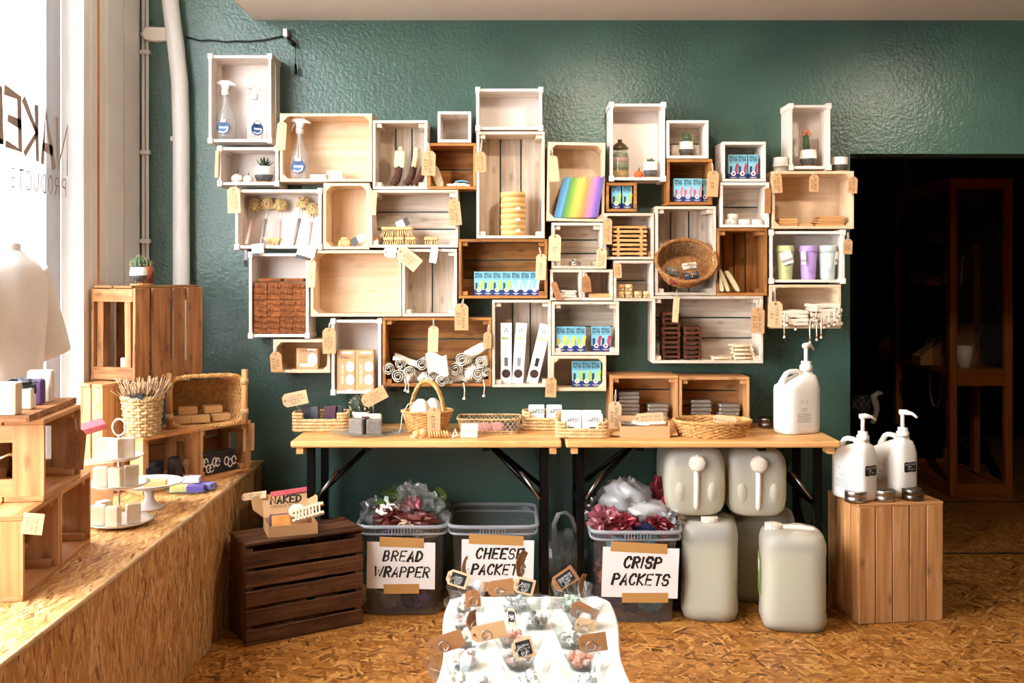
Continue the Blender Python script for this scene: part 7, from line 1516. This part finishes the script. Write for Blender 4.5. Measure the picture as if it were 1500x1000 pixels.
for px, d, z, lb in ((1376, 6.75, 1.604, 'stoneware bowl with black lettering on the upper glass shelf'), (1352, 6.9, 1.329, 'stoneware bowl with black lettering on the lower glass shelf')):
    t = thing('lettered_bowl', lb, 'bowl', (X(px, d), d, z)); mb = MB(); mb.lathe([(.0005, 0), (.04, 0), (.085, .06), (.1, .115), (.096, .115), (.08, .06), (.0005, .01)], 32); mb.obj('bowl', bo, t)
    mb = MB()
    for i, ch in enumerate('IN THERE'): mb.text(ch, .02, 0, RZ(-66+i*8) @ T(0, -.0985, .088) @ RX(-12), .16)
    mb.obj('bowl_lettering', M_['ink'], t)
for i, px in enumerate((1361, 1369, 1377)): mb = MB(); mb.lathe([(.0005, 0), (.018, 0), (.02, .035), (.016, .045), (.016, .06), (.0005, .061)], 18); solo('pink_jar', mb, mat('pink_jar', '#a86a62', .4), 'small pink jar on the lower glass shelf', 'jar', (X(px, 6.5), 6.5, 1.329), group='pink jars')
t = thing('clear_caddy', 'clear plastic tub of brushes on the lower glass shelf', 'tub', (X(1397, 6.42), 6.42, 1.329)); mb = MB(); loft(mb, [(0, 0, 0, .07, .05), (.165, 0, 0, .085, .06), (.175, 0, 0, .09, .065)], 32, p=6, capt=False); mb.obj('tub_wall', binm, t)
for i in range(7): mb = MB(); mb.tube([(-.05+.016*i, .01*(i % 3), .01), (-.055+.019*i, .01*(i % 2), .2+.02*(i % 3))], .006, 6); mb.obj('brush_stick', [M_['pine'], tealw, M_['white'], crimson][i % 4], t)
# cardboard display + pot + card on the wooden shelf
t = thing('cardboard_display', 'stepped cardboard display of cards on the cabinet shelf', 'display', (X(1388, 6.6), 6.62, .806)); 
mb = MB(); mb.prism([(-.2, 0), (.16, 0), (.16, .27), (.1, .27), (-.2, .06)], -.07, -.066); mb.obj('side_panel', M_['kraft_d'], t); mb = MB(); mb.prism([(-.2, 0), (.16, 0), (.16, .27), (.1, .27), (-.2, .06)], .066, .07); mb.obj('side_panel', M_['kraft_d'], t); mb = MB(); mb.box((-.2, 0, .03), (.004, .14, .06)); mb.obj('front_panel', M_['kraft_d'], t)
for i in range(7): mb = MB(); mb.box((-.16+.045*i, .0, .07+.032*i), (.003, .12, .12)); o = mb.obj('card', [M_['kraft'], M_['kraft_d'], M_['blackmetal']][i % 3], t); o.rotation_euler = (0, math.radians(22), 0)
mb = MB(); mb.lathe([(.0005, 0), (.044, 0), (.055, .14), (.05, .14), (.048, .125), (.0005, .125)], 28); solo('white_planter', mb, glaze, 'plain white planter on the cabinet shelf', 'planter', (X(1412, 6.38), 6.38, .806))
mb = MB(); mb.box((0, 0, 0), (.1, .05, .002)); solo('info_card', mb, M_['white'], 'white card lying on the cabinet shelf', 'card', (X(1362, 6.72), 6.72, .84), (35, 0, 30))
# hanging tote handle under the shelf
mb = MB(); mb.tube([(-.04, 0, 0), (-.042, 0, -.16), (-.02, 0, -.27), (.01, 0, -.28), (.03, 0, -.22), (.035, 0, 0)], .01, 8); solo('hanging_strap', mb, mat('grey_strap', '#8a8580', .8), 'pale strap hanging below the cabinet shelf', 'strap', (X(1371, 6.8), 6.8, .784))
# pale upright and purple panel above the cabinet
slab('trim_3', (X(1326, 8.2), 8.2, 2.2), (.055, .04, .56), M_['grey_paint'])
slab('trim_4', (4.6, 9.5, 2.2), (2.6, .05, .7), mat('purple_panel', '#1c1626', .6))
# low dark bench with vase and patterned bottle
t = thing('dark_bench', 'low dark bench in the back room behind the jugs', 'bench', (X(1275, 7.1), 7.1, 0))
mb = MB(); mb.box((0, 0, .345), (.3, .3, .03)); mb.obj('bench_top', M_['blackmetal'], t)
for sx in (-.13, .13):
    for sy in (-.12, .12): mb = MB(); mb.box((sx, sy, .165), (.03, .03, .33)); mb.obj('leg', M_['blackmetal'], t)
t = thing('patterned_bottle', 'dark glass bottle with a lattice pattern on the low bench', 'bottle', (X(1262, 7.0), 7.0, .3605)); mb = MB(); mb.lathe([(.0005, 0), (.05, 0), (.055, .1), (.045, .17), (.05, .2), (.0005, .2)], 24); mb.obj('bottle_body', pm('bottle_grey', '#4a4a48', .3), t)
mb = MB()
for k in range(8):
    for s_ in (-1, 1): mb.tube([(.054*math.cos(k*.785+s_*i*.2), .054*math.sin(k*.785+s_*i*.2), .1+.018*i) for i in range(5)], .002, 4)
o = mb.obj('lattice', M_['grey_paint'], t); o['kind'] = 'stuff'
mb = MB(); mb.tube([(-.02, 0, 0), (.0, 0, .05), (.012, 0, .1), (.0, 0, .15), (-.012, 0, .19), (.02, 0, .215), (.05, 0, .21)], [.022, .018, .02, .026, .024, .018, .01], 12); solo('white_curved_vase', mb, glaze, 'white curved ceramic piece on the low bench', 'vase', (X(1282, 6.98), 6.98, .3605))
# ---------------------------------------------------------------- person in the shadow, seen from behind
black_c = pm('black_clothes', '#08080a', .9); skin = pm('skin', '#b57f64', .55); hair = pm('dark_hair', '#0a0807', .6)
PX, PY = X(1254, 7.75), 7.75
t = thing('person', 'person in black clothes standing in the dark back room, one hand lowered', 'person', (PX, PY, 0), (0, 0, -20))
def skinned(name, pts, edges, rad, m, parent, sub=2, root=0):
    me = bpy.data.meshes.new(name); me.from_pydata([tuple(p) for p in pts], edges, []); me.materials.append(m)
    o = bpy.data.objects.new(name, me); COL.objects.link(o); o.parent = parent
    md = o.modifiers.new('skin', 'SKIN'); md.use_smooth_shade = True
    for i, r in enumerate(rad): me.skin_vertices[0].data[i].radius = r if isinstance(r, tuple) else (r, r); 
    me.skin_vertices[0].data[root].use_root = True
    s_ = o.modifiers.new('sub', 'SUBSURF'); s_.levels = sub; s_.render_levels = sub; return o
pts = [(0, 0, .95), (0, 0, 1.1), (0, .01, 1.28), (0, 0, 1.42), (0, -.01, 1.5), (.17, 0, 1.40), (.24, .0, 1.13), (.22, .1, .93), (-.17, 0, 1.40), (-.23, .02, 1.13), (-.20, -.16, .95), (.09, 0, .9), (.1, .02, .5), (.1, -.02, .08), (.1, .1, .03), (-.09, 0, .9), (-.1, .02, .5), (-.1, -.02, .08), (-.1, .1, .03)]
ed = [(0, 1), (1, 2), (2, 3), (3, 4), (3, 5), (5, 6), (6, 7), (3, 8), (8, 9), (9, 10), (0, 11), (11, 12), (12, 13), (13, 14), (0, 15), (15, 16), (16, 17), (17, 18)]
rd = [(.16, .11), (.14, .10), (.16, .11), (.1, .08), .055, .065, .048, .034, .065, .048, .034, .09, .065, .045, .04, .09, .065, .045, .04]
tf = lambda b: b
body = skinned('body', pts, ed, rd, black_c, t)
hd = MB(); hd.ball((0, .0, 1.62), .1, 0, 24, 16, sc=(.8, .98, 1.18)); hd.tube([(0, 0, 1.48), (0, 0, 1.55)], .05, 12); hd.ball((0, .1, 1.61), .016, 0, 8, 6)
for s_ in (-1, 1): hd.ball((s_*.082, .0, 1.615), .022, 0, 10, 8, sc=(.4, .8, 1.2))
hd.obj('head', skin, t)
fe = MB()
for s_ in (-1, 1): fe.ball((s_*.03, .088, 1.63), .011, 0, 10, 8)
fe.box((0, .092, 1.565), (.04, .01, .008)); fe.obj('face_features', mat('dark_stem', '#4a4136', .8), t)
hr = MB(); hr.ball((0, -.022, 1.645), .108, 0, 24, 16, sc=(.86, .96, 1.15)); hr.tube([(0, -.05, 1.6), (0, -.06, 1.5), (0, -.05, 1.4)], [.085, .08, .05], 14); hr.obj('hair', hair, t)
# the lowered hand (and forearm) that catches the light
def hand(parent, M, s=1):
    p = [(0, 0, .0), (0, 0, -.05), (0, .0, -.095)]; e = [(0, 1), (1, 2)]; r = [(.03, .024), (.03, .022), (.04, .017)]
    for k, (dx, ln) in enumerate(((-.03, .066), (-.011, .076), (.009, .07), (.027, .055))):
        i0 = len(p); p += [(dx, 0, -.105), (dx*1.15, -.012, -.105-ln*.5), (dx*1.15, -.035, -.105-ln*.85), (dx*1.1, -.052, -.105-ln*.9)]; e += [(2, i0), (i0, i0+1), (i0+1, i0+2), (i0+2, i0+3)]; r += [.0105, .0095, .0085, .007]
    i0 = len(p); p += [(-.04, -.015, -.06), (-.055, -.03, -.09), (-.05, -.045, -.115)]; e += [(1, i0), (i0, i0+1), (i0+1, i0+2)]; r += [.0125, .0105, .0085]
    p = [tuple(M @ Vector(q)) for q in p]; return skinned('hand', p, e, r, skin, parent, 2, 1)
hand(t, T(-.2, -.18, .95) @ RX(-25)); hand(t, T(.22, .115, .93) @ RX(20))
